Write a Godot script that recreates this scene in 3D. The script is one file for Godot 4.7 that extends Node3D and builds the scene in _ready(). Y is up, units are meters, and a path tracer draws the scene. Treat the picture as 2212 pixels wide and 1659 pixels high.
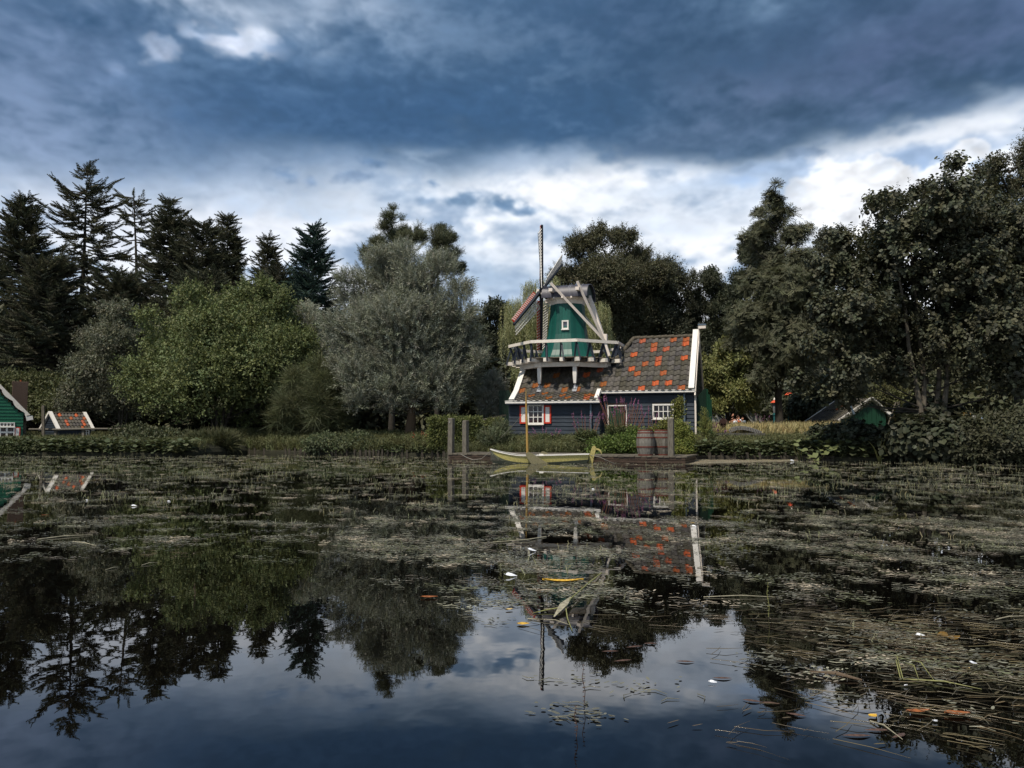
extends Node3D

const FOC := 1646.0          # focal length and picture centre used to read places off the photograph
const PITCH := 3.45
const EYE := Vector3(0, 1.1, 0)

var rng := RandomNumberGenerator.new()
var nz := FastNoiseLite.new()
var T := {}                  # shared textures
var M := {}                  # shared materials
var LEAF := {}               # shared leaf meshes


# ---------------------------------------------------------------- shapes
class MB:
	var v := PackedVector3Array()
	var n := PackedVector3Array()

	func tri(a: Vector3, b: Vector3, c: Vector3) -> void:      # counter-clockwise seen from outside
		var m := (b - a).cross(c - a).normalized()
		v.append(a); v.append(c); v.append(b)
		n.append(m); n.append(m); n.append(m)

	func quad(a: Vector3, b: Vector3, c: Vector3, d: Vector3) -> void:
		tri(a, b, c)
		tri(a, c, d)

	func stri(a: Vector3, b: Vector3, c: Vector3, na: Vector3, nb: Vector3, nc: Vector3) -> void:
		v.append(a); v.append(c); v.append(b)
		n.append(na); n.append(nc); n.append(nb)

	func hexa(p: Array) -> void:                               # 0-3 bottom, 4-7 top, both counter-clockwise from above
		quad(p[3], p[2], p[1], p[0])
		quad(p[4], p[5], p[6], p[7])
		for i in 4:
			var j := (i + 1) % 4
			quad(p[i], p[j], p[j + 4], p[i + 4])

	func box(c: Vector3, s: Vector3, b := Basis.IDENTITY) -> void:
		var h := s / 2
		var p := []
		for y in [-1, 1]:
			for q in [[-1, 1], [1, 1], [1, -1], [-1, -1]]:
				p.append(c + b * Vector3(q[0] * h.x, y * h.y, q[1] * h.z))
		hexa(p)

	func bar(a: Vector3, b: Vector3, w: float, h: float, up := Vector3.UP, w2 := -1.0, h2 := -1.0) -> void:
		var d := (b - a).normalized()
		var s := d.cross(up)
		if s.length() < 0.01:
			s = d.cross(Vector3.RIGHT)
		s = s.normalized()
		var u := s.cross(d).normalized()
		if w2 < 0: w2 = w
		if h2 < 0: h2 = h
		var p := []
		for q in [[-1, -1], [1, -1], [1, 1], [-1, 1]]:
			p.append(a + s * q[0] * w / 2 + u * q[1] * h / 2)
		for q in [[-1, -1], [1, -1], [1, 1], [-1, 1]]:
			p.append(b + s * q[0] * w2 / 2 + u * q[1] * h2 / 2)
		quad(p[3], p[2], p[1], p[0])
		quad(p[4], p[5], p[6], p[7])
		for i in 4:
			var j := (i + 1) % 4
			quad(p[i], p[j], p[j + 4], p[i + 4])

	func tube(pts: Array, rad: Array, sides := 6, cap := true) -> void:
		var rings := []
		var dirs := []
		var ref := Vector3.ZERO
		for i in pts.size():
			var d: Vector3 = (pts[mini(i + 1, pts.size() - 1)] - pts[maxi(i - 1, 0)]).normalized()
			if ref == Vector3.ZERO:
				ref = Vector3.RIGHT if absf(d.x) < 0.8 else Vector3.UP
			var s := d.cross(ref).normalized()
			ref = s.cross(d).normalized()
			var ring: Array = []
			for k in sides:
				var a := TAU * k / sides
				ring.append(ref * cos(a) + s * sin(a))
			rings.append(ring)
			dirs.append(d)
		for i in pts.size() - 1:
			for k in sides:
				var j := (k + 1) % sides
				var a: Vector3 = pts[i] + rings[i][k] * rad[i]
				var b: Vector3 = pts[i] + rings[i][j] * rad[i]
				var c: Vector3 = pts[i + 1] + rings[i + 1][j] * rad[i + 1]
				var e: Vector3 = pts[i + 1] + rings[i + 1][k] * rad[i + 1]
				stri(a, b, c, rings[i][k], rings[i][j], rings[i + 1][j])
				stri(a, c, e, rings[i][k], rings[i + 1][j], rings[i + 1][k])
		if cap:
			var z := pts.size() - 1
			for k in range(1, sides - 1):
				tri(pts[z] + rings[z][0] * rad[z], pts[z] + rings[z][k] * rad[z], pts[z] + rings[z][k + 1] * rad[z])
				tri(pts[0] + rings[0][0] * rad[0], pts[0] + rings[0][k + 1] * rad[0], pts[0] + rings[0][k] * rad[0])

	func lathe(prof: Array, sides := 16, at := Transform3D.IDENTITY) -> void:   # Vector2(radius, height) from below upwards
		for i in prof.size() - 1:
			var t: Vector2 = prof[i + 1] - prof[i]
			for k in sides:
				var a0 := TAU * k / sides
				var a1 := TAU * (k + 1) / sides
				var d0 := Vector3(cos(a0), 0, -sin(a0))
				var d1 := Vector3(cos(a1), 0, -sin(a1))
				var n0: Vector3 = at.basis * (d0 * t.y + Vector3(0, -t.x, 0)).normalized()
				var n1: Vector3 = at.basis * (d1 * t.y + Vector3(0, -t.x, 0)).normalized()
				var a: Vector3 = at * (d0 * prof[i].x + Vector3(0, prof[i].y, 0))
				var b: Vector3 = at * (d1 * prof[i].x + Vector3(0, prof[i].y, 0))
				var c: Vector3 = at * (d1 * prof[i + 1].x + Vector3(0, prof[i + 1].y, 0))
				var e: Vector3 = at * (d0 * prof[i + 1].x + Vector3(0, prof[i + 1].y, 0))
				stri(a, b, c, n0, n1, n1)
				stri(a, c, e, n0, n1, n0)

	func prism(poly: Array, depth: float, at := Transform3D.IDENTITY) -> void:   # a flat outline in x and y, given depth along z
		var p := PackedVector2Array(poly)
		if Geometry2D.is_polygon_clockwise(p):
			p.reverse()
		# Geometry2D counts y downwards; make sure that the outline turns left with y up
		var area := 0.0
		for i in p.size():
			area += p[i].cross(p[(i + 1) % p.size()])
		if area < 0:
			p.reverse()
		var idx := Geometry2D.triangulate_polygon(p)
		for i in range(0, idx.size(), 3):
			var a := p[idx[i]]
			var b := p[idx[i + 1]]
			var c := p[idx[i + 2]]
			if (b - a).cross(c - a) < 0:
				var q := b
				b = c
				c = q
			tri(at * Vector3(a.x, a.y, depth), at * Vector3(b.x, b.y, depth), at * Vector3(c.x, c.y, depth))
			tri(at * Vector3(a.x, a.y, 0), at * Vector3(c.x, c.y, 0), at * Vector3(b.x, b.y, 0))
		for i in p.size():
			var a := p[i]
			var b := p[(i + 1) % p.size()]
			quad(at * Vector3(a.x, a.y, 0), at * Vector3(b.x, b.y, 0), at * Vector3(b.x, b.y, depth), at * Vector3(a.x, a.y, depth))

	func leaf(p: Vector3, d: Vector3, up: Vector3, l: float, w: float, fold := 0.14) -> void:
		var s := d.cross(up).normalized()
		var u := s.cross(d).normalized()
		var t := p + d * l
		var a := p + d * l * 0.45 + s * w / 2 + u * w * fold
		var b := p + d * l * 0.45 - s * w / 2 + u * w * fold
		tri(p, a, t)
		tri(p, t, b)

	func round_leaf(p: Vector3, d: Vector3, up: Vector3, l: float, w: float, cup := 0.1) -> void:
		var s := d.cross(up).normalized()
		var u := s.cross(d).normalized()
		var m := p + d * l * 0.5
		var o := [p, p + d * l * 0.22 + s * w * 0.42, p + d * l * 0.6 + s * w * 0.5, p + d * l, p + d * l * 0.6 - s * w * 0.5, p + d * l * 0.22 - s * w * 0.42]
		for i in 6:
			var a: Vector3 = o[i]
			var b: Vector3 = o[(i + 1) % 6]
			if i % 3 != 0: a += u * w * cup
			if (i + 1) % 3 != 0: b += u * w * cup
			tri(m, a, b)

	func mesh() -> ArrayMesh:
		var a := []
		a.resize(Mesh.ARRAY_MAX)
		a[Mesh.ARRAY_VERTEX] = v
		a[Mesh.ARRAY_NORMAL] = n
		var m := ArrayMesh.new()
		m.add_surface_from_arrays(Mesh.PRIMITIVE_TRIANGLES, a)
		return m


# ---------------------------------------------------------------- naming and placing
func numbered(called: String, under: Node) -> String:
	if not under.has_node(NodePath(called)):
		return called
	var k := 1
	var key := "count_" + called
	if under.has_meta(key):
		k = under.get_meta(key)
	while under.has_node(NodePath("%s_%03d" % [called, k])):
		k += 1
	under.set_meta(key, k + 1)
	return "%s_%03d" % [called, k]


func put_mesh(called: String, m: Mesh, mt: Material, under: Node = null) -> MeshInstance3D:
	var o := MeshInstance3D.new()
	var p: Node = under if under else self
	o.name = numbered(called, p)
	o.mesh = m
	o.material_override = mt
	p.add_child(o, true)
	return o


func obj(called: String, b: MB, mt: Material, under: Node = null) -> MeshInstance3D:
	return put_mesh(called, b.mesh(), mt, under)


func tag(o: Node, label: String, category: String, group := "") -> Node:
	o.set_meta("label", label)
	o.set_meta("category", category)
	if group:
		o.set_meta("group", group)
	return o


func thing(called: String, label: String, category: String, at := Vector3.ZERO, turn := 0.0, group := "") -> Node3D:
	var o := Node3D.new()
	o.name = numbered(called, self)
	add_child(o, true)
	o.position = at
	o.rotation.y = turn
	tag(o, label, category, group)
	return o


func scatter(called: String, m: Mesh, mt: Material, xf: Array, cols: Array, under: Node = null, stuff := true) -> MultiMeshInstance3D:
	var mm := MultiMesh.new()
	mm.transform_format = MultiMesh.TRANSFORM_3D
	mm.use_colors = true
	mm.mesh = m
	mm.instance_count = xf.size()
	for i in xf.size():
		mm.set_instance_transform(i, xf[i])
		mm.set_instance_color(i, cols[i % cols.size()])
	var o := MultiMeshInstance3D.new()
	var p: Node = under if under else self
	o.name = numbered(called, p)
	o.multimesh = mm
	o.material_override = mt
	p.add_child(o, true)
	if stuff:
		o.set_meta("kind", "stuff")
	return o


func ray(px: float, py: float) -> Vector3:
	var u := (px - 1106.0) / FOC
	var w := (829.5 - py) / FOC
	var p := deg_to_rad(PITCH)
	return Vector3(u, w * cos(p) + sin(p), -(cos(p) - w * sin(p)))


func at(px: float, py: float, d: float) -> Vector3:
	var r := ray(px, py)
	return EYE + r * (d / -r.z)


func water_at(px: float, py: float) -> Vector3:
	var r := ray(px, py)
	return EYE + r * (-EYE.y / r.y)


func ground_px(px: float, d: float) -> Vector3:
	var p := at(px, 940, d)
	return Vector3(p.x, ground(p.x, p.z), p.z)


var shore := []

func shore_z(x: float) -> float:
	if x <= shore[0].x:
		return shore[0].y
	for i in shore.size() - 1:
		if x <= shore[i + 1].x:
			return lerpf(shore[i].y, shore[i + 1].y, (x - shore[i].x) / (shore[i + 1].x - shore[i].x))
	return shore[-1].y


const RISE := [Vector2(-1.2, -1.2), Vector2(-0.02, -0.9), Vector2(0.0, 0.12), Vector2(0.5, 0.3), Vector2(2.0, 0.5), Vector2(5.0, 0.66), Vector2(9, 0.74), Vector2(40, 0.85), Vector2(120, 1.2), Vector2(900, 4.0)]

func ground(x: float, z: float) -> float:
	var s := shore_z(x) - z
	for i in RISE.size() - 1:
		if s <= RISE[i + 1].x:
			return lerpf(RISE[i].y, RISE[i + 1].y, clampf((s - RISE[i].x) / (RISE[i + 1].x - RISE[i].x), 0, 1))
	return RISE[-1].y


func lin(r: float, g: float, b: float) -> Color:
	return Color(r, g, b).linear_to_srgb()


func rf(a: float, b: float) -> float:
	return rng.randf_range(a, b)


func rdir() -> Vector3:
	var z := rf(-1, 1)
	var a := rf(0, TAU)
	var r := sqrt(1 - z * z)
	return Vector3(r * cos(a), z, r * sin(a))


func basis_y(y: Vector3, spin := 0.0) -> Basis:
	y = y.normalized()
	var x := y.cross(Vector3(0.31, 0.2, 0.93)).normalized()
	var b := Basis(x, y, x.cross(y))
	return b * Basis(Vector3.UP, spin)


func tints(c: Color, spread: float, count := 24) -> Array:    # linear base colour with natural variation from leaf to leaf
	var out := []
	for i in count:
		var k := exp(rf(-spread, spread))
		out.append(Color(c.r * k * rf(0.9, 1.12), c.g * k, c.b * k * rf(0.85, 1.12)))
	return out


# ---------------------------------------------------------------- materials
func grain(side: int, freq: float, lo: float, hi: float, power := 1.0, octaves := 4, sd := 1) -> ImageTexture:
	var f := FastNoiseLite.new()
	f.seed = sd
	f.frequency = freq
	f.fractal_octaves = octaves
	var im := f.get_seamless_image(side, side)
	var out := Image.create_empty(side, side, false, Image.FORMAT_RGB8)
	for y in side:
		for x in side:
			var k := lerpf(lo, hi, pow(im.get_pixel(x, y).r, power))
			out.set_pixel(x, y, Color(k, k, k).linear_to_srgb())
	return ImageTexture.create_from_image(out)


func mat(called: String, c: Color, rough := 0.8, tex: Texture2D = null, scale := Vector3.ONE, spec := 0.4) -> StandardMaterial3D:
	var m := StandardMaterial3D.new()
	m.resource_name = called
	m.albedo_color = c
	m.roughness = rough
	m.metallic_specular = spec
	if tex:
		m.albedo_texture = tex
		m.uv1_triplanar = true
		m.uv1_scale = scale
	M[called] = m
	return m


func leaf_mat(called: String, through := 0.35, rough := 0.55, spec := 0.35) -> StandardMaterial3D:
	var m := mat(called, Color.WHITE, rough, null, Vector3.ONE, spec)
	m.vertex_color_use_as_albedo = true
	if through > 0:
		m.backlight_enabled = true
		m.backlight = lin(through, through, through * 0.7)
	return m


func make_materials() -> void:
	T.fine = grain(256, 0.03, 0.62, 1.25, 1.0, 5, 3)
	T.blotch = grain(256, 0.016, 0.45, 1.3, 1.2, 5, 8)
	T.faint = grain(256, 0.02, 0.86, 1.08, 1.0, 4, 5)
	T.grime = grain(256, 0.045, 0.12, 1.5, 0.7, 4, 12)
	mat("navy boards", lin(.030, .042, .058), .55, T.blotch, Vector3(.5, 6, 6))
	mat("navy dark", lin(.02, .026, .038), .6, T.fine, Vector3(2, 2, 2))
	mat("navy painted", lin(.022, .028, .042), .45, T.faint, Vector3(2, 2, 2))
	mat("white paint", lin(.78, .75, .69), .55, T.faint, Vector3(.9, 1.7, .9))
	mat("cream paint", lin(.78, .72, .63), .6, T.faint, Vector3(1.2, 1.2, 1.2))
	mat("worn cream", lin(.76, .68, .60), .65, T.faint, Vector3(1.0, 4, 4))
	mat("red paint", lin(.55, .045, .02), .5, T.faint, Vector3(1, 2, 1))
	mat("tower green a", lin(.007, .080, .062), .42, T.faint, Vector3(5, .5, 5))
	mat("tower green b", lin(.009, .095, .073), .42, T.faint, Vector3(5, .5, 5))
	mat("tower green c", lin(.006, .070, .055), .42, T.faint, Vector3(5, .5, 5))
	mat("dark green boards", lin(.006, .024, .013), .6, T.fine, Vector3(5, .4, 5))
	mat("door green", lin(.008, .05, .024), .55, T.fine, Vector3(5, .4, 5))
	mat("house green", lin(.006, .10, .052), .55, T.fine, Vector3(.5, 4, 4))
	mat("lead", lin(.058, .058, .078), .42, T.blotch, Vector3(.9, .9, .9))
	mat("seam", lin(.3, .3, .31), .5, T.faint, Vector3(2, 2, 2))
	mat("pipe grey", lin(.10, .14, .18), .4, T.faint, Vector3(2, 2, 2))
	mat("steel", lin(.3, .31, .33), .4, T.faint, Vector3(3, 3, 3))
	mat("inner boarding", lin(.09, .075, .058), .9)
	for i in 6:
		var k: float = [0.75, 0.9, 1.0, 1.15, 0.85, 1.3][i]
		mat("tile grey %d" % i, lin(.084 * k, .076 * k, .052 * k + .004 * i), .8, T.blotch, Vector3(1.6, 1.6, 1.6))
	mat("tile orange 0", lin(.46, .095, .026), .75, T.blotch, Vector3(2.3, 2.3, 2.3))
	mat("tile orange 1", lin(.32, .085, .024), .75, T.blotch, Vector3(2.0, 2.0, 2.0))
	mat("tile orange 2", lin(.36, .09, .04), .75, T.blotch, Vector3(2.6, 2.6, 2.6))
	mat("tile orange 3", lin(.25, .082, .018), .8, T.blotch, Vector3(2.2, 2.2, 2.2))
	mat("ridge tile", lin(.10, .085, .06), .85, T.blotch, Vector3(2, 2, 2))
	mat("pane", lin(.012, .011, .014), .06, null, Vector3.ONE, .5)
	mat("curtained pane", lin(.035, .013, .013), .08, T.blotch, Vector3(3, 3, 3), .5)
	mat("sky pane", lin(.05, .06, .09), .03, null, Vector3.ONE, .9)
	mat("grey wood", lin(.155, .14, .112), .85, T.blotch, Vector3(7, .8, 7))
	mat("stave", lin(.215, .20, .172), .8, T.blotch, Vector3(8, .9, 8))
	mat("stave dark", lin(.15, .135, .112), .8, T.blotch, Vector3(8, 1.1, 8))
	mat("rust hoop", lin(.13, .036, .024), .7, T.fine, Vector3(4, 4, 4))
	mat("dock wood", lin(.15, .13, .10), .85, T.blotch, Vector3(.9, 5, 5))
	mat("wet wood", lin(.065, .042, .028), .5, T.blotch, Vector3(.7, 5, 5))
	mat("stake wood", lin(.065, .055, .042), .85, T.blotch, Vector3(5, .8, 5))
	mat("hull yellow", lin(.56, .49, .17), .6, T.grime, Vector3(2.6, .7, 2.6))
	mat("hull low", lin(.14, .15, .10), .7, T.grime, Vector3(4, 2, 4))
	mat("hull inside", lin(.07, .07, .055), .8, T.blotch, Vector3(2, 2, 2))
	mat("mast wood", lin(.42, .26, .07), .6, T.fine, Vector3(6, .5, 6))
	mat("leeboard wood", lin(.20, .18, .10), .75, T.grime, Vector3(2.4, 2.4, 2.4))
	mat("rudder wood", lin(.42, .36, .13), .7, T.grime, Vector3(4, 1.2, 4))
	mat("rope", lin(.22, .21, .18), .9)
	mat("bark", lin(.055, .048, .038), .95, T.blotch, Vector3(3, .8, 3))
	mat("bark pale", lin(.15, .13, .10), .95, T.blotch, Vector3(4, 1.0, 4))
	mat("bark brown", lin(.135, .095, .06), .95, T.grime, Vector3(6, 1.6, 6))
	mat("bark dark", lin(.052, .045, .036), .95, T.blotch, Vector3(3, .8, 3))
	mat("soil", lin(.035, .035, .02), .95, T.blotch, Vector3(.8, .8, .8))
	mat("brick", lin(.15, .10, .075), .9, T.grime, Vector3(4, 9, 4))
	mat("mortar", lin(.2, .18, .15), .95, T.blotch, Vector3(5, 5, 5))
	mat("plaster", lin(.30, .30, .275), .9, T.blotch, Vector3(.5, .5, .5))
	mat("teal post", lin(.02, .10, .105), .5, T.faint, Vector3(2, 2, 2))
	mat("lamp red", lin(.62, .09, .035), .5)
	mat("lamp glass", lin(.25, .27, .27), .15)
	mat("dark iron", lin(.025, .02, .02), .5)
	mat("grindstone", lin(.05, .025, .02), .8, T.blotch, Vector3(3, 3, 3))
	mat("slat grey", lin(.23, .225, .215), .85, T.blotch, Vector3(6, 3, 6))
	mat("stone slab", lin(.12, .115, .10), .9, T.blotch, Vector3(1, 1, 1))
	mat("nest", lin(.20, .12, .06), .95, T.grime, Vector3(6, 6, 6))
	mat("feather", lin(.8, .82, .86), .6)
	mat("yellow leaf", lin(.66, .40, .05), .5, T.blotch, Vector3(9, 9, 9))
	mat("pale leaf", lin(.6, .43, .16), .5, T.blotch, Vector3(12, 12, 12))
	mat("brown leaf", lin(.30, .10, .03), .5, T.blotch, Vector3(12, 12, 12))
	mat("willow litter", lin(.10, .06, .045), .4, T.blotch, Vector3(12, 12, 12))
	mat("lily pad", lin(.20, .11, .015), .35, T.blotch, Vector3(6, 6, 6))
	mat("reed stalk", lin(.27, .27, .10), .5, T.blotch, Vector3(6, 6, 6))
	mat("dry reed", lin(.36, .33, .23), .6, T.blotch, Vector3(5, 5, 5))
	mat("skin", lin(.50, .24, .15), .6)
	mat("hair dark", lin(.05, .025, .015), .7)
	mat("cloth white", lin(.7, .72, .75), .8)
	mat("cloth orange", lin(.6, .16, .07), .8)
	mat("cloth red", lin(.5, .05, .035), .8)
	mat("cloth grey", lin(.2, .23, .26), .8)
	mat("cloth blue", lin(.15, .32, .45), .8)
	mat("table wood", lin(.16, .12, .09), .8, T.blotch, Vector3(1, 5, 5))
	mat("butterbur", lin(.13, .15, .06), .55, T.faint, Vector3(3, 3, 3))
	leaf_mat("foliage")
	leaf_mat("needles", .12, .7, .25)
	leaf_mat("silver", .3, .5, .45)
	leaf_mat("grass", .35, .6, .3)
	leaf_mat("petal", .4, .8, .2)
	leaf_mat("weed", .12, .3, .6)


# ---------------------------------------------------------------- sky
func ae(px: float, py: float) -> Vector2:
	var r := ray(px, py).normalized()
	return Vector2(rad_to_deg(atan2(r.x, -r.z)), rad_to_deg(asin(r.y)))


var rim := []      # lower rim of the storm cloud, azimuth and elevation in degrees
var veils := []    # soft patches: centre, half widths, colour, strength
var puffs := []    # small clouds with an outline


func prepare_sky() -> void:
	for q in [[-200, 380], [150, 390], [300, 396], [430, 392], [560, 362], [700, 360], [830, 372], [960, 398], [1080, 382], [1200, 352], [1330, 336], [1480, 345], [1620, 352], [1740, 322], [1850, 292], [1990, 258], [2212, 216], [2500, 200]]:
		rim.append(ae(q[0], q[1]))
	for q in [
		[300, -10, 500, 48, 196, 208, 228, .85], [540, 120, 300, 60, 84, 118, 158, .75], [60, 130, 150, 120, 118, 138, 176, .6], [120, 250, 260, 110, 128, 152, 190, .75],
		[60, 380, 300, 70, 150, 172, 205, .5], [760, 10, 160, 40, 176, 192, 216, .75], [980, 60, 240, 90, 92, 124, 162, .6], [1640, 190, 190, 60, 104, 122, 160, .55],
		[1480, 300, 160, 36, 92, 116, 152, .35], [2050, 60, 260, 90, 82, 98, 140, .6], [1320, 30, 200, 60, 62, 88, 126, .4], [640, 250, 420, 70, 56, 94, 140, .55], [1560, 110, 330, 70, 54, 84, 120, .6],
		[880, 345, 80, 24, 170, 190, 214, .6], [560, 380, 200, 40, 122, 150, 188, .5], [1200, 425, 340, 50, 240, 243, 249, .75], [1330, 480, 260, 60, 246, 248, 252, .75], [1750, 560, 160, 90, 238, 242, 249, .7], [420, 470, 260, 40, 236, 240, 248, .7], [1050, 600, 160, 60, 150, 178, 210, .75],
		[1080, 540, 120, 30, 214, 224, 238, .5], [700, 430, 220, 30, 176, 198, 224, .5], [470, 420, 200, 26, 168, 190, 220, .5], [560, 500, 240, 60, 226, 232, 244, .7], [1560, 400, 200, 26, 160, 188, 224, .55],
		[1480, 470, 200, 34, 190, 208, 232, .6], [1540, 540, 120, 60, 240, 243, 249, .7], [1960, 345, 170, 34, 128, 166, 218, .8], [1640, 375, 90, 22, 142, 176, 222, .7], [2050, 285, 200, 34, 226, 232, 242, .75],
		[60, 460, 220, 40, 206, 216, 234, .6], [200, 480, 200, 40, 216, 226, 242, .6]]:
		var c := ae(q[0], q[1])
		veils.append([c, q[2] / 28.7, q[3] / 28.7, Color8(q[4], q[5], q[6]), q[7]])
	for q in [
		[505, 92, 88, 36, 184, 198, 222, 1.2], [560, 78, 48, 42, 192, 206, 228, 1.2], [430, 72, 64, 18, 160, 180, 210, .9], [590, 108, 45, 30, 150, 172, 206, .5], [335, 110, 52, 24, 164, 182, 212, 1.0], [262, 146, 44, 16, 130, 154, 192, .6],
		[990, 436, 40, 22, 96, 132, 172, .9], [1086, 440, 50, 20, 92, 130, 172, .9], [1140, 452, 44, 16, 98, 134, 176, .85], [915, 436, 28, 12, 126, 156, 192, .8], [806, 350, 44, 18, 92, 126, 168, .8], [620, 376, 50, 15, 110, 142, 182, .75],
		[690, 380, 28, 13, 118, 148, 188, .7], [760, 382, 44, 14, 112, 142, 182, .7], [940, 390, 24, 14, 84, 118, 160, .7], [1320, 462, 50, 14, 172, 192, 218, .6], [1735, 336, 60, 14, 96, 124, 160, .7], [1600, 362, 28, 9, 130, 158, 192, .6]]:
		puffs.append([ae(q[0], q[1]), q[2] / 28.7, q[3] / 28.7, Color8(q[4], q[5], q[6]), q[7], 0.8, 0.0])
	for q in [[1800, 392, 62, 50], [1860, 385, 56, 46], [1770, 440, 70, 54], [1920, 418, 56, 36], [1985, 425, 60, 34], [2050, 400, 50, 36], [2090, 330, 36, 24], [2040, 372, 60, 26], [1840, 470, 120, 60], [2180, 340, 40, 24]]:
		puffs.append([ae(q[0], q[1]), q[2] / 28.7, q[3] / 28.7, Color8(238, 241, 247), .93, 0.3, -0.05])
	for q in [[1790, 480, 90, 30], [1880, 500, 100, 26]]:
		puffs.append([ae(q[0], q[1]), q[2] / 28.7, q[3] / 28.7, Color8(212, 219, 231), .7, 0.9, 0.0])


func sky_colour(d: Vector3) -> Color:
	var az := rad_to_deg(atan2(d.x, -d.z))
	var el := rad_to_deg(asin(clampf(d.y, -1, 1)))
	var s := Vector3(d.x, d.y * 2.0, d.z)
	var n1 := nz.get_noise_3dv(s * 100)
	var n2 := nz.get_noise_3dv(s * 260 + Vector3(300, 40, 7))
	var q := s + Vector3(n2, n1, -n2) * .025
	var n3 := nz.get_noise_3dv(q * 620 + Vector3(11, 400, 90))
	var n4 := nz.get_noise_3dv(q * 1700 + Vector3(80, 20, 600))
	var wa := az + n1 * 4.5 + n2 * 2.5 + n3 * .8
	var we := el + n1 * 1.6 + n2 * 1.7 + n3 * 1.0 + n4 * .35
	# broken pale cloud low down
	var low := Color8(146, 173, 207).lerp(Color8(240, 243, 249), smoothstep(.04, .92, .56 + n1 * .45 + n2 * .75 + n3 * .65 + n4 * .25))
	var storm := Color8(56, 92, 132).lerp(Color8(118, 146, 176), clampf(.16 + n1 * .5 + n2 * .4 + n3 * .36 + n4 * .25, 0, 1))
	storm = storm.lerp(Color8(54, 82, 112), smoothstep(2, 22, az) * .62 * clampf(.8 - n2 * .9 - n3 * .4, 0, 1.3))
	var far := absf(az)
	var edge := 16.0
	if az > rim[0].x and az < rim[-1].x:
		for i in rim.size() - 1:
			if az <= rim[i + 1].x:
				edge = lerpf(rim[i].y, rim[i + 1].y, (az - rim[i].x) / (rim[i + 1].x - rim[i].x))
				break
	else:
		edge = lerpf(rim[0].y if az < 0 else rim[-1].y, 17.0, smoothstep(38, 60, far))
	var soft := lerpf(3.2, 1.2, smoothstep(-24, 2, az)) if far < 60 else 3.0
	var dark := smoothstep(edge - soft, edge + soft, we)
	if far > 36:
		dark *= lerpf(1.0, clampf(0.55 + n1 * 1.4, 0.1, 1), smoothstep(36, 70, far))
	dark *= lerpf(1.0, 0.55 + 0.4 * clampf(n1 + .5, 0, 1), smoothstep(42, 70, el))
	var c := low.lerp(storm, dark)
	for v in veils:
		var x: float = (wa - v[0].x) / v[1]
		if absf(x) < 2.2:
			var y: float = (we - v[0].y) / v[2]
			var g := exp(-(x * x + y * y)) * (0.9 + n2 * 0.7 + n3 * .7 + n4 * .3)
			c = c.lerp(v[3], clampf(g * v[4], 0, 1))
	for p in puffs:
		var x: float = (az + n2 * 1.1 + n3 * .9 - p[0].x) / p[1]
		if absf(x) < 1.7:
			var y: float = (el + n2 * 0.8 + n3 * .8 - p[0].y) / p[2]
			var r := sqrt(x * x + y * y) + n2 * 0.35 + n3 * 0.5 + n4 * 0.4
			c = c.lerp(p[3] * (1.0 + n3 * .10 + n4 * .10 - y * p[6]), smoothstep(1.05, 1.05 - p[5], r) * p[4] * clampf(0.95 + n2 * .4 + n3 * .4, 0, 1))
	var grey := c.get_luminance()
	c = c.lerp(Color(grey, grey, grey), .16) * (1.0 + n3 * 0.05 + n4 * .06)
	return c


func sky_dir(x: float, y: float, w: int, h: int) -> Vector3:
	var a := (x + 0.5) / w * TAU
	var e := (0.5 - (y + 0.5) / h) * PI
	return Vector3(sin(a) * cos(e), sin(e), -cos(a) * cos(e))


func make_sky() -> ImageTexture:
	prepare_sky()
	nz.seed = 21
	nz.frequency = 0.02
	nz.fractal_octaves = 5
	nz.fractal_gain = 0.52
	var im := Image.create_empty(768, 384, false, Image.FORMAT_RGB8)
	for y in 200:
		for x in 768:
			im.set_pixel(x, y, sky_colour(sky_dir(x, y, 768, 384)))
	for y in range(200, 384):
		for x in 768:
			im.set_pixel(x, y, Color8(96, 108, 112))
	var w := 3072
	var h := 1536
	im.resize(w, h, Image.INTERPOLATE_CUBIC)
	for y in range(420, 780):
		for x in range(-396, 396):
			im.set_pixel(posmod(x, w), y, sky_colour(sky_dir(x, y, w, h)))
	return ImageTexture.create_from_image(im)


# ---------------------------------------------------------------- the house below the mill
const TURN := -18.0
var origin := Vector3(-0.125, 0, -34.309)      # left front corner of the house, at water level

func boards(called: String, under: Node, x0: float, x1: float, y0: float, y1: float, z: float, pitch: float, holes: Array, mt: Material, side := Basis.IDENTITY, off := Vector3.ZERO) -> void:
	var y := y0
	while y < y1 - 0.02:
		var top := minf(y + pitch, y1)
		var cuts := [x0, x1]
		var spans := [[x0, x1]]
		for q in holes:        # x0, x1, y0, y1
			if q[2] < top and q[3] > y:
				var nexts := []
				for s in spans:
					if q[0] > s[0]: nexts.append([s[0], minf(s[1], q[0])])
					if q[1] < s[1]: nexts.append([maxf(s[0], q[1]), s[1]])
					if q[0] <= s[0] and q[1] >= s[1]: pass
				spans = nexts
		for s in spans:
			if s[1] - s[0] < 0.03:
				continue
			var b := MB.new()
			var t := rf(0, .008)
			var l := rf(-.004, .004)
			var p := [Vector3(s[0], y - .018 + l, z - .02), Vector3(s[0], y - .018 + l, z + .034 + t), Vector3(s[1], y - .018 - l, z + .034 + t), Vector3(s[1], y - .018 - l, z - .02),
				Vector3(s[0], top, z - .02), Vector3(s[0], top, z + .006), Vector3(s[1], top, z + .006), Vector3(s[1], top, z - .02)]
			for i in 8:
				p[i] = side * p[i] + off
			b.hexa(p)
			obj(called, b, mt, under)
		y = top


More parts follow.
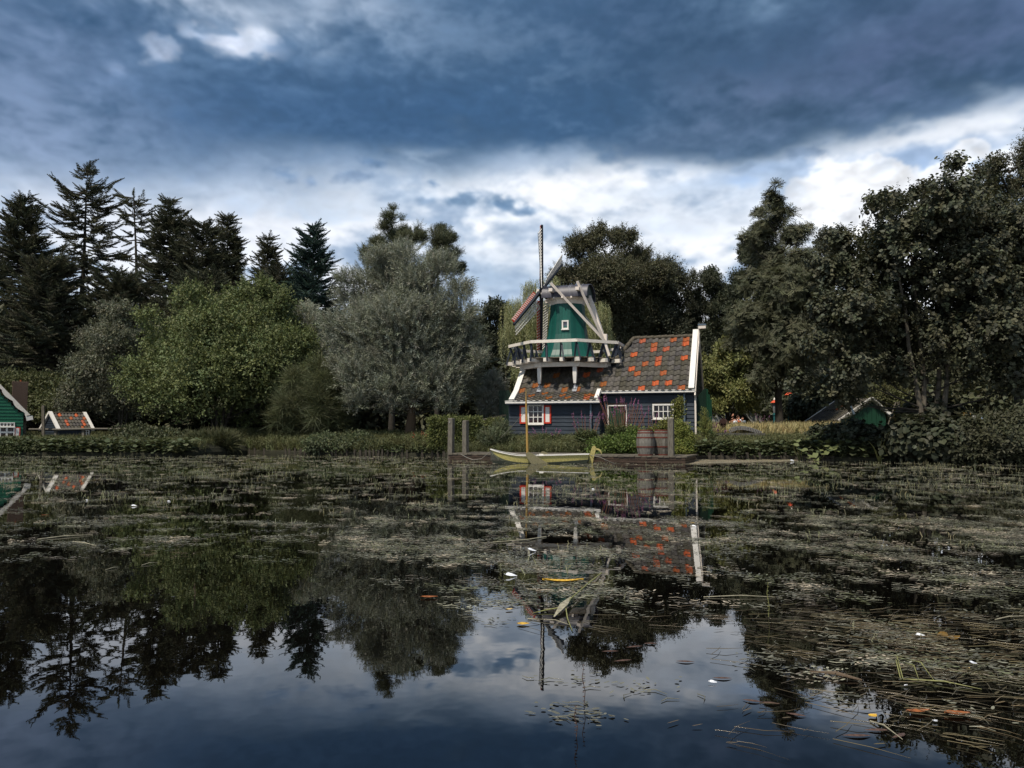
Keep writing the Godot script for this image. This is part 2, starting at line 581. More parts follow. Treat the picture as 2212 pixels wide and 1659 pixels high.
func window(under: Node, x0: float, x1: float, y0: float, y1: float, z: float, nx: int, ny: int, pane: Material, side := Basis.IDENTITY, off := Vector3.ZERO, fw := .07, bw := .032) -> void:
	var xf := Transform3D(side, off)
	var w := Node3D.new()
	w.name = numbered("window", under)
	under.add_child(w, true)
	var f := MB.new()
	f.box(Vector3((x0 + x1) / 2, y1 - fw / 2, z), Vector3(x1 - x0, fw, .11))
	f.box(Vector3((x0 + x1) / 2, y0 + fw / 2, z), Vector3(x1 - x0, fw, .11))
	f.box(Vector3(x0 + fw / 2, (y0 + y1) / 2, z), Vector3(fw, y1 - y0 - 2 * fw, .106))
	f.box(Vector3(x1 - fw / 2, (y0 + y1) / 2, z), Vector3(fw, y1 - y0 - 2 * fw, .106))
	var o := obj("frame", f, M["white paint"], w)
	o.transform = xf
	var s := MB.new()
	s.box(Vector3((x0 + x1) / 2, y0 - .02, z + .03), Vector3(x1 - x0 + .05, .035, .13))
	o = obj("sill", s, M["white paint"], w)
	o.transform = xf
	var iw := x1 - x0 - 2 * fw
	var ih := y1 - y0 - 2 * fw
	for i in range(1, nx):
		var g := MB.new()
		g.box(Vector3(x0 + fw + iw * i / nx, (y0 + y1) / 2, z + .005), Vector3(bw, ih, .06))
		obj("glazing_bar", g, M["white paint"], w).transform = xf
	for j in range(1, ny):
		var g := MB.new()
		g.box(Vector3((x0 + x1) / 2, y0 + fw + ih * j / ny, z + .005), Vector3(iw, bw, .056))
		obj("glazing_bar", g, M["white paint"], w).transform = xf
	for i in nx:
		for j in ny:
			var g := MB.new()
			g.box(Vector3(x0 + fw + iw * (i + .5) / nx, y0 + fw + ih * (j + .5) / ny, z - .02), Vector3(iw / nx - bw + .006, ih / ny - bw + .006, .012), Basis(Vector3.UP, rf(-.02, .02)))
			obj("pane", g, pane, w).transform = xf


func pantile(w: float, l: float) -> ArrayMesh:
	var b := MB.new()
	var seg := 7
	var top := []
	var bot := []
	for i in seg + 1:
		var t := float(i) / seg
		var h := .030 * cos(TAU * (t - .86)) - .008 * cos(2 * TAU * (t - .86))
		top.append(Vector3(t * (w + .03) - .015, 0, h))
		bot.append(Vector3(t * (w + .03) - .015, -(l + .05), h + .034))
	for i in seg:
		b.quad(bot[i], bot[i + 1], top[i + 1], top[i])
		var d := Vector3(0, 0, -.03)
		b.quad(bot[i] + d, bot[i + 1] + d, bot[i + 1], bot[i])
	b.quad(bot[seg], bot[seg] + Vector3(0, 0, -.03), top[seg] + Vector3(0, 0, -.03), top[seg])
	return b.mesh()


func tile_mat() -> Material:
	return M["tile grey %d" % rng.randi_range(0, 5)]


func make_house() -> void:
	var h := thing("mill_house", "navy boarded house with an old pantile roof and white trim below the windmill", "house", origin, deg_to_rad(TURN))
	var w: Material = M["white paint"]
	# walls
	var holes_l := [[.86, 1.65, 1.33, 2.24]]
	var holes_r := [[6.30, 7.26, 1.55, 2.24], [4.36, 5.22, .3, 2.2]]
	var fw := Node3D.new(); fw.name = "front_wall"; h.add_child(fw)
	boards("board", fw, 0, 4.12, .45, 2.3, 0, .168, holes_l, M["navy boards"])
	boards("board", fw, 4.12, 8.08, .45, 2.7, -.65, .168, holes_r, M["navy boards"])
	boards("board", fw, 0.02, .63, .45, 2.5, 0, .168, [], M["navy boards"], Basis(Vector3.UP, PI / 2), Vector3(4.11, 0, -.02))
	var gw := Node3D.new(); gw.name = "gable_wall"; h.add_child(gw)
	var y := .45
	while y < 5.2:       # right-hand gable, each course as long as the roof lets it be
		var inset: float = maxf(0, (y - 2.7) * 1.04)
		boards("board", gw, .67 + inset, 5.6 - inset, y, y + .168, 0, .168, [], M["navy boards"], Basis(Vector3.UP, PI / 2), Vector3(8.06, 0, 0))
		y += .168
	var core := MB.new()     # the closed inside of the house
	core.box(Vector3(2.06, 1.4, -3.1), Vector3(4.04, 2.0, 5.9))
	core.box(Vector3(6.06, 1.5, -3.18), Vector3(3.94, 2.3, 4.88))
	obj("inner_wall", core, M["inner boarding"], h)
	var lw := MB.new()
	lw.prism([Vector2(0.02, .45), Vector2(6.0, .45), Vector2(6.0, 2.6), Vector2(4.6, 4.05), Vector2(1.9, 4.05), Vector2(.5, 2.75), Vector2(.02, 2.3)], .03, Transform3D(Basis(Vector3.UP, PI / 2), Vector3(-.03, 0, 0)))
	obj("side_wall", lw, M["navy boards"], h)
	# gutters and trim
	var g := MB.new()
	g.box(Vector3(2.05, 2.33, .26), Vector3(4.28, .11, .12))
	g.box(Vector3(2.05, 2.385, .31), Vector3(4.3, .03, .05))
	obj("gutter", g, w, h)
	g = MB.new()
	g.box(Vector3(6.1, 2.75, -.42), Vector3(4.06, .10, .12))
	g.box(Vector3(6.1, 2.80, -.37), Vector3(4.08, .03, .05))
	obj("gutter", g, w, h)
	g = MB.new()
	g.box(Vector3(2.05, 2.255, .17), Vector3(4.2, .05, .34))
	g.box(Vector3(6.1, 2.675, -.55), Vector3(4.0, .05, .3))
	obj("soffit", g, M["navy painted"], h)
	var verge := [Vector3(.21, 2.40, .32), Vector3(.21, 2.84, -.40), Vector3(.21, 4.12, -1.75)]
	for i in 2:
		g = MB.new()
		g.bar(verge[i], verge[i + 1] + (verge[i + 1] - verge[i]).normalized() * .03, .24, .16)
		obj("bargeboard", g, w, h)
	g = MB.new()
	g.bar(Vector3(4.03, 2.44, .26), Vector3(4.03, 2.86, -.43), .17, .13)
	obj("bargeboard", g, w, h)
	g = MB.new()
	g.bar(Vector3(7.99, 2.82, -.36), Vector3(7.99, 5.66, -3.2), .235, .17)
	obj("bargeboard", g, w, h)
	g = MB.new()
	g.bar(Vector3(7.99, 2.82, -5.9), Vector3(7.99, 5.62, -3.2), .235, .17)
	obj("bargeboard", g, w, h)
	g = MB.new()
	g.bar(Vector3(8.14, 2.5, -.35), Vector3(8.14, 5.5, -3.15), .05, .2)
	g.bar(Vector3(8.14, 2.5, -5.85), Vector3(8.14, 5.5, -3.2), .05, .2)
	obj("gable_trim", g, M["worn cream"], h)
	g = MB.new()
	g.box(Vector3(8.13, 1.55, -.63), Vector3(.07, 2.3, .12))
	obj("corner_post", g, M["worn cream"], h)
	# vent pipe at the gable top
	var vent := MB.new()
	vent.tube([Vector3(8.16, 4.6, -2.6), Vector3(8.16, 5.72, -2.75)], [.035, .035], 8)
	vent.box(Vector3(8.31, 5.76, -2.75), Vector3(.33, .14, .2))
	var vp := obj("vent", vent, M["worn cream"], h)
	vent = MB.new()
	vent.box(Vector3(8.31, 5.862, -2.75), Vector3(.36, .06, .24))
	obj("vent_cap", vent, M["pipe grey"], vp)
	# rain pipes
	for q in [[3.76, .12, 2.3, .4], [7.68, -.53, 2.68, .4]]:
		g = MB.new()
		g.tube([Vector3(q[0], q[2], q[1]), Vector3(q[0], q[3], q[1])], [.045, .045], 10)
		for yy in [q[2] - .28, q[2] - .9]:
			g.tube([Vector3(q[0], yy, q[1]), Vector3(q[0], yy + .05, q[1])], [.06, .06], 10)
		obj("rain_pipe", g, M["pipe grey"], h)
	# windows, shutters, door
	window(h, .88, 1.63, 1.355, 2.22, .045, 3, 3, M["curtained pane"])
	window(h, 6.32, 7.24, 1.57, 2.22, -.605, 4, 2, M["pane"])
	for x in [.52, 1.64]:
		var s := MB.new()
		var sx: float = x
		s.box(Vector3(sx + .035, 1.78, .07), Vector3(.07, .80, .045))
		s.box(Vector3(sx + .295, 1.78, .07), Vector3(.07, .80, .045))
		s.box(Vector3(sx + .165, 2.145, .07), Vector3(.19, .07, .041))
		s.box(Vector3(sx + .165, 1.415, .07), Vector3(.19, .07, .041))
		var sh := obj("shutter", s, M["red paint"], h)
		s = MB.new()
		s.box(Vector3(sx + .165, 1.78, .066), Vector3(.21, .68, .03))
		obj("shutter_panel", s, w, sh)
	var dr := Node3D.new(); dr.name = "door"; h.add_child(dr)
	for i in 5:
		var pl := MB.new()
		pl.box(Vector3(4.50 + i * .138, 1.3, -.62), Vector3(.13, 1.68, .04))
		obj("plank", pl, M["door green"], dr)
	g = MB.new()
	g.box(Vector3(4.39, 1.32, -.6), Vector3(.055, 1.72, .1))
	g.box(Vector3(5.19, 1.32, -.6), Vector3(.055, 1.72, .1))
	g.box(Vector3(4.79, 2.165, -.6), Vector3(.86, .05, .1))
	obj("door_frame", g, w, dr)
	# roof: a sheet of boarding and the tiles on it
	var up := Vector3(0, 2.5957, -2.7).normalized()       # up the slope
	var nrm := Vector3(0, 2.7, 2.5957).normalized()
	var low := Vector3(0, 2.80, -.40)
	var roof := MB.new()
	var e := -nrm * .05
	roof.quad(Vector3(.1, 2.8, -.4) + e, Vector3(8.0, 2.8, -.4) + e, Vector3(8.0, 4.15, -1.804) + e, Vector3(.1, 4.15, -1.804) + e)
	roof.quad(Vector3(4.4, 4.15, -1.804) + e, Vector3(8.0, 4.15, -1.804) + e, Vector3(8.0, 5.39, -3.1) + e, Vector3(5.15, 5.39, -3.1) + e)
	roof.quad(Vector3(.1, 2.38, .28) + e, Vector3(4.1, 2.38, .28) + e, Vector3(4.1, 2.8, -.4) + e, Vector3(.1, 2.8, -.4) + e)
	roof.quad(Vector3(8.0, 2.8, -5.8), Vector3(.1, 2.8, -5.8), Vector3(.1, 4.10, -4.45), Vector3(8.0, 4.10, -4.45))
	roof.quad(Vector3(8.0, 4.10, -4.45), Vector3(4.4, 4.10, -4.45), Vector3(5.15, 5.34, -3.1), Vector3(8.0, 5.34, -3.1))
	roof.quad(Vector3(.1, 4.10, -1.8), Vector3(4.4, 4.10, -1.8), Vector3(4.4, 4.10, -4.45), Vector3(.1, 4.10, -4.45))
	roof.quad(Vector3(4.43, 4.10, -4.4), Vector3(4.43, 4.10, -1.86), Vector3(5.16, 5.34, -3.08), Vector3(5.16, 5.34, -3.12))
	var rf_ := obj("roof", roof, M["navy dark"], h)
	var cw := .285
	var rl := Vector2(2.5957, 2.7).length() / 11.0
	var shape := pantile(cw, rl)
	var orange := {}
	for q in ["10 18", "10 23", "10 25", "9 20", "9 25", "8 20", "8 22", "7 17", "6 21", "6 25", "5 19", "5 21", "4 17", "3 18", "3 22", "4 12", "3 10", "1 13", "1 21", "1 23", "0 19", "0 25", "0 0", "1 2", "1 4", "3 5", "0 7", "0 9", "4 8"]:
		orange[q] = true
	var kick := {}
	for q in ["1 2", "0 4", "2 5", "1 7", "2 8", "2 11", "1 12", "3 11", "1 11"]:
		kick[q] = true
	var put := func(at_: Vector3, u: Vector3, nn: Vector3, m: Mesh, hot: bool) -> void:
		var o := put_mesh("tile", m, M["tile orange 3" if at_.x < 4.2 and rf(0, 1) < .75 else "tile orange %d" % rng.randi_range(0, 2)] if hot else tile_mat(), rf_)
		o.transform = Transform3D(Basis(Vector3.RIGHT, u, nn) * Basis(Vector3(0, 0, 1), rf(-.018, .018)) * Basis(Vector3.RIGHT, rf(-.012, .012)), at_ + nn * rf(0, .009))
	for r in 11:
		for c in 27:
			var x := .3 + c * cw
			var ycen := 2.8 + (r + .5) * 2.5957 / 11
			if ycen > 4.05 and x < 4.32 + (ycen - 4.1) * .6:
				continue
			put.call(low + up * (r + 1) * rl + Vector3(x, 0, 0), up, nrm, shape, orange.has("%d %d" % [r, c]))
	var ku := Vector3(0, .42, -.68).normalized()
	var kn := Vector3(0, .68, .42).normalized()
	var ks := pantile(cw, .2)
	for r in 4:
		for c in 13:
			put.call(Vector3(.3 + c * cw, 2.8, -.4) - ku * r * .2, ku, kn, ks, kick.has("%d %d" % [r, c]))
	# ridge and hip caps
	for i in 9:
		var b := MB.new()
		var x0 := 5.12 + i * .31
		b.tube([Vector3(x0, 5.40, -3.1), Vector3(x0 + .34, 5.415, -3.1)], [.085, .10], 10)
		obj("ridge_tile", b, M["ridge tile"], rf_).position.y = rf(-.012, .012)
	for i in 6:
		var b := MB.new()
		var a0 := Vector3(4.38, 4.12, -1.78).lerp(Vector3(5.14, 5.38, -3.08), i / 6.0)
		var a1 := Vector3(4.38, 4.12, -1.78).lerp(Vector3(5.14, 5.38, -3.08), (i + 1.15) / 6.0)
		b.tube([a0, a1], [.12, .10], 9)
		obj("ridge_tile", b, M["ridge tile"], rf_)


# ---------------------------------------------------------------- the windmill
func oct(r: float, y: float, k: float, twist := 22.5) -> Vector3:
	var a := deg_to_rad(twist + 45.0 * k)
	return Vector3(r * cos(a), y, r * sin(a))


func make_windmill() -> void:
	var base := origin + Basis(Vector3.UP, deg_to_rad(TURN)) * Vector3(2.12, 0, -2.45)
	var m := thing("windmill", "green boarded smock windmill with lattice sails and a white railed gallery", "windmill", base + Vector3(0, 4.1, 0), deg_to_rad(TURN))
	var cream: Material = M["cream paint"]
	var prof := [Vector2(1.47, .25), Vector2(1.31, .45), Vector2(1.18, .70), Vector2(1.06, 1.05), Vector2(.965, 1.45), Vector2(.885, 2.0), Vector2(.845, 2.45), Vector2(.81, 2.96)]
	var tower := Node3D.new(); tower.name = "tower"; m.add_child(tower)
	var core := MB.new()
	for i in prof.size() - 1:
		for k in 8:
			core.quad(oct(prof[i].x - .03, prof[i].y, k + 1), oct(prof[i].x - .03, prof[i].y, k), oct(prof[i + 1].x - .03, prof[i + 1].y, k), oct(prof[i + 1].x - .03, prof[i + 1].y, k + 1))
	obj("tower_core", core, M["inner boarding"], tower)
	var tones := ["tower green a", "tower green b", "tower green c"]
	for k in 8:
		for s in 5:
			var b := MB.new()
			var proud := rf(0, .008)
			for i in prof.size() - 1:
				var q := []
				for j in [i, i + 1]:
					var a := oct(prof[j].x + proud, prof[j].y, k)
					var c := oct(prof[j].x + proud, prof[j].y, k + 1)
					q.append(a.lerp(c, (s + .02) / 5.0))
					q.append(a.lerp(c, (s + .98) / 5.0))
				b.quad(q[1], q[0], q[2], q[3])
				var inn := Vector3(-q[0].x, 0, -q[0].z).normalized() * .03
				b.quad(q[0], q[0] + inn, q[2] + inn, q[2])
				b.quad(q[1] + inn, q[1], q[3], q[3] + inn)
			obj("plank", b, M[tones[rng.randi_range(0, 2)]], tower)
	window(m, -.06, .26, 1.66, 2.08, .86, 1, 1, M["sky pane"], Basis.IDENTITY, Vector3.ZERO, .065)
	# cornice
	var cor := MB.new()
	for k in 8:
		for q in [[.83, 2.9, .86, 3.0], [.86, 3.0, .90, 3.1], [.90, 3.1, 1.06, 3.16], [1.06, 3.16, 1.06, 3.2], [1.06, 3.2, .6, 3.2]]:
			cor.quad(oct(q[0], q[1], k + 1), oct(q[0], q[1], k), oct(q[2], q[3], k), oct(q[2], q[3], k + 1))
	var co := obj("cornice", cor, cream, m)
	for k in 16:
		var b := MB.new()
		var d := Vector3(cos(TAU * k / 16), 0, sin(TAU * k / 16))
		b.bar(d * .8 + Vector3(0, 3.10, 0), d * 1.10 + Vector3(0, 3.14, 0), .07, .08)
		obj("corbel", b, M["worn cream"], co)
	# cap: a lead-covered barrel along the shaft
	var cap := MB.new()
	var arc := 14
	var xs := [-1.02, 1.16]
	for i in arc:
		var q := []
		for j in [i, i + 1]:
			var a: float = PI * j / arc
			q.append(Vector2(-cos(a) * 1.0, 3.16 + pow(sin(a), .8) * .70))
		var n0 := Vector3(0, q[0].y - 3.1, q[0].x).normalized()
		var n1 := Vector3(0, q[1].y - 3.1, q[1].x).normalized()
		var p := [Vector3(xs[0], q[0].y, q[0].x), Vector3(xs[1], q[0].y, q[0].x), Vector3(xs[1], q[1].y, q[1].x), Vector3(xs[0], q[1].y, q[1].x)]
		cap.stri(p[0], p[2], p[1], n0, n1, n0)
		cap.stri(p[0], p[3], p[2], n0, n1, n1)
		var z := Vector3(0, -.03, 0)
		cap.quad(p[1] , p[1] * Vector3(1, 1, .95) + z, p[2] * Vector3(1, 1, .95) + z, p[2])
		cap.quad(p[0] * Vector3(1, 1, .95) + z, p[0], p[3], p[3] * Vector3(1, 1, .95) + z)
	var cp := obj("cap", cap, M["lead"], m)
	for x in [-.78, -.5, .28, .36, .9]:
		var b := MB.new()
		var pts := []
		var rad := []
		for j in 13:
			var a := PI * (j + 1.0) / 14.0
			pts.append(Vector3(x + .06 * sin(a) * (1 if x < 0 else -1), 3.163 + pow(sin(a), .8) * .703, cos(a) * 1.003))
			rad.append(.011)
		b.tube(pts, rad, 5)
		obj("seam", b, M["seam"], cp)
	for x in [-.94, 1.0]:
		var b := MB.new()
		var poly := [Vector2(-.93, 3.2), Vector2(.93, 3.2)]
		for j in 13:
			var a := PI * j / 12.0
			poly.append(Vector2(cos(a) * .93, 3.2 + pow(sin(a), .8) * .61))
		b.prism(poly, .04, Transform3D(Basis(Vector3.UP, PI / 2), Vector3(x, 0, 0)))
		obj("cap_end", b, M["dark green boards"], m)
	# windshaft, poll end and sails
	var tilt := deg_to_rad(12)
	var ax := Vector3(-cos(tilt), sin(tilt), 0)
	var hub := Vector3(-1.32, 3.62, 0)
	var b := MB.new()
	b.bar(hub - ax * .7, hub - ax * .1, .2, .2)
	obj("windshaft", b, M["navy dark"], m)
	b = MB.new()
	b.bar(hub - ax * .34, hub + ax * .16, .19, .19)
	b.bar(hub + ax * .08, hub + ax * .2, .25, .25)
	obj("poll_end", b, cream, m)
	var upv := Vector3(sin(tilt), cos(tilt), 0)
	var hv := Vector3(0, 0, -1)
	var al := deg_to_rad(35)
	var d1 := upv * cos(al) - hv * sin(al)
	var d2 := upv * sin(al) + hv * cos(al)
	var arms := [[d1, -d2, 0.0], [-d2, -d1, .09], [-d1, d2, 0.0], [d2, d1, .09]]
	for q in arms:
		var d: Vector3 = q[0]
		var s: Vector3 = q[1]
		var o: Vector3 = hub + ax * (q[2] - .03)
		var sail := Node3D.new(); sail.name = numbered("sail", m); m.add_child(sail, true)
		b = MB.new()
		b.bar(o - d * .12, o + d * 3.42, .17, .15, ax, .10, .085)
		obj("stock", b, M["navy dark"], sail)
		# leading board with painted teeth
		var lead := (-s * cos(.7) + ax * sin(.7)).normalized()
		var face := d.cross(lead).normalized()
		if face.dot(ax) > 0: face = -face
		b = MB.new()
		b.bar(o + d * .42 + lead * .17, o + d * 3.32 + lead * .14, .16, .026, face)
		obj("leading_board", b, M["red paint"], sail)
		b = MB.new()
		for i in 17:
			var t := .52 + i * .165
			var p := o + d * t
			for sd in [-1.0, 1.0]:
				var a: Vector3 = p + lead * .09 + face * sd * .017
				var c: Vector3 = p + lead * .235 + d * .08 + face * sd * .017
				b.bar(a, c, .065, .008, face)
		obj("painted_teeth", b, w_teeth(), sail)
		# lattice: rungs through the stock, three long laths, twisted a little along the sail
		b = MB.new()
		var wid := .62
		for i in 19:
			var t := .55 + i * .15
			var tw := deg_to_rad(lerpf(20, 5, i / 18.0))
			var sx := s * cos(tw) - ax * sin(tw)
			b.bar(o + d * t, o + d * t + sx * wid, .02, .024, ax)
		obj("lattice_rungs", b, M["white paint"], sail)
		for j in 4:
			b = MB.new()
			var tw0 := deg_to_rad(20)
			var tw1 := deg_to_rad(5)
			var k: float = wid * [0.2, .46, .72, .98][j]
			b.bar(o + d * .53 + (s * cos(tw0) - ax * sin(tw0)) * k + ax * .022, o + d * 3.28 + (s * cos(tw1) - ax * sin(tw1)) * k + ax * .026, .022, .022, ax)
			obj("lattice_lath", b, M["white paint"], sail)
	# tail: two beams through the cap, four braces and the tail pole
	var join := Vector3(1.78, 1.18, .12)
	for x in [-.48, .78]:
		b = MB.new()
		b.bar(Vector3(x, 3.46, -1.36), Vector3(x, 3.46, 1.36), .17, .15)
		obj("cap_beam", b, M["worn cream"], m)
		for z in [-1.12, 1.12]:
			b = MB.new()
			b.bar(Vector3(x - .02, 3.80, z * 1.1), join + Vector3(0, 0, z * .1), .11, .13, Vector3(0, 0, 1))
			obj("tail_brace", b, M["worn cream"], m)
	b = MB.new()
	b.bar(Vector3(1.05, 3.3, 0), Vector3(2.0, .42, .1), .15, .17, Vector3(0, 0, 1))
	obj("tail_pole", b, M["worn cream"], m)
	b = MB.new()
	b.box(join + Vector3(.04, .1, .02), Vector3(.2, .34, .24))
	obj("tail_joint", b, M["worn cream"], m)
	b = MB.new()
	b.lathe([Vector2(0, -.1), Vector2(.08, -.07), Vector2(.1, 0), Vector2(.08, .07), Vector2(0, .1)], 10, Transform3D(Basis.IDENTITY, Vector3(1.75, .56, .6)))
	b.bar(Vector3(1.75, .3, .6), Vector3(1.75, .52, .6), .03, .03)
	obj("floodlight", b, M["dark iron"], m)
	# gallery
	var gal := Node3D.new(); gal.name = "gallery"; m.add_child(gal)
	var z := -2.4
	while z < 2.4:
		var half := 2.48 if absf(z + .1) < 1.03 else 2.48 - (absf(z + .1) - 1.03)
		b = MB.new()
		b.box(Vector3(0, .222, z + .1), Vector3(half * 2 + rf(-.03, .03), .045, .185))
		obj("deck_board", b, M["dock wood"], gal)
		z += .2
	for k in 24:
		var a: Vector3
		var seg := k / 3
		var f := (k % 3) / 3.0
		var va := oct(1, 0, seg)
		var vb := oct(1, 0, seg + 1)
		a = va.lerp(vb, f)
		var cross := (vb - va).normalized()
		var out := a.normalized()
		b = MB.new()
		b.bar(a * 1.5 + Vector3(0, .116, 0), a * 2.93 + Vector3(0, .10, 0), .17, .165)
		obj("joist", b, cream, gal)
		b = MB.new()
		var side := out.cross(Vector3.UP) * .10
		b.bar(a * 2.44 + Vector3(0, .04, 0) + side, a * 2.78 + Vector3(0, 1.0, 0) + side * .3, .07, .085, out)
		b.bar(a * 2.94 + Vector3(0, .05, 0) - side, a * 2.71 + Vector3(0, .80, 0), .065, .06, out)
		obj("railing_post", b, M["navy painted"], gal)
	for k in 8:
		b = MB.new()
		b.bar(oct(2.8, .93, k), oct(2.8, .93, k + 1), .06, .135)
		obj("rail", b, cream, gal)
		b = MB.new()
		var p0 := oct(2.15, -.075, k)
		var p1 := oct(2.15, -.075, k + 1)
		b.bar(p0 + (p0 - p1) * .12, p1 + (p1 - p0) * (.12 if k % 2 else .03), .18, .2)
		obj("ring_beam", b, cream, gal).position.y = .012 * (k % 2)
	for x in [-.84, .80]:
		var q := Vector3(x, 0, 1.95)
		b = MB.new()
		b.bar(q + Vector3(0, -.178, 0), q + Vector3(0, -.55, 0), .17, .17, Vector3(0, 0, 1))
		b.bar(q + Vector3(0, -.55, 0), q + Vector3(0, -.92, 0), .17, .17, Vector3(0, 0, 1), .11, .11)
		var pst := obj("support_post", b, M["white paint"], m)
		b = MB.new()
		b.tube([q + Vector3(0, -.9, 0), q + Vector3(0, -1.2, 0)], [.024, .024], 8)
		obj("steel_rod", b, M["steel"], pst)
		b = MB.new()
		b.box(q + Vector3(0, -1.15, .02), Vector3(.2, .02, .42), Basis(Vector3.RIGHT, deg_to_rad(44)))
		b.lathe([Vector2(.10, -.06), Vector2(.03, .06)], 10, Transform3D(Basis.IDENTITY, q + Vector3(0, -1.1, .0)))
		obj("lead_flashing", b, M["steel"], pst)


func w_teeth() -> Material:
	return M["worn cream"]


# ---------------------------------------------------------------- land and water
func make_land() -> void:
	var b := MB.new()
	var xs := [-900.0, -500.0, -250.0, -120.0, -70.0]
	var x := -45.0
	while x < 45:
		xs.append(x)
		x += .75
	xs.append_array([70.0, 120.0, 250.0, 500.0, 900.0])
	var g := func(x_: float, s: float) -> Vector3:
		var z := shore_z(x_) - s
		return Vector3(x_, ground(x_, z), z)
	for i in xs.size() - 1:
		for k in RISE.size() - 1:
			b.quad(g.call(xs[i], RISE[k].x), g.call(xs[i + 1], RISE[k].x), g.call(xs[i + 1], RISE[k + 1].x), g.call(xs[i], RISE[k + 1].x))
		b.quad(Vector3(xs[i], -1.2, 60), Vector3(xs[i + 1], -1.2, 60), g.call(xs[i + 1], -1.2), g.call(xs[i], -1.2))
	b.quad(Vector3(-900, .5, 900), Vector3(900, .5, 900), Vector3(900, .5, 61), Vector3(-900, .5, 61))
	b.quad(Vector3(-900, .5, 61), Vector3(900, .5, 61), Vector3(900, -1.2, 60), Vector3(-900, -1.2, 60))
	obj("ground", b, M["soil"]).set_meta("kind", "structure")
	var w := MB.new()
	w.quad(Vector3(-900, 0, 60.5), Vector3(900, 0, 60.5), Vector3(900, 0, -60), Vector3(-900, 0, -60))
	var m := mat("pond water", lin(.002, .0017, .0013), .0, null, Vector3.ONE, 1.0)
	var nt := NoiseTexture2D.new()
	nt.width = 512
	nt.height = 512
	nt.seamless = true
	nt.as_normal_map = true
	nt.bump_strength = 1.0
	nt.noise = FastNoiseLite.new()
	nt.noise.frequency = .012
	nt.noise.fractal_octaves = 3
	m.normal_enabled = true
	m.normal_texture = nt
	m.normal_scale = .06
	m.uv1_triplanar = true
	m.uv1_world_triplanar = true
	m.uv1_scale = Vector3(.6, .6, .6)
	obj("water", w, m).set_meta("kind", "structure")


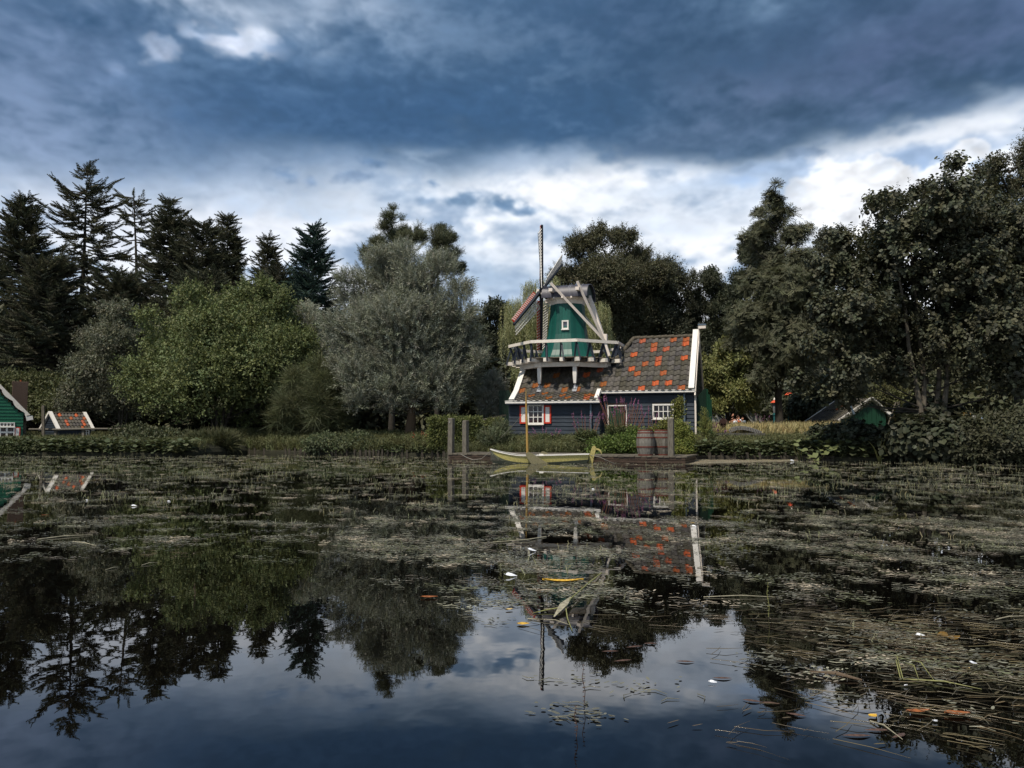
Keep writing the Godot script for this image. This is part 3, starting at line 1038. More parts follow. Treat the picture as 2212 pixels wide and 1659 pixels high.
# ---------------------------------------------------------------- leaves
func make_leaves() -> void:
	var b: MB
	for v in 2:
		b = MB.new()
		for i in 13:
			var p := rdir() * rf(.06, .25)
			b.leaf(p, (p.normalized() + rdir() * .7).normalized(), (Vector3.UP + rdir() * .8).normalized(), rf(.10, .15), rf(.07, .10))
		LEAF["broad%d" % v] = b.mesh()
		b = MB.new()
		for i in 9:
			var p := Vector3(rf(-.07, .07), -.2 + i * .05, rf(-.07, .07))
			var a := i * 2.4
			var d := Vector3(cos(a), rf(.1, .7), sin(a)).normalized()
			b.round_leaf(p + d * .03, d, (Vector3.UP + rdir() * .45).normalized(), rf(.11, .17), rf(.09, .13))
		LEAF["big%d" % v] = b.mesh()
		b = MB.new()
		for i in 20:
			var y := -.25 + i * .028
			var a := i * 2.4 + rf(-.4, .4)
			b.leaf(Vector3(0, y, 0), Vector3(cos(a) * .8, rf(.5, 1.0), sin(a) * .8).normalized(), (Vector3.UP + rdir()).normalized(), rf(.10, .16), .024)
		LEAF["willow%d" % v] = b.mesh()
		b = MB.new()
		for i in 26:
			var y := -i * .046
			var a := i * 2.4 + rf(-.4, .4)
			b.leaf(Vector3(.02 * sin(y * 4), y, .02 * cos(y * 5)), Vector3(cos(a) * .55, rf(-1.0, -.5), sin(a) * .55).normalized(), (Vector3.UP + rdir()).normalized(), rf(.10, .16), .026)
		LEAF["weep%d" % v] = b.mesh()
		b = MB.new()
		for i in 24:
			var y := i * .034
			var sd := 1.0 if i % 2 else -1.0
			var l := .34 * (1.0 - y / 1.05) * rf(.7, 1.25)
			var d := Vector3(sd * rf(.5, .9), .75, rf(-.7, .1)).normalized()
			b.leaf(Vector3(0, y, 0), d, Vector3(rf(-.5, .5), rf(-.5, .5), 1).normalized(), l, .06, .3)
			b.leaf(Vector3(0, y, 0), (d + Vector3(-sd * .4, .1, -.8)).normalized(), Vector3(1, 0, .3).normalized(), l * .7, .05, .3)
		LEAF["spray%d" % v] = b.mesh()
		b = MB.new()
		for k in 3:
			var a := k * 2.1 + rf(-.3, .3)
			var out := Vector3(cos(a), rf(-.1, .5), sin(a)).normalized()
			var u := (Vector3.UP + rdir() * .3).normalized()
			var sd := out.cross(u).normalized()
			for j in 5:
				var p := out * (.06 + j * .065)
				for s in [-1, 1]:
					b.leaf(p, (out * .5 + sd * s).normalized(), u, .115, .042)
		LEAF["ash%d" % v] = b.mesh()
		b = MB.new()
		for i in 16:
			b.leaf(rdir() * .08, (Vector3.UP * rf(.3, 1.0) + rdir() * .75).normalized(), rdir(), rf(.35, .7), .014, .0)
		LEAF["broom%d" % v] = b.mesh()
		b = MB.new()
		for k in 5:
			var p := Vector3(rf(-.12, .12), 0, rf(-.12, .12))
			var hh := rf(.22, .46)
			for j in 9:
				var a := j * 2.4 + k
				b.leaf(p + Vector3(0, hh * j / 8.0, 0), Vector3(cos(a), rf(.1, .9), sin(a)).normalized(), (Vector3.UP + rdir() * .5).normalized(), rf(.06, .11), rf(.025, .045))
		LEAF["herb%d" % v] = b.mesh()
		b = MB.new()
		for i in 20:
			var p := Vector3(rf(-.10, .10), 0, rf(-.10, .10))
			var d := Vector3(rf(-.35, .35), 1, rf(-.35, .35)).normalized()
			var l := rf(.28, .6)
			var sd := d.cross(rdir()).normalized() * .009
			var m := p + d * l * .6
			var t := p + d * l * .92 + Vector3(d.x, -.12, d.z) * l * .35
			b.quad(p - sd, p + sd, m + sd, m - sd)
			b.tri(m - sd, m + sd, t)
		LEAF["grass%d" % v] = b.mesh()
		b = MB.new()
		for i in 9:
			var a := i * 2.4
			var p := Vector3(cos(a) * rf(.03, .2), rf(.02, .32), sin(a) * rf(.03, .2))
			var d := Vector3(cos(a), rf(-.4, .3), sin(a)).normalized()
			b.round_leaf(p, d, (Vector3.UP * .8 + d * .5 + rdir() * .3).normalized(), rf(.12, .2), rf(.11, .17))
		LEAF["round%d" % v] = b.mesh()


func leaf_of(kind: String) -> Mesh:
	return LEAF[kind + str(rng.randi_range(0, 1))]


func girth(shape: String, t: float) -> float:
	match shape:
		"cone": return pow(1 - t, .7) * minf(1, (t + .1) * 4)
		"column": return minf(1, .55 + t * 2.2) * pow(maxf(0, 1 - t), .42)
		"dome": return sqrt(maxf(0, 1 - t * t)) * minf(1, .6 + t * 3)
		"tall": return pow(sin(PI * pow(clampf(t * .94 + .05, 0, 1), .72)), .75)
	return sqrt(maxf(0, 1 - pow(absf(t - .42) / .60, 2.3)))


# a broad-leaved tree: tapered trunk, limbs that reach into uneven clumps, leaf clusters through the clumps
func broad_tree(called: String, label: String, category: String, group: String, px: float, d: float, top: float, half: float, foot: float, o: Dictionary) -> Node3D:
	var base := ground_px(px, d)
	var cx: float = (o.get("cx", px) - px) * d / FOC
	var h: float = at(px, top, d).y - base.y
	var cb: float = at(px, foot, d).y - base.y
	var rx: float = half * d / FOC
	var rz: float = rx * o.get("deep", .85)
	var tr: float = o.get("trunk", .16)
	var kind: String = o.get("leaf", "broad")
	var shape: String = o.get("shape", "round")
	var size: float = o.get("size", 1.0)
	var root := thing(called, label, category, base, 0.0, group)
	var tk := MB.new()
	var stems: Array = o.get("stems", [Vector2.ZERO])
	for s in stems:
		var bent: Vector2 = s
		var top_at := Vector3(cx + bent.x, lerpf(cb, h, .72), bent.y)
		var pts := []
		var rad := []
		for i in 7:
			var t := i / 6.0
			pts.append(Vector3(bent.x * .12, -.15, bent.y * .12).lerp(top_at, t) + Vector3(rf(-.5, .5), 0, rf(-.5, .5)) * tr * (0 if i == 0 else 1))
			rad.append(tr * (1.28 if i == 0 else lerpf(1.0, .25, t)) / (1.0 if stems.size() == 1 else 1.35))
		tk.tube(pts, rad, 9)
	obj("trunk", tk, M[o.get("bark", "bark")], root)
	var lobes := []
	var n: int = o.get("lobes", 22)
	var limb := MB.new()
	var given: Array = o.get("clumps", [])
	for q in given:
		var w := at(q[0], q[1], d) - base
		var big: float = q[2] * d / FOC
		var edge := clampf(absf(w.x - cx) / rx, 0, 1)
		w.z = rf(-.62, .62) * rz * sqrt(1.0 - edge * edge * .9)
		lobes.append([w, big])
		var f := Vector3(cx * clampf(w.y / h, 0, 1), maxf(minf(cb * 1.15, w.y), w.y - absf(w.x - cx) * .55 - .4), 0)
		limb.tube([f, f.lerp(w, .5) + Vector3(rf(-.2, .2), -.06 * f.distance_to(w), 0), w], [tr * .24, tr * .14, tr * .04], 5, false)
	if given.size():
		n = given.size()
	for i in n:
		if given.size():
			break
		var t := clampf((i + rf(.1, .9)) / n, .02, .97)
		var g := girth(shape, t)
		var a := i * 2.399 + rf(-.5, .5)
		var k := rf(.38, .82) if i < n - 2 else .1
		var big: float = minf(rx, (h - cb) * .5) * rf(.30, .46) * o.get("clump", 1.0) * lerpf(.6, 1.0, g)
		var c := Vector3(cx + cos(a) * g * rx * k, lerpf(cb + big * .55, h - big * .75, t), sin(a) * g * rz * k)
		lobes.append([c, big])
		var f := Vector3(cx * c.y / h * .8, maxf(minf(cb * .75, c.y * .7), c.y - Vector2(c.x - cx, c.z).length() * .9 - .3), 0)
		var mid := f.lerp(c, .5) + Vector3(0, -.08 * f.distance_to(c), 0)
		limb.tube([f, mid, c], [tr * .36, tr * .22, tr * .06], 5, false)
	obj("limbs", limb, M["bark dark"], root).set_meta("kind", "stuff")
	var total := 0.0
	for q in lobes:
		total += q[1] * q[1]
	var count: int = int(o.get("n", 3000) * 1.45)
	var seed_at := Vector3(px * 7.0, d * 31.0, 0)
	var xf := [[], []]
	var hang: bool = kind == "weep"
	for q in lobes:
		var m := int(count * q[1] * q[1] / total)
		for i in m:
			var dr := rdir()
			if dr.y < -.25 and rf(0, 1) < .55:
				dr.y = -dr.y
			var r: float = q[1] * (pow(rf(.15, 1), .5) * rf(.88, 1.08) + (rf(0, .3) if rf(0, 1) < .15 else 0.0))
			var p: Vector3 = q[0] + Vector3(dr.x, dr.y * .82, dr.z) * r
			if p.y < .2:
				continue
			if nz.get_noise_3dv(p * 42.0 + seed_at) < -.03 and rf(0, 1) < .82:
				continue
			var s := size * rf(.6, 1.4)
			var bs: Basis
			if hang:
				bs = basis_y(Vector3(rf(-.12, .12), 1, rf(-.12, .12)), rf(0, TAU)).scaled(Vector3(s, s * rf(.7, 1.5), s))
			else:
				bs = basis_y(dr * .7 + Vector3.UP * .45 + rdir() * .45, rf(0, TAU)).scaled(Vector3(s, s, s))
			xf[i % 2].append(Transform3D(bs, p))
	# loose shoots beyond the clumps make the outline uneven
	for i in int(o.get("shoots", 60)) * 2:
		var q: Array = lobes[rng.randi_range(0, n - 1)]
		if q[1] < .75:
			continue
		var dr := rdir()
		dr.y = absf(dr.y) * .8 + .35
		dr = dr.normalized()
		var len: float = minf(q[1], 1.6) * rf(.2, .7)
		for j in 5:
			var s := size * lerpf(.95, .5, j / 4.0)
			xf[j % 2].append(Transform3D(basis_y(dr + rdir() * .25, rf(0, TAU)).scaled(Vector3(s, s, s)), q[0] + dr * (q[1] * .85 + len * j / 4.0)))
	var cols := tints(o.get("tint", Color(.05, .06, .03)), o.get("vary", .3))
	var lm: Material = M[o.get("mat", "foliage")]
	for v in 2:
		scatter("crown", LEAF[kind + str(v)], lm, xf[v], cols, root)
	return root


# a conifer: straight trunk, whorls of drooping branches, flat sprays along them
func conifer(called: String, label: String, group: String, px: float, d: float, top: float, half: float, foot: float, o: Dictionary) -> void:
	var base := ground_px(px, d)
	var h: float = at(px, top, d).y - base.y
	var cb: float = at(px, foot, d).y - base.y
	var rb: float = half * 1.55 * d / FOC
	var root := thing(called, label, "conifer", base, 0.0, group)
	var tr := h * .014 + .05
	var tk := MB.new()
	var lean: float = o.get("lean", 0.0)
	var axis := func(y: float) -> Vector3: return Vector3(lean * h * pow(y / h, 1.5) * .1 + sin(y * .35 + px) * .09, y, 0)
	var pts := []
	var rad := []
	for i in 11:
		pts.append(axis.call(h * i / 10.0))
		rad.append(lerpf(tr, .02, i / 10.0))
	tk.tube(pts, rad, 8)
	obj("trunk", tk, M[o.get("bark", "bark dark")], root)
	var br := MB.new()
	var xf := [[], []]
	var y := cb
	var step: float = o.get("step", .42)
	var bare: float = o.get("bare", .1)
	var power: float = o.get("power", .8)
	var sz: float = o.get("size", 1.0)
	while y < h - .12:
		var t := (y - cb) / (h - cb)
		var reach := rb * (pow(1 - t, power) * minf(1, .55 + t * 3) + .03)
		var many := rng.randi_range(6, 8)
		var a0 := rf(0, TAU)
		for k in many:
			if rf(0, 1) < bare:
				continue
			var a := a0 + TAU * k / many + rf(-.35, .35)
			var len: float = reach * rf(.35, 1.12)
			var out := Vector3(cos(a), 0, sin(a))
			var rise: float = lerpf(o.get("rise", .05), .75, t * t)
			var sag: float = o.get("sag", .22)
			var at_f := func(s: float) -> Vector3: return out * len * s + Vector3(0, len * (rise * s - sag * 2.2 * s * (1.15 - s)), 0)
			var root_at: Vector3 = axis.call(minf(y + rf(-.6, .6), h - .1))
			br.tube([root_at, root_at + at_f.call(.5), root_at + at_f.call(1.0)], [tr * .16 + .012, tr * .1 + .008, .006], 4, false)
			var m := int(maxf(2, len / (.15 * sz)))
			for j in m:
				var s := lerpf(.22, 1.0, (j + rf(0, .8)) / m)
				var p: Vector3 = root_at + at_f.call(s)
				var dirn: Vector3 = (at_f.call(minf(s + .1, 1.1)) - at_f.call(s)).normalized()
				var side := dirn.cross(Vector3.UP).normalized()
				var sg := 1.0 if j % 2 else -1.0
				var yy := (dirn + side * sg * rf(.1, 1.0) + Vector3(0, rf(-.6, .15), 0)).normalized()
				var zz := (Vector3.UP + rdir() * .35)
				var xx := yy.cross(zz).normalized()
				var sc := sz * rf(.55, 1.35) * lerpf(1.0, .75, s)
				xf[j % 2].append(Transform3D(Basis(xx, yy, xx.cross(yy)).scaled(Vector3(sc, sc, sc)), p))
		y += step * lerpf(1.0, .55, t) * rf(.8, 1.2)
	for i in 4:
		xf[0].append(Transform3D(basis_y(Vector3.UP + rdir() * .3, i * 1.6).scaled(Vector3.ONE * sz * .6), axis.call(h - .25 - i * .12)))
	obj("branches", br, M["bark dark"], root).set_meta("kind", "stuff")
	var cols := tints(o.get("tint", Color(.03, .034, .02)), .32)
	for v in 2:
		scatter("crown", LEAF["spray%d" % v], M["needles"], xf[v], cols, root)


func make_trees() -> void:
	var cg := "tall conifers behind the left bank"
	var dk := Color(.085, .090, .058)
	conifer("spruce_tree", "dark spruce at the left edge behind the green house", cg, 35, 62, 428, 112, 900, {"tint": dk, "power": .75, "size": 1.15})
	conifer("fir_tree", "tallest fir on the left with an open ragged crown and bare trunk below", cg, 160, 66, 366, 96, 690, {"tint": dk, "power": .55, "bare": .3, "step": .8, "sag": .3, "size": 1.2, "lean": .2})
	conifer("fir_tree", "thin leaning fir with a sparse top right of the tallest fir", cg, 292, 66, 412, 62, 700, {"tint": Color(0.084, 0.088, 0.048), "power": .45, "bare": .42, "step": .9, "lean": -.35, "sag": .3, "size": 1.15})
	conifer("spruce_tree", "dense dark spruce with a narrow pointed top, fourth from the left edge", cg, 356, 63, 432, 92, 880, {"tint": dk, "power": .75, "size": 1.15})
	conifer("pine_tree", "lower round-topped dark conifer between two pointed spruces", cg, 428, 60, 486, 66, 880, {"tint": dk, "power": .45, "size": 1.15})
	conifer("spruce_tree", "pointed dark spruce above the light green alder's left shoulder", cg, 480, 66, 468, 70, 880, {"tint": dk, "power": .75, "size": 1.15})
	conifer("spruce_tree", "small pointed spruce directly left of the blue-green fir", cg, 568, 66, 514, 62, 880, {"tint": dk, "power": .8, "size": 1.1})
	conifer("blue_fir_tree", "blue-green fir with a neat conical top left of the big silver willow", cg, 672, 54, 487, 76, 880, {"tint": Color(0.058, 0.094, 0.080), "power": .72, "bare": .04, "rise": .3, "sag": .12, "size": 1.0})
	conifer("spruce_tree", "dark broad spruce low at the far left behind the chimney", cg, 95, 56, 560, 120, 910, {"tint": dk, "power": .6, "size": 1.2})
	conifer("spruce_tree", "dark shaded spruce filling the gap below the thin leaning fir", cg, 250, 58, 600, 110, 910, {"tint": dk, "power": .5, "size": 1.2})
	conifer("spruce_tree", "dark shaded spruce rising behind the light green alder", cg, 440, 56, 600, 120, 910, {"tint": dk, "power": .5, "size": 1.2})
	conifer("spruce_tree", "dark shaded spruce between the alder and the blue-green fir", cg, 610, 58, 590, 100, 910, {"tint": dk, "power": .5, "size": 1.2})
	var bg := "tall dark trees behind the pond"
	broad_tree("birch_tree", "dark tree whose pointed shoots stand above the silver willow's middle", "tree", bg, 845, 52, 446, 95, 800, {"clumps": [[835,468,8],[850,452,7],[862,463,8],[846,480,15],[828,492,14],[866,492,16],[812,520,18],[850,520,30],[882,528,22],[840,570,40],[800,560,24],[905,492,8],[900,508,13],[912,522,16]], "leaf": "willow", "tint": Color(0.100, 0.110, 0.060), "shape": "tall", "n": 5720, "size": .85, "shoots": 40, "trunk": .2, "bark": "bark dark"})
	broad_tree("birch_tree", "dark tree showing above the silver willow's right shoulder", "tree", bg, 945, 54, 480, 78, 800, {"clumps": [[950,486,8],[966,498,9],[940,505,15],[976,518,12],[986,544,13],[955,530,24],[988,575,16],[960,570,34]], "leaf": "willow", "tint": Color(0.090, 0.100, 0.056), "shape": "tall", "n": 4840, "size": .85, "shoots": 40, "trunk": .2, "bark": "bark dark"})
	broad_tree("oak_tree", "dark tree low behind the gap between silver willow and windmill", "tree", bg, 1072, 62, 640, 72, 915, {"tint": Color(0.056, 0.064, 0.040), "n": 5720, "size": 1.29, "trunk": .25, "bark": "bark dark"})
	broad_tree("beech_tree", "broad dark tree with brownish shoots behind the tiled roof", "tree", bg, 1312, 60, 500, 118, 800, {"clumps": [[1310,620,72],[1340,700,80],[1250,545,34],[1290,530,30],[1345,525,31],[1380,560,34],[1220,600,32],[1280,600,50],[1350,600,52],[1410,610,40],[1240,670,45],[1310,680,55],[1390,680,50],[1330,740,50],[1400,750,45]], "tint": Color(0.088, 0.088, 0.052), "n": 14256, "size": 1.05, "lobes": 30, "shoots": 340, "trunk": .3, "bark": "bark dark"})
	broad_tree("beech_tree", "broad dark tree behind the right end of the tiled roof", "tree", bg, 1440, 62, 555, 92, 860, {"tint": Color(0.060, 0.066, 0.042), "n": 7920, "size": 1.09, "lobes": 26, "shoots": 220, "trunk": .3, "bark": "bark dark"})
	broad_tree("oak_tree", "dark tree in the gap left of the tall ash", "tree", bg, 1540, 62, 574, 64, 850, {"tint": Color(0.060, 0.068, 0.042), "n": 5720, "size": 1.09, "shoots": 180, "trunk": .25, "bark": "bark dark"})
	broad_tree("oak_tree", "dark tree just left behind the ash's crown", "tree", bg, 1620, 58, 520, 62, 850, {"tint": Color(0.060, 0.068, 0.042), "n": 5280, "size": 1.09, "shoots": 180, "trunk": .25, "bark": "bark dark"})
	broad_tree("oak_tree", "greyish dark tree in the dip between ash and the large alder", "tree", bg, 1800, 52, 490, 80, 900, {"tint": Color(0.084, 0.088, 0.064), "n": 7040, "size": 1.02, "shoots": 180, "trunk": .25, "bark": "bark dark"})
	broad_tree("oak_tree", "tallest dark tree in the upper right corner", "tree", bg, 2200, 36, 312, 150, 880, {"clumps": [[2130,372,28],[2180,348,30],[2215,335,32],[2262,342,56],[2150,420,48],[2225,420,66],[2100,425,36],[2200,520,80],[2130,520,60],[2265,520,90],[2200,640,90],[2150,700,70],[2265,740,90]], "tint": Color(0.080, 0.082, 0.048), "n": 11000, "size": .85, "lobes": 30, "shoots": 300, "trunk": .3, "bark": "bark dark"})
	broad_tree("oak_tree", "dark tree beyond the right edge above the lawn", "tree", bg, 2330, 34, 380, 190, 850, {"tint": Color(0.072, 0.076, 0.044), "n": 4200, "size": 1.3, "trunk": .3, "bark": "bark dark"})
	# nearer trees
	broad_tree("grey_alder_tree", "slim greyish green tree behind the tiny tiled hut", "tree", "", 262, 42, 655, 84, 925, {"clumps": [[240,760,62],[235,850,70],[235,690,34],[270,675,27],[205,740,42],[260,740,45],[180,800,42],[235,800,55],[290,790,45],[170,860,40],[230,870,50],[290,860,45],[300,710,26],[160,890,30],[222,665,16]], "tint": Color(0.135, 0.142, 0.095), "shape": "tall", "n": 3600, "size": .85, "trunk": .09, "stems": [Vector2(-.5, 0), Vector2(.3, .2), Vector2(.7, -.3)], "bark": "bark", "shoots": 110})
	broad_tree("alder_tree", "large rounded light green alder on the left bank", "tree", "", 470, 40, 612, 168, 915, {"clumps": [[500,735,115],[470,830,100],[575,780,105],[400,800,80],[345,745,58],[330,830,65],[400,700,56],[395,790,75],[432,655,40],[472,662,50],[470,740,80],[450,840,85],[535,645,44],[560,628,34],[560,700,72],[590,655,38],[612,730,58],[640,750,46],[560,800,90],[630,830,65],[520,870,70],[380,870,60],[662,800,40],[330,692,30]], "tint": Color(.125, .150, .058), "cx": 488, "n": 10530, "size": .95, "lobes": 40, "clump": .82, "shoots": 150, "trunk": .13, "shape": "dome", "stems": [Vector2(-1.4, 0), Vector2(-.5, .4), Vector2(.6, 0), Vector2(1.5, -.3)], "vary": .35})
	broad_tree("silver_bush", "pale silvery bush between the alder and the big willow", "bush", "", 660, 42, 655, 74, 920, {"tint": Color(0.280, 0.290, 0.230), "leaf": "willow", "mat": "silver", "n": 3400, "size": 1.1, "trunk": .07, "shape": "tall"})
	broad_tree("broom_bush", "dark wispy broom bush left of the willow trunk", "bush", "", 690, 37.5, 780, 100, 945, {"tint": Color(0.092, 0.104, 0.052), "leaf": "broom", "n": 2600, "size": 1.0, "trunk": .05, "stems": [Vector2(-1.2, 0), Vector2(-.3, .4), Vector2(.8, 0), Vector2(1.6, .3)], "shape": "dome"})
	broad_tree("silver_willow_tree", "big rounded silver grey willow left of the windmill", "tree", "", 884, 36.5, 488, 166, 905, {"clumps": [[870,640,85],[880,740,115],[805,720,80],[950,740,85],[870,820,90],[800,800,60],[960,820,60],[850,545,36],[815,562,32],[885,560,36],[930,560,30],[960,590,34],[780,600,42],[835,610,50],[900,620,50],[990,620,32],[745,640,38],[800,670,55],[870,690,60],[940,680,55],[1000,690,40],[725,710,34],[770,740,52],[850,770,62],[930,760,58],[1005,760,45],[740,790,34],[790,820,48],[860,840,50],[940,830,52],[1000,830,42],[1037,780,26],[780,868,26],[970,868,30],[735,598,20]], "tint": Color(.2, .208, .155), "leaf": "willow", "mat": "silver", "n": 20000, "size": 1.05, "lobes": 46, "clump": .8, "trunk": .24, "bark": "bark brown", "shoots": 200, "shape": "tall", "vary": .3})
	broad_tree("silver_bush", "small silvery willow bush left of the house wall", "bush", "", 1072, 38, 800, 46, 930, {"tint": Color(0.280, 0.290, 0.240), "leaf": "willow", "mat": "silver", "n": 1700, "size": .9, "trunk": .05, "shape": "tall"})
	broad_tree("weeping_willow_tree", "pale green weeping willow behind the windmill tower", "tree", "", 1200, 47, 590, 116, 850, {"clumps": [[1200,700,75],[1270,720,55],[1140,700,48],[1150,625,26],[1190,610,26],[1115,660,30],[1160,670,40],[1098,705,24],[1150,730,42],[1210,660,45],[1262,650,30],[1292,672,26],[1302,720,30],[1240,720,45],[1190,760,45],[1130,780,34],[1310,770,24]], "tint": Color(0.250, 0.270, 0.124), "leaf": "weep", "mat": "silver", "n": 6210, "size": 1.0, "lobes": 34, "clump": .85, "trunk": .25, "shoots": 0})
	broad_tree("ash_tree", "tall ash with a pointed airy crown and straight trunk behind the lamps", "tree", "", 1686, 37, 404, 98, 860, {"clumps": [[1690,640,70],[1695,740,85],[1675,560,48],[1640,720,60],[1745,690,55],[1668,440,20],[1688,472,26],[1652,492,24],[1716,508,22],[1640,520,22],[1668,408,7],[1662,424,11],[1673,440,15],[1652,452,12],[1692,452,15],[1640,470,14],[1678,480,28],[1650,515,28],[1710,515,32],[1608,520,16],[1740,500,18],[1670,560,42],[1720,570,42],[1640,620,45],[1700,630,50],[1750,620,38],[1620,690,48],[1690,700,58],[1755,690,45],[1610,750,42],[1680,770,55],[1745,760,48],[1640,820,35],[1720,820,38]], "tint": Color(.108, .115, .068), "leaf": "ash", "n": 13000, "size": .8, "lobes": 40, "clump": .72, "trunk": .2, "bark": "bark", "shoots": 120, "shape": "cone"})
	broad_tree("pear_tree", "small fruit tree with a low spreading crown right of the house", "tree", "", 1567, 38, 724, 92, 900, {"tint": Color(0.184, 0.192, 0.072), "cx": 1585, "n": 3400, "size": .8, "lobes": 26, "clump": .85, "trunk": .12, "bark": "bark dark", "shoots": 100, "shape": "dome"})
	broad_tree("large_alder_tree", "big dark broad-leaved alder leaning over the right bank", "tree", "", 2010, 27, 372, 225, 900, {"clumps": [[1960,560,115],[2080,620,130],[1900,700,110],[2060,740,110],[1830,700,70],[2170,560,100],[1990,480,70],[1815,868,26],[2040,400,32],[1990,420,38],[1930,435,36],[1870,462,36],[2080,440,45],[2140,450,50],[1830,512,38],[1900,520,60],[1980,500,60],[2060,510,65],[2150,530,70],[2220,500,70],[1800,590,46],[1870,610,65],[1950,600,70],[2040,610,75],[2130,640,75],[2220,620,75],[1775,680,45],[1840,710,65],[1920,700,70],[2000,720,70],[2090,730,70],[2180,730,75],[1760,760,42],[1820,800,55],[1890,788,46],[1960,800,46],[2150,820,55],[2220,810,60],[1730,830,32],[1790,850,30],[1830,850,22],[2055,378,18],[2000,392,20]], "tint": Color(.066, .071, .043), "leaf": "big", "n": 13000, "size": .9, "lobes": 52, "clump": .72, "trunk": .15, "bark": "bark pale", "shoots": 260, "deep": 1.0, "shape": "dome", "stems": [Vector2(-1.3, .3), Vector2(-.5, 0), Vector2(.9, -.2), Vector2(1.2, .5)], "vary": .4})
	# undergrowth and far wood that read as one mass
	var xf := [[], []]
	for i in 12000:
		var px := rf(-260, 2480)
		var d := rf(56, 78)
		var p := ground_px(px, d)
		var hgt := (9.0 if px < 620 else 5.5) + 2.5 * nz.get_noise_2d(px * 6.0, d * 2.0)
		p.y += pow(rf(0, 1), .8) * hgt
		xf[i % 2].append(Transform3D(basis_y(Vector3.UP + rdir(), rf(0, TAU)).scaled(Vector3.ONE * rf(3.2, 5.0)), p))
	var cols := tints(Color(.08, .086, .05), .35)
	var under := thing("woodland_undergrowth", "dark undergrowth closing the wood behind the pond", "undergrowth")
	under.set_meta("kind", "stuff")
	for v in 2:
		scatter("leaves", LEAF["broad%d" % v], M["foliage"], xf[v], cols, under)
	xf = [[], []]
	for i in 8000:
		var px := rf(-300, 2520)
		var d := rf(80, 105)
		var p := ground_px(px, d)
		var hgt := 11.0 + 4.0 * nz.get_noise_2d(px * 4.0, d)
		p.y += rf(0, 1) * hgt
		xf[i % 2].append(Transform3D(basis_y(Vector3.UP + rdir(), rf(0, TAU)).scaled(Vector3.ONE * rf(5.0, 8.0)), p))
	var farw := thing("far_wood", "far dark wood seen between the trunks", "wood")
	farw.set_meta("kind", "stuff")
	for v in 2:
		scatter("leaves", LEAF["broad%d" % v], M["foliage"], xf[v], cols, farw)


# ---------------------------------------------------------------- dock, boat, barrels and the bank in front of the house
func shore_d(px: float) -> float:
	var d := 30.0
	for i in 6:
		d = -shore_z((px - 1106.0) / FOC * d)
	return d


func strip(xf: Array, px0: float, px1: float, s0: float, s1: float, n: int, lo: float, hi: float, sink := 0.0, lean := .25) -> void:
	for i in n:
		var px := rf(px0, px1)
		var d := shore_d(px) + rf(s0, s1)
		var p := ground_px(px, d)
		p.y -= sink
		var s := rf(lo, hi)
		xf[i % 2].append(Transform3D(basis_y(Vector3.UP + rdir() * lean, rf(0, TAU)).scaled(Vector3(s, s, s)), p))


func mound(xf: Array, px: float, py: float, d: float, rx: float, ry: float, n: int, lo: float, hi: float) -> void:
	var c := at(px, py, d)
	var a := rx * d / FOC
	var b := ry * d / FOC
	for i in n:
		var dr := rdir()
		var r := pow(rf(.1, 1), .45)
		var p := c + Vector3(dr.x * a, dr.y * b, dr.z * a * .7) * r
		if p.y < .03:
			continue
		var s := rf(lo, hi)
		xf[i % 2].append(Transform3D(basis_y(dr * .6 + Vector3.UP * .5 + rdir() * .4, rf(0, TAU)).scaled(Vector3(s, s, s)), p))


func cover(called: String, label: String, category: String, kind: String, xf: Array, tint: Color, vary := .32, mt := "foliage") -> void:
	var o := thing(called, label, category)
	o.set_meta("kind", "stuff")
	var cols := tints(tint, vary)
	for v in 2:
		scatter("leaves", LEAF[kind + str(v)], M[mt], xf[v], cols, o)


func bush(called: String, label: String, kind: String, list: Array, tint: Color, vary := .32, mt := "foliage", group := "") -> void:
	# list of [px, py, distance, half width, half height, clusters, smallest, largest]
	var q0: Array = list[0]
	var base := ground_px(q0[0], q0[2])
	var o := thing(called, label, "bush", base, 0.0, group)
	var xf := [[], []]
	var st := MB.new()
	for q in list:
		mound(xf, q[0], q[1], q[2], q[3], q[4], q[5], q[6], q[7])
		var c := at(q[0], q[1], q[2])
		st.tube([base + Vector3(rf(-.1, .1), -.1, rf(-.1, .1)), base.lerp(c, .5) + rdir() * .08, c], [.018, .013, .006], 5, false)
	for v in 2:
		for i in xf[v].size():
			xf[v][i].origin -= base
	for i in st.v.size():
		st.v[i] -= base
	obj("stems", st, M["bark dark"], o)
	var cols := tints(tint, vary)
	for v in 2:
		scatter("foliage", LEAF[kind + str(v)], M[mt], xf[v], cols, o)


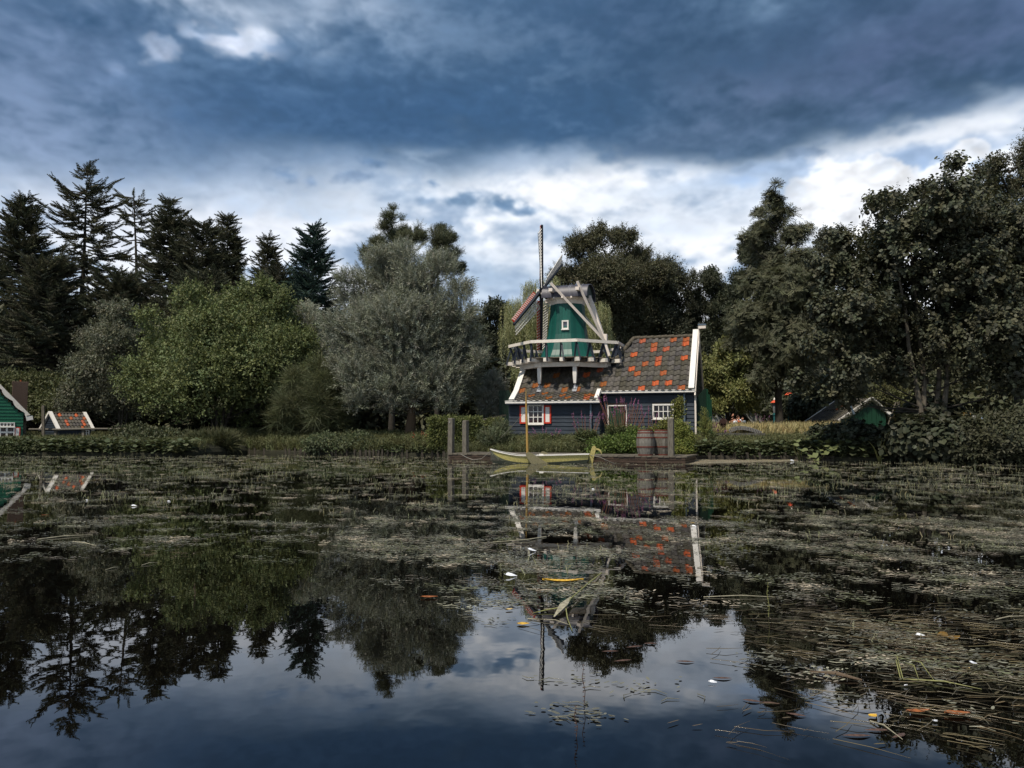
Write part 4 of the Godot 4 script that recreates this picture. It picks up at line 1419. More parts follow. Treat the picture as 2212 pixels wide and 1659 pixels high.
func loosestrife(label: String, px: float, d: float, n: int, spread: float, lo: float, hi: float, stem: Color, leafy: int, group := "purple flowered plants along the bank", flower := Color(.30, .11, .27)) -> void:
	var base := ground_px(px, d)
	var o := thing("loosestrife_plant", label, "flowering plant", base, 0.0, group)
	var st := MB.new()
	var smat: Material
	var key := "stem %.3f" % stem.r
	smat = M[key] if M.has(key) else mat(key, lin(stem.r, stem.g, stem.b), .8)
	var fkey := "flower %.3f" % flower.r
	var fm: Material = M[fkey] if M.has(fkey) else mat(fkey, lin(flower.r, flower.g, flower.b), .8)
	var xf := [[], []]
	for i in n:
		var off := Vector3(rf(-1, 1) * spread, 0, rf(-.5, .5) * spread)
		var h := rf(lo, hi)
		var bend := Vector3(off.x * rf(.1, .8) + rf(-.08, .08), 0, rf(-.1, .1))
		var pts := [off * .6, off * .8 + Vector3(0, h * .45, 0) + bend * .2, off + Vector3(0, h * .8, 0) + bend * .6, off + Vector3(0, h, 0) + bend]
		st.tube(pts, [.0095, .009, .008, .006], 4, false)
		if flower.r > 0:
			var f := MB.new()
			var fl := rf(.2, .36) * minf(1, h)
			var t: Vector3 = pts[3]
			var dn: Vector3 = (pts[2] - pts[3]).normalized()
			for j in 16:
				var p: Vector3 = t + dn * fl * j / 16.0
				var a := j * 2.4
				f.leaf(p, Vector3(cos(a), rf(.2, .7), sin(a)).normalized(), (Vector3.UP + rdir()).normalized(), .024 + .02 * minf(1, j / 5.0), .03)
			obj("flower_spike", f, fm, o)
		for j in leafy:
			var t := rf(.05, .42)
			var p: Vector3 = pts[0].lerp(pts[2], t)
			var s := rf(.5, .9)
			xf[j % 2].append(Transform3D(basis_y(Vector3.UP + rdir() * .5, rf(0, TAU)).scaled(Vector3(s, s, s)), p))
	obj("stems", st, smat, o)
	for v in 2:
		if xf[v].size():
			scatter("foliage", LEAF["herb%d" % v], M["foliage"], xf[v], tints(Color(.085, .105, .04), .3), o)


func barrel(label: String, px: float, py: float, d: float) -> void:
	var p := at(px, py, d)
	var o := thing("barrel", label, "barrel", p, rf(0, 1), "weathered barrels on the dock")
	var h := .86
	var rad := func(t: float) -> float: return .235 + .065 * (1 - pow(2 * t - 1, 2))
	for k in 18:
		var b := MB.new()
		var a0 := TAU * (k + .03) / 18
		var a1 := TAU * (k + .97) / 18
		var tw := rf(-.004, .004)
		for i in 6:
			var t0 := i / 6.0
			var t1 := (i + 1) / 6.0
			var r0: float = rad.call(t0) + tw
			var r1: float = rad.call(t1) + tw
			var q := [Vector3(cos(a0) * r0, h * t0, -sin(a0) * r0), Vector3(cos(a1) * r0, h * t0, -sin(a1) * r0), Vector3(cos(a1) * r1, h * t1, -sin(a1) * r1), Vector3(cos(a0) * r1, h * t1, -sin(a0) * r1)]
			b.quad(q[0], q[1], q[2], q[3])
			var e0 := Vector3(.93, 1, .93)
			b.quad(q[0] * e0, q[0], q[3], q[3] * e0)
			b.quad(q[1], q[1] * e0, q[2] * e0, q[2])
		obj("stave", b, M["stave" if rf(0, 1) < .65 else "stave dark"], o)
	for t in [.03, .16, .34, .70, .88, .975]:
		if t == .70 or t == .34 or t == .88 or t == .975 or t == .03 or t == .16:
			if t == .16: continue
			var b := MB.new()
			var r: float = rad.call(t) + .008
			b.lathe([Vector2(r - .02, h * t - .024), Vector2(r, h * t - .022), Vector2(r + (.002 if t < .5 else -.002), h * t + .022), Vector2(r - .02, h * t + .024)], 24)
			obj("hoop", b, M["rust hoop"], o)
	var b := MB.new()
	b.lathe([Vector2(.238, h - .05), Vector2(0, h - .05)], 20)
	b.lathe([Vector2(0, .03), Vector2(.22, .03)], 20)
	obj("lid", b, M["stave dark"], o)


func make_boat() -> void:
	var p := water_at(1165.5, 1000)
	var o := thing("boat", "mossy yellow wooden punt with leeboards and a tall bare mast moored at the dock", "boat", p, deg_to_rad(-9))
	var zs := func(x: float, y: float) -> Vector2: return Vector2((x - 950) * .00207, (577 - y) * .00207)
	var top := [zs.call(150, 362), zs.call(220, 382), zs.call(300, 403), zs.call(400, 424), zs.call(500, 441), zs.call(620, 456), zs.call(720, 460), zs.call(850, 459), zs.call(1000, 455), zs.call(1200, 449), zs.call(1400, 443), zs.call(1600, 438), zs.call(1750, 435)]
	var ch := [zs.call(155, 378), zs.call(228, 440), zs.call(310, 486), zs.call(410, 524), zs.call(510, 546), zs.call(630, 561), zs.call(730, 567), zs.call(850, 569), zs.call(1000, 563), zs.call(1200, 553), zs.call(1400, 540), zs.call(1600, 524), zs.call(1738, 512)]
	var n := top.size()
	var beam := func(i: int) -> float:
		var t := float(i) / (n - 1)
		return .46 * pow(sin(PI * clampf(.02 + t * .80, 0, 1)), .7)
	var up := MB.new()
	var lo := MB.new()
	var inn := MB.new()
	var gun := MB.new()
	for s in [-1.0, 1.0]:
		for i in n - 1:
			var q := []
			for j in [i, i + 1]:
				var bm: float = beam.call(j)
				q.append(Vector3(top[j].x, top[j].y, s * bm))
				q.append(Vector3(ch[j].x, ch[j].y, s * bm * .86))
				q.append(Vector3(lerpf(ch[j].x, 0, .04), minf(-.04, ch[j].y - .2), s * bm * .6))
			var faces := [[up, 1, 4, 3, 0], [lo, 2, 5, 4, 1]]
			for f in faces:
				if s > 0:
					f[0].quad(q[f[1]], q[f[2]], q[f[3]], q[f[4]])
				else:
					f[0].quad(q[f[2]], q[f[1]], q[f[4]], q[f[3]])
			var k := Vector3(0, 0, -s * .025)
			var f0: Vector3 = Vector3(q[0].x, .07, q[0].z * .8)
			var f1: Vector3 = Vector3(q[3].x, .07, q[3].z * .8)
			if s > 0:
				inn.quad(q[0] + k, q[3] + k, f1 + k, f0 + k)
			else:
				inn.quad(q[3] + k, q[0] + k, f0 + k, f1 + k)
			gun.bar(q[0] + Vector3(0, .008, 0), q[3] + Vector3(0, .008, 0), .05, .022)
	for i in n - 1:
		inn.quad(Vector3(top[i].x, .07, beam.call(i) * .8), Vector3(top[i + 1].x, .07, beam.call(i + 1) * .8), Vector3(top[i + 1].x, .07, -beam.call(i + 1) * .8), Vector3(top[i].x, .07, -beam.call(i) * .8))
	var bl: float = beam.call(n - 1)
	up.quad(Vector3(ch[n - 1].x, ch[n - 1].y, bl * .86), Vector3(ch[n - 1].x, ch[n - 1].y, -bl * .86), Vector3(top[n - 1].x, top[n - 1].y, -bl), Vector3(top[n - 1].x, top[n - 1].y, bl))
	lo.quad(Vector3(ch[n - 1].x, -.06, bl * .6), Vector3(ch[n - 1].x, -.06, -bl * .6), Vector3(ch[n - 1].x, ch[n - 1].y, -bl * .86), Vector3(ch[n - 1].x, ch[n - 1].y, bl * .86))
	obj("hull", up, M["hull yellow"], o)
	obj("hull_bottom", lo, M["hull low"], o)
	obj("inner_hull", inn, M["hull inside"], o)
	obj("gunwale", gun, M["white paint"], o)
	for x in [-.95, -.1, .85]:
		var b := MB.new()
		b.box(Vector3(x, .21, 0), Vector3(.18, .025, .72 if x > -.5 else .5))
		obj("thwart", b, M["hull inside"], o)
	var b := MB.new()
	b.tube([Vector3(-.40, .0, 0), Vector3(-.43, 1.4, 0), Vector3(-.45, 1.95, 0), Vector3(-.455, 2.48, 0)], [.045, .038, .03, .008], 8)
	obj("mast", b, M["mast wood"], o)
	var poly := []
	for q in [[765, 420], [785, 398], [815, 396], [890, 435], [1000, 502], [1112, 574], [1100, 588], [850, 585], [762, 462]]:
		poly.append(zs.call(q[0], q[1]))
	for s in [.485, -.52]:
		b = MB.new()
		b.prism(poly, .035, Transform3D(Basis.IDENTITY, Vector3(.0 if s > 0 else .36, 0, s)))
		obj("leeboard", b, M["leeboard wood"], o)
	b = MB.new()
	b.box(Vector3(.11, .29, .40), Vector3(.14, .05, .05))
	obj("bracket", b, M["white paint"], o)
	poly = []
	for q in [[1795, 322], [1806, 304], [1826, 297], [1846, 304], [1860, 326], [1850, 385], [1830, 455], [1802, 592], [1672, 594], [1676, 562], [1698, 546], [1724, 552], [1750, 462], [1775, 385]]:
		poly.append(zs.call(q[0], q[1]))
	b = MB.new()
	b.prism(poly, .075, Transform3D(Basis.IDENTITY, Vector3(0, 0, -.037)))
	var rd := obj("rudder", b, M["rudder wood"], o)
	b = MB.new()
	var tp := []
	for q in [[1825, 372], [1865, 356], [1900, 362], [1930, 388], [1946, 430]]:
		var w: Vector2 = zs.call(q[0], q[1])
		tp.append(Vector3(w.x, w.y, 0))
	b.tube(tp, [.03, .036, .038, .03, .01], 7)
	obj("tiller", b, M["rudder wood"], rd)
	# the stay from the mast to the bank, and two mooring ropes
	var r := MB.new()
	var mast_at := o.transform * Vector3(-.44, 1.75, 0)
	var peg := at(1082, 945, 29.5)
	r.tube([mast_at, mast_at.lerp(peg, .5) + Vector3(0, -.03, 0), peg], [.009, .009, .009], 5)
	tag(obj("stay_rope", r, M["rope"]), "thin rope slanting from the boat's mast down to the bank", "rope")
	r = MB.new()
	r.tube([at(996, 981.5, 27.2), at(1008, 988, 26.6), at(1022, 993.5, 26.2), at(1040, 991, 26.0), o.transform * Vector3(-1.62, .42, 0)], [.011, .011, .011, .011, .011], 5)
	tag(obj("mooring_rope", r, M["rope"]), "slack rope drooping from the dock to the boat's bow", "rope", "mooring ropes of the boat")
	r = MB.new()
	r.tube([o.transform * Vector3(1.66, .28, 0), at(1297, 988, 24.9), at(1312, 995, 24.7), water_at(1327, 1001.5)], [.009, .009, .009, .009], 5)
	r.tube([at(1304, 990.5, 24.8), at(1309, 996, 24.7), water_at(1310, 1001.5)], [.008, .008, .008], 5)
	tag(obj("mooring_rope", r, M["rope"]), "pale rope trailing from the boat's stern into the water", "rope", "mooring ropes of the boat")


func make_dock() -> void:
	var fl := water_at(968, 994)
	var fr := water_at(1480, 1002.5)
	var turn := -atan2(fr.z - fl.z, fr.x - fl.x)
	var len := Vector2(fr.x - fl.x, fr.z - fl.z).length()
	var o := thing("dock", "low weathered plank dock along the bank behind the boat", "dock", fl, turn)
	var x := 0.0
	while x < len - .05:
		var w := rf(.17, .21)
		var b := MB.new()
		b.box(Vector3(x + w / 2, .225 + rf(-.006, .008), -1.13 + rf(-.02, .02)), Vector3(w - .012, .045, 2.3), Basis(Vector3.UP, rf(-.006, .006)))
		obj("deck_plank", b, M["dock wood"], o)
		x += w
	for q in [[.155, .085], [.055, .085], [-.05, .09]]:
		var b := MB.new()
		b.box(Vector3(len / 2, q[0], -.03 + rf(-.01, .01)), Vector3(len, q[1], .05))
		obj("front_board", b, M["wet wood"], o)
		b = MB.new()
		b.box(Vector3(len - .02, q[0], -1.15), Vector3(.05, q[1], 2.2))
		obj("end_board", b, M["wet wood"], o)
	x = .1
	while x < len:
		var b := MB.new()
		b.box(Vector3(x, -.1, -.09), Vector3(.1, .58, .08))
		b.box(Vector3(x, -.1, -2.1), Vector3(.1, .58, .08))
		obj("pile", b, M["wet wood"], o)
		x += 1.35
	for q in [["taller mooring post left of the boat with a bolt near its top", 974, 981, 903, 11, 28.9], ["shorter mooring post left of the boat, nearest its bow", 1006, 981, 908, 10.5, 28.7], ["thick square post in front of the right barrel", 1450, 985.5, 903.4, 12, 25.15], ["shorter grey post right of the barrels against the house corner", 1483.5, 975, 911, 10.5, 28.0]]:
		var d: float = q[5]
		var p := at(q[1], q[2], d)
		var h: float = at(q[1], q[3], d).y - p.y + .35
		var w: float = q[4] * d / FOC
		var t := thing("mooring_post", q[0], "post", Vector3(p.x, p.y - .35, p.z), turn + rf(-.2, .2), "weathered wooden posts at the dock")
		var b := MB.new()
		b.bar(Vector3(0, 0, 0), Vector3(rf(-.02, .02), h - .03, 0), w, w, Vector3(0, 0, 1), w * .97, w * .97)
		b.bar(Vector3(0, h - .03, 0), Vector3(0, h, 0), w * .97, w * .97, Vector3(0, 0, 1), w * .8, w * .8)
		obj("shaft", b, M["grey wood"], t)
		if q[1] < 980:
			b = MB.new()
			b.tube([Vector3(0, h - .16, w * .4), Vector3(0, h - .16, w * .58)], [.025, .02], 8)
			obj("bolt", b, M["steel"], t)
	barrel("left weathered barrel with rusty hoops standing on the dock", 1394.8, 984.2, 25.45)
	barrel("right weathered barrel half behind the square post on the dock", 1430.5, 983.6, 25.75)


func make_bank() -> void:
	make_dock()
	make_boat()
	# stakes that hold the bank
	var rv := thing("timber_revetment", "row of short dark stakes holding the left bank at the waterline", "revetment")
	var px := 498.0
	while px < 960:
		var d := shore_d(px)
		var p := at(px, 980, d - .03)
		if rf(0, 1) < .82:
			var b := MB.new()
			b.box(Vector3(p.x, rf(.02, .08), p.z), Vector3(rf(.07, .11), .42, .08), Basis(Vector3(0, 0, 1), rf(-.06, .06)))
			obj("stake", b, M["stake wood"], rv)
		px += rf(8, 13)
	rv = thing("timber_revetment", "boards and short posts holding the right bank behind the floating scum", "revetment")
	px = 1505.0
	while px < 1800:
		var d := shore_d(px)
		var p := at(px, 990, d - .02)
		var b := MB.new()
		b.box(Vector3(p.x, .05, p.z + .04), Vector3(.10, .46, .08), Basis(Vector3(0, 0, 1), rf(-.05, .05)))
		obj("stake", b, M["stake wood"], rv)
		var pn := at(px + 27, 990, shore_d(px + 27) - .02)
		for y in [.03, .13]:
			b = MB.new()
			b.bar(Vector3(p.x, y, p.z), Vector3(pn.x, y + rf(-.01, .01), pn.z), .03, .085)
			obj("board", b, M["stake wood"], rv)
		px += 27
	# ground plants, in strips back from the water
	var xf := [[], []]
	strip(xf, -150, 500, 0.0, 3.5, 3000, .35, .7)
	strip(xf, 500, 960, .1, 5.0, 2600, .6, 1.1)
	strip(xf, 960, 1500, .0, 5.0, 4600, .4, .85)
	strip(xf, 1480, 1800, .1, 5.0, 2800, .45, .85)
	strip(xf, 1780, 2420, .0, 5.0, 2600, .6, 1.3)
	cover("bank_herbs", "low leafy herbs covering the bank behind the waterline", "ground plants", "herb", xf, Color(.105, .118, .056), .4)
	xf = [[], []]
	strip(xf, 480, 960, .05, 6.0, 2600, .7, 1.15)
	strip(xf, -150, 480, .4, 6.0, 1800, .35, .65)
	strip(xf, 960, 1500, .1, 5.5, 4200, .4, .8)
	strip(xf, 1480, 1800, .3, 6.0, 2600, .5, .85)
	strip(xf, 1800, 2420, 1.0, 12.0, 3400, .6, 1.1)
	strip(xf, -250, 960, 5.0, 26.0, 3000, .35, .7)
	strip(xf, 1800, 2480, 5.0, 26.0, 2600, .7, 1.2)
	strip(xf, 1500, 1800, 6.0, 26.0, 900, .4, .7)
	cover("bank_grass", "rough green grass growing along the whole bank", "grass", "grass", xf, Color(.13, .135, .06), .4, "grass")
	xf = [[], []]
	strip(xf, 1520, 1830, 4.5, 13.0, 4200, 1.05, 1.65, 0.0, .18)
	cover("golden_grass", "tall pale golden ornamental grass right of the house", "grass", "grass", xf, Color(.42, .36, .19), .3, "grass")
	xf = [[], []]
	strip(xf, 1484, 1760, -.12, .9, 420, .7, 1.2)
	strip(xf, 1760, 2420, -.2, 1.5, 700, 1.0, 1.9)
	strip(xf, -150, 420, -.15, .8, 520, .8, 1.4)
	strip(xf, 1250, 1400, .1, 1.4, 110, .8, 1.2)
	strip(xf, 820, 960, .0, .5, 110, .5, .9)
	cover("waterside_leaves", "round leaved plants hanging over the water's edge", "ground plants", "round", xf, Color(.075, .088, .045), .4)
	# bushes on the bank
	bush("bramble_bush", "grey green bramble mound on the bank left of the willow trunk", "broad", [[735, 960, 34.2, 88, 18, 620, .6, .95], [700, 955, 33.9, 50, 16, 260, .5, .9], [770, 950, 34.4, 36, 17, 220, .5, .9], [815, 966, 34, 46, 13, 200, .5, .9]], Color(.09, .108, .055))
	bush("leafy_bush", "fresh green leafy bush in front of the green door's foot", "broad", [[1345, 962, 27.6, 46, 18, 520, .5, .8], [1300, 966, 27.8, 34, 14, 260, .5, .8], [1375, 948, 28.2, 28, 20, 260, .5, .8]], Color(.10, .14, .035))
	bush("leafy_bush", "yellow green bush between the square post and the shorter grey post", "herb", [[1471, 950, 27.0, 17, 26, 320, .6, 1.0], [1468, 968, 26.9, 18, 14, 200, .6, 1.0]], Color(.15, .175, .04))
	bush("dark_bush", "dark leafy bush overhanging the water at the far left", "broad", [[60, 967, 34.6, 110, 17, 900, .6, .9], [190, 968, 34.6, 90, 17, 700, .6, .9], [-60, 966, 34.6, 90, 18, 600, .6, .9]], Color(.072, .085, .036))
	bush("dark_bush", "dark bush in the inlet below the light green alder", "broad", [[350, 955, 36.2, 80, 24, 900, .8, 1.2], [290, 945, 37, 50, 24, 400, .8, 1.2]], Color(.075, .085, .045))
	bush("reed_clump", "upright dark reeds standing in the shaded inlet", "grass", [[445, 962, 35.5, 45, 16, 300, .9, 1.5], [480, 958, 35.3, 30, 14, 160, .9, 1.4]], Color(.085, .09, .045), .3, "grass")
	bush("ivy_bush", "ivy covered bush behind the brick chimney", "broad", [[85, 845, 46, 70, 40, 1100, .9, 1.4], [20, 850, 46, 70, 50, 900, .9, 1.4], [110, 880, 44, 60, 30, 600, .9, 1.4]], Color(.095, .105, .045))
	bush("tall_weeds", "tall weeds against the left end of the house", "willow", [[1082, 935, 31.5, 22, 24, 260, .6, .9], [1060, 945, 31, 26, 16, 220, .6, .9]], Color(.11, .125, .07))
	bush("sapling", "thin yellow green sapling in front of the right window", "broad", [[1464, 890, 28.2, 12, 22, 90, .45, .7], [1440, 925, 28.0, 20, 20, 130, .45, .7], [1420, 935, 28.0, 18, 14, 110, .45, .7], [1468, 870, 28.2, 8, 8, 34, .4, .6]], Color(.16, .165, .045))
	bush("goldenrod_plant", "tall yellowing weed at the right corner of the house", "willow", [[1524, 925, 29.5, 12, 18, 120, .5, .8], [1522, 900, 29.5, 6, 18, 50, .4, .6]], Color(.21, .22, .07))
	# flowering plants
	var stem := Color(.22, .10, .06)
	loosestrife("big loosestrife with bare reddish stems before the green door", 1345, 30.0, 42, .66, 1.25, 2.15, stem, 26)
	loosestrife("loosestrife with purple spikes around the left rain pipe", 1268, 30.6, 15, .5, .95, 1.5, Color(.19, .10, .065), 14)
	loosestrife("row of short purple spikes under the shuttered window", 1183, 31.6, 11, .55, .45, .75, Color(.16, .12, .07), 6)
	loosestrife("loosestrife with purple tops right of the green door", 1398, 30.0, 9, .3, 1.15, 1.75, stem, 12)
	loosestrife("single bright purple spike before the right green screen", 1541, 30.4, 2, .06, .75, .95, Color(.12, .11, .06), 8)
	loosestrife("pinkish spikes by the grindstone", 1562, 31.5, 3, .2, .5, .62, Color(.12, .11, .06), 6)
	loosestrife("purple spikes among the golden grass", 1650, 36, 5, .25, .95, 1.2, Color(.12, .11, .06), 6)
	loosestrife("small orange and pink flowers right of the willow trunk", 915, 33.5, 7, .35, .4, .65, Color(.12, .11, .06), 8, "", Color(.55, .16, .09))
	# hedge
	var hb := ground_px(983, 32.4)
	for q in [["clipped yellow green hedge behind the two left mooring posts", Vector3(0, 0, 0), Vector3(2.02, 1.14, 1.3)], ["short piece of clipped hedge beside the green screen", Vector3(1.62, .06, -1.2), Vector3(.62, 1.05, .7)]]:
		var hg := thing("hedge", q[0], "hedge", hb + q[1], 0.0, "clipped hedges left of the house")
		var s: Vector3 = q[2]
		var core := MB.new()
		core.box(Vector3(0, s.y / 2 - .06, 0), s * .86)
		obj("twigs", core, M["bark dark"], hg)
		xf = [[], []]
		for i in int(1500 * s.x * s.z / 2.6):
			var p := Vector3(rf(-.5, .5), rf(0, 1), rf(-.5, .5))
			match rng.randi_range(0, 3):
				0: p.y = 1 - rf(0, .05)
				1: p.z = .5 - rf(0, .05)
				2: p.x = (.5 - rf(0, .05)) * (1 if rf(0, 1) < .5 else -1)
				3: p.z = (.5 - rf(0, .05)) * (1 if rf(0, 1) < .7 else -1)
			xf[i % 2].append(Transform3D(basis_y(rdir() + Vector3(0, .6, .3), rf(0, TAU)).scaled(Vector3.ONE * rf(.4, .75)), p * s * rf(.97, 1.05)))
		for v in 2:
			scatter("foliage", LEAF["broad%d" % v], M["foliage"], xf[v], tints(Color(.115, .13, .045), .5), hg)
	# old cart behind the hedge
	var wc := at(1050, 921, 34.6)
	var ct := thing("wooden_cart", "old wooden cart with a spoked wheel half hidden between the hedges", "cart", Vector3(wc.x, wc.y - .34, wc.z), deg_to_rad(12))
	var wb := MB.new()
	var ring := []
	for i in 25:
		ring.append(Vector3(cos(TAU * i / 24) * .33, .34 + sin(TAU * i / 24) * .33, 0))
	var rr := []
	rr.resize(25)
	rr.fill(.026)
	wb.tube(ring, rr, 6, false)
	var wheel := obj("wheel", wb, M["grey wood"], ct)
	for i in 10:
		var sp := MB.new()
		var a := TAU * i / 10
		sp.bar(Vector3(0, .34, 0), Vector3(cos(a) * .32, .34 + sin(a) * .32, 0), .03, .022, Vector3(0, 0, 1))
		obj("spoke", sp, M["grey wood"], wheel)
	var bd := MB.new()
	bd.tube([Vector3(0, .34, -.06), Vector3(0, .34, .06)], [.06, .05], 10)
	obj("hub", bd, M["stake wood"], wheel)
	bd = MB.new()
	bd.box(Vector3(.2, .62, -.4), Vector3(1.0, .06, .7))
	bd.bar(Vector3(-.3, .6, -.1), Vector3(.95, .86, -.1), .05, .06)
	bd.bar(Vector3(-.3, .6, -.7), Vector3(.95, .86, -.7), .05, .06)
	bd.box(Vector3(.2, .35, -.4), Vector3(.08, .06, .8))
	obj("cart_bed", bd, M["stake wood"], ct)
	# green boarded screens at both ends of the house
	var lg := ground_px(1092, 36.5)
	var sc := thing("boarded_screen", "dark green boarded screen with a rounded corner left of the house", "screen", lg, deg_to_rad(-6), "green boarded screens beside the house")
	for i in 4:
		var pl := MB.new()
		var hh: float = [2.31, 2.31, 2.30, 2.2][i]
		var x0 := -.30 + i * .155
		if i == 3:
			pl.prism([Vector2(x0, 0), Vector2(x0 + .15, 0), Vector2(x0 + .15, hh - .22), Vector2(x0 + .11, hh - .06), Vector2(x0 + .03, hh + .04), Vector2(x0, hh + .1)], .04)
		else:
			pl.box(Vector3(x0 + .075, hh / 2, .02), Vector3(.148, hh, .04))
		obj("plank", pl, M["dark green boards"], sc)
	var rg := ground_px(1514, 32.6)
	sc = thing("boarded_screen", "tall dark green boarded screen with a slanting top right of the house", "screen", rg, deg_to_rad(10), "green boarded screens beside the house")
	for i in 4:
		var pl := MB.new()
		var x0 := -.26 + i * .13
		var h0: float = 1.72 + i * .15
		pl.prism([Vector2(x0, 0), Vector2(x0 + .125, 0), Vector2(x0 + .125, minf(h0 + .14, 2.26)), Vector2(x0, minf(h0, 2.26))], .04)
		obj("plank", pl, M["dark green boards"], sc)
	for i in 3:
		var pl := MB.new()
		pl.box(Vector3(.29 + i * .07, (2.2 - i * .22) / 2, .06 + i * .02), Vector3(.064, 2.2 - i * .22, .05))
		obj("edge_board", pl, M["door green"], sc)


# ---------------------------------------------------------------- the left bank
func zl(x: float, y: float, d: float) -> Vector3:          # a place read off an enlargement of the photograph's left edge
	return at(x * .0972, 794.9 + y * .0972, d)


func make_left_bank() -> void:
	var s := .00224
	var base := zl(300, 1575, 38)
	base.y = ground(base.x, base.z)
	var lift: float = zl(300, 1575, 38).y - base.y
	var h := thing("green_house", "green boarded house with white scalloped bargeboards at the left edge", "house", base, deg_to_rad(35))
	var L := func(x: float, y: float) -> Vector2: return Vector2((x - 300) * s * .835, (1575 - y) * s + lift)
	var wall := Node3D.new(); wall.name = "gable_wall"; h.add_child(wall)
	var er: Vector2 = L.call(500, 1060)
	var ap: Vector2 = L.call(-700, -60)
	var holes := []
	var wa: Vector2 = L.call(-330, 1545)
	var wb: Vector2 = L.call(315, 1210)
	holes.append([wa.x, wb.x, wa.y, wb.y])
	var y := 0.02
	while y < ap.y - .15:
		var xr := er.x
		if y > er.y: xr = lerpf(er.x, ap.x, (y + .1 - er.y) / (ap.y - er.y))
		boards("board", wall, ap.x * 2 - xr, xr, y, y + .165, 0, .165, holes, M["house green"])
		y += .165
	var core := MB.new()
	var poly := [Vector2(ap.x * 2 - er.x, 0), Vector2(er.x, 0), Vector2(er.x, er.y), ap + Vector2(0, -.1), Vector2(ap.x * 2 - er.x, er.y)]
	core.prism(poly, 4.0, Transform3D(Basis.IDENTITY, Vector3(0, 0, -4.03)))
	obj("inner_wall", core, M["inner boarding"], h)
	var roof := MB.new()
	var e2: Vector2 = L.call(690, 1075)
	var a2: Vector2 = L.call(-700, -250)
	for sd in [1.0, -1.0]:
		var p0 := Vector3(ap.x + (e2.x - ap.x) * sd, e2.y, .12)
		var p1 := Vector3(a2.x, a2.y, .12)
		var bk := Vector3(0, 0, -4.3)
		var dn := Vector3(0, -.09, 0)
		roof.hexa([p0 + dn, p1 + dn, p1 + bk + dn, p0 + bk + dn, p0, p1, p1 + bk, p0 + bk] if sd < 0 else [p1 + dn, p0 + dn, p0 + bk + dn, p1 + bk + dn, p1, p0, p0 + bk, p1 + bk])
	obj("roof", roof, M["tile grey 1"], h)
	# bargeboard with a scalloped lower edge
	for sd in [1.0, -1.0]:
		var a := Vector2(-700, -255)
		var b := Vector2(655, 1045)
		var dir := (b - a).normalized()
		var down := Vector2(-dir.y, dir.x)
		var out := []
		var pts := [a, b]
		var n := 48
		for i in n + 1:
			var t := 1.0 - float(i) / n
			var ph := fposmod(t * 5.2 + .18, 1.0)
			var w := 58.0 + 46.0 * sin(PI * pow(ph, .7)) - (14.0 if ph < .08 else 0.0)
			if t > .96: w *= (1.0 - t) / .04
			pts.append(a.lerp(b, t) + down * w)
		for q in pts:
			var v: Vector2 = L.call(q.x, q.y)
			if sd < 0: v.x = 2 * ap.x - v.x
			out.append(v)
		var bb := MB.new()
		bb.prism(out, .04, Transform3D(Basis.IDENTITY, Vector3(0, 0, .14)))
		obj("bargeboard", bb, M["cream paint"], h)
	var g := MB.new()
	var gp: Vector2 = L.call(640, 1115)
	g.box(Vector3(gp.x, gp.y, .05), Vector3(.26, .22, .3), Basis(Vector3(0, 0, 1), .22))
	obj("gutter_end", g, M["pipe grey"], h)
	g = MB.new()
	g.box(Vector3(gp.x - .13, gp.y, .19), Vector3(.045, .26, .04), Basis(Vector3(0, 0, 1), .22))
	g.box(Vector3(gp.x + .02, gp.y, .205), Vector3(.24, .19, .02), Basis(Vector3(0, 0, 1), .22))
	obj("gutter_board", g, M["white paint"], h)
	var w0: Vector2 = L.call(-330, 1312)
	window(h, w0.x, wb.x, w0.y + .004, wb.y, .04, 8, 1, M["curtained pane"], Basis.IDENTITY, Vector3.ZERO, .05, .06)
	window(h, wa.x, wb.x, wa.y, w0.y, .04, 4, 2, M["curtained pane"], Basis.IDENTITY, Vector3.ZERO, .05, .08)
	var s0: Vector2 = L.call(310, 1560)
	var s1: Vector2 = L.call(442, 1315)
	var sb := MB.new()
	sb.box(Vector3((s0.x + s1.x) / 2, (s0.y + s1.y) / 2, .05), Vector3(s1.x - s0.x, s1.y - s0.y, .04))
	var sh := obj("shutter", sb, M["red paint"], h)
	sb = MB.new()
	sb.box(Vector3((s0.x + s1.x) / 2, (s0.y + s1.y) / 2, .052), Vector3(s1.x - s0.x - .1, s1.y - s0.y - .1, .05))
	obj("shutter_panel", sb, M["white paint"], sh)
	# chimney
	var c0: Vector2 = L.call(262, 1500)
	var c1: Vector2 = L.call(602, 262)
	var ch := Node3D.new(); ch.name = "chimney"; h.add_child(ch)
	var cw := c1.x - c0.x + .03
	var cx := (c0.x + c1.x) / 2
	var cc := MB.new()
	cc.box(Vector3(cx, c1.y / 2 - .04, -1.55), Vector3(cw - .03, c1.y - .1, .57))
	obj("mortar", cc, M["mortar"], ch)
	var bk2 := MB.new()
	var row := 0
	y = .9
	while y < c1.y - .03:
		var ww := cw + (.04 if y > c1.y - .14 else 0.0)
		for fz in 2:
			var x := -ww / 2 - (.06 if row % 2 else 0.0)
			while x < ww / 2 - .01:
				var xa := maxf(x, -ww / 2)
				var xb := minf(x + .112, ww / 2)
				if xb - xa > .02:
					bk2.box(Vector3(cx + (xa + xb) / 2, y + .019, -1.27 + rf(-.003, .004) if fz == 0 else -1.83), Vector3(xb - xa - .008, .036, .06))
				x += .12
		var z := -1.78 + (.06 if row % 2 else 0.0)
		while z < -1.34:
			for sd in [-1, 1]:
				bk2.box(Vector3(cx + sd * (ww / 2 - .03), y + .019, z + .05), Vector3(.064, .036, .11))
			z += .12
		y += .046
		row += 1
	obj("brickwork", bk2, M["brick"], ch).set_meta("kind", "stuff")
	var pot := MB.new()
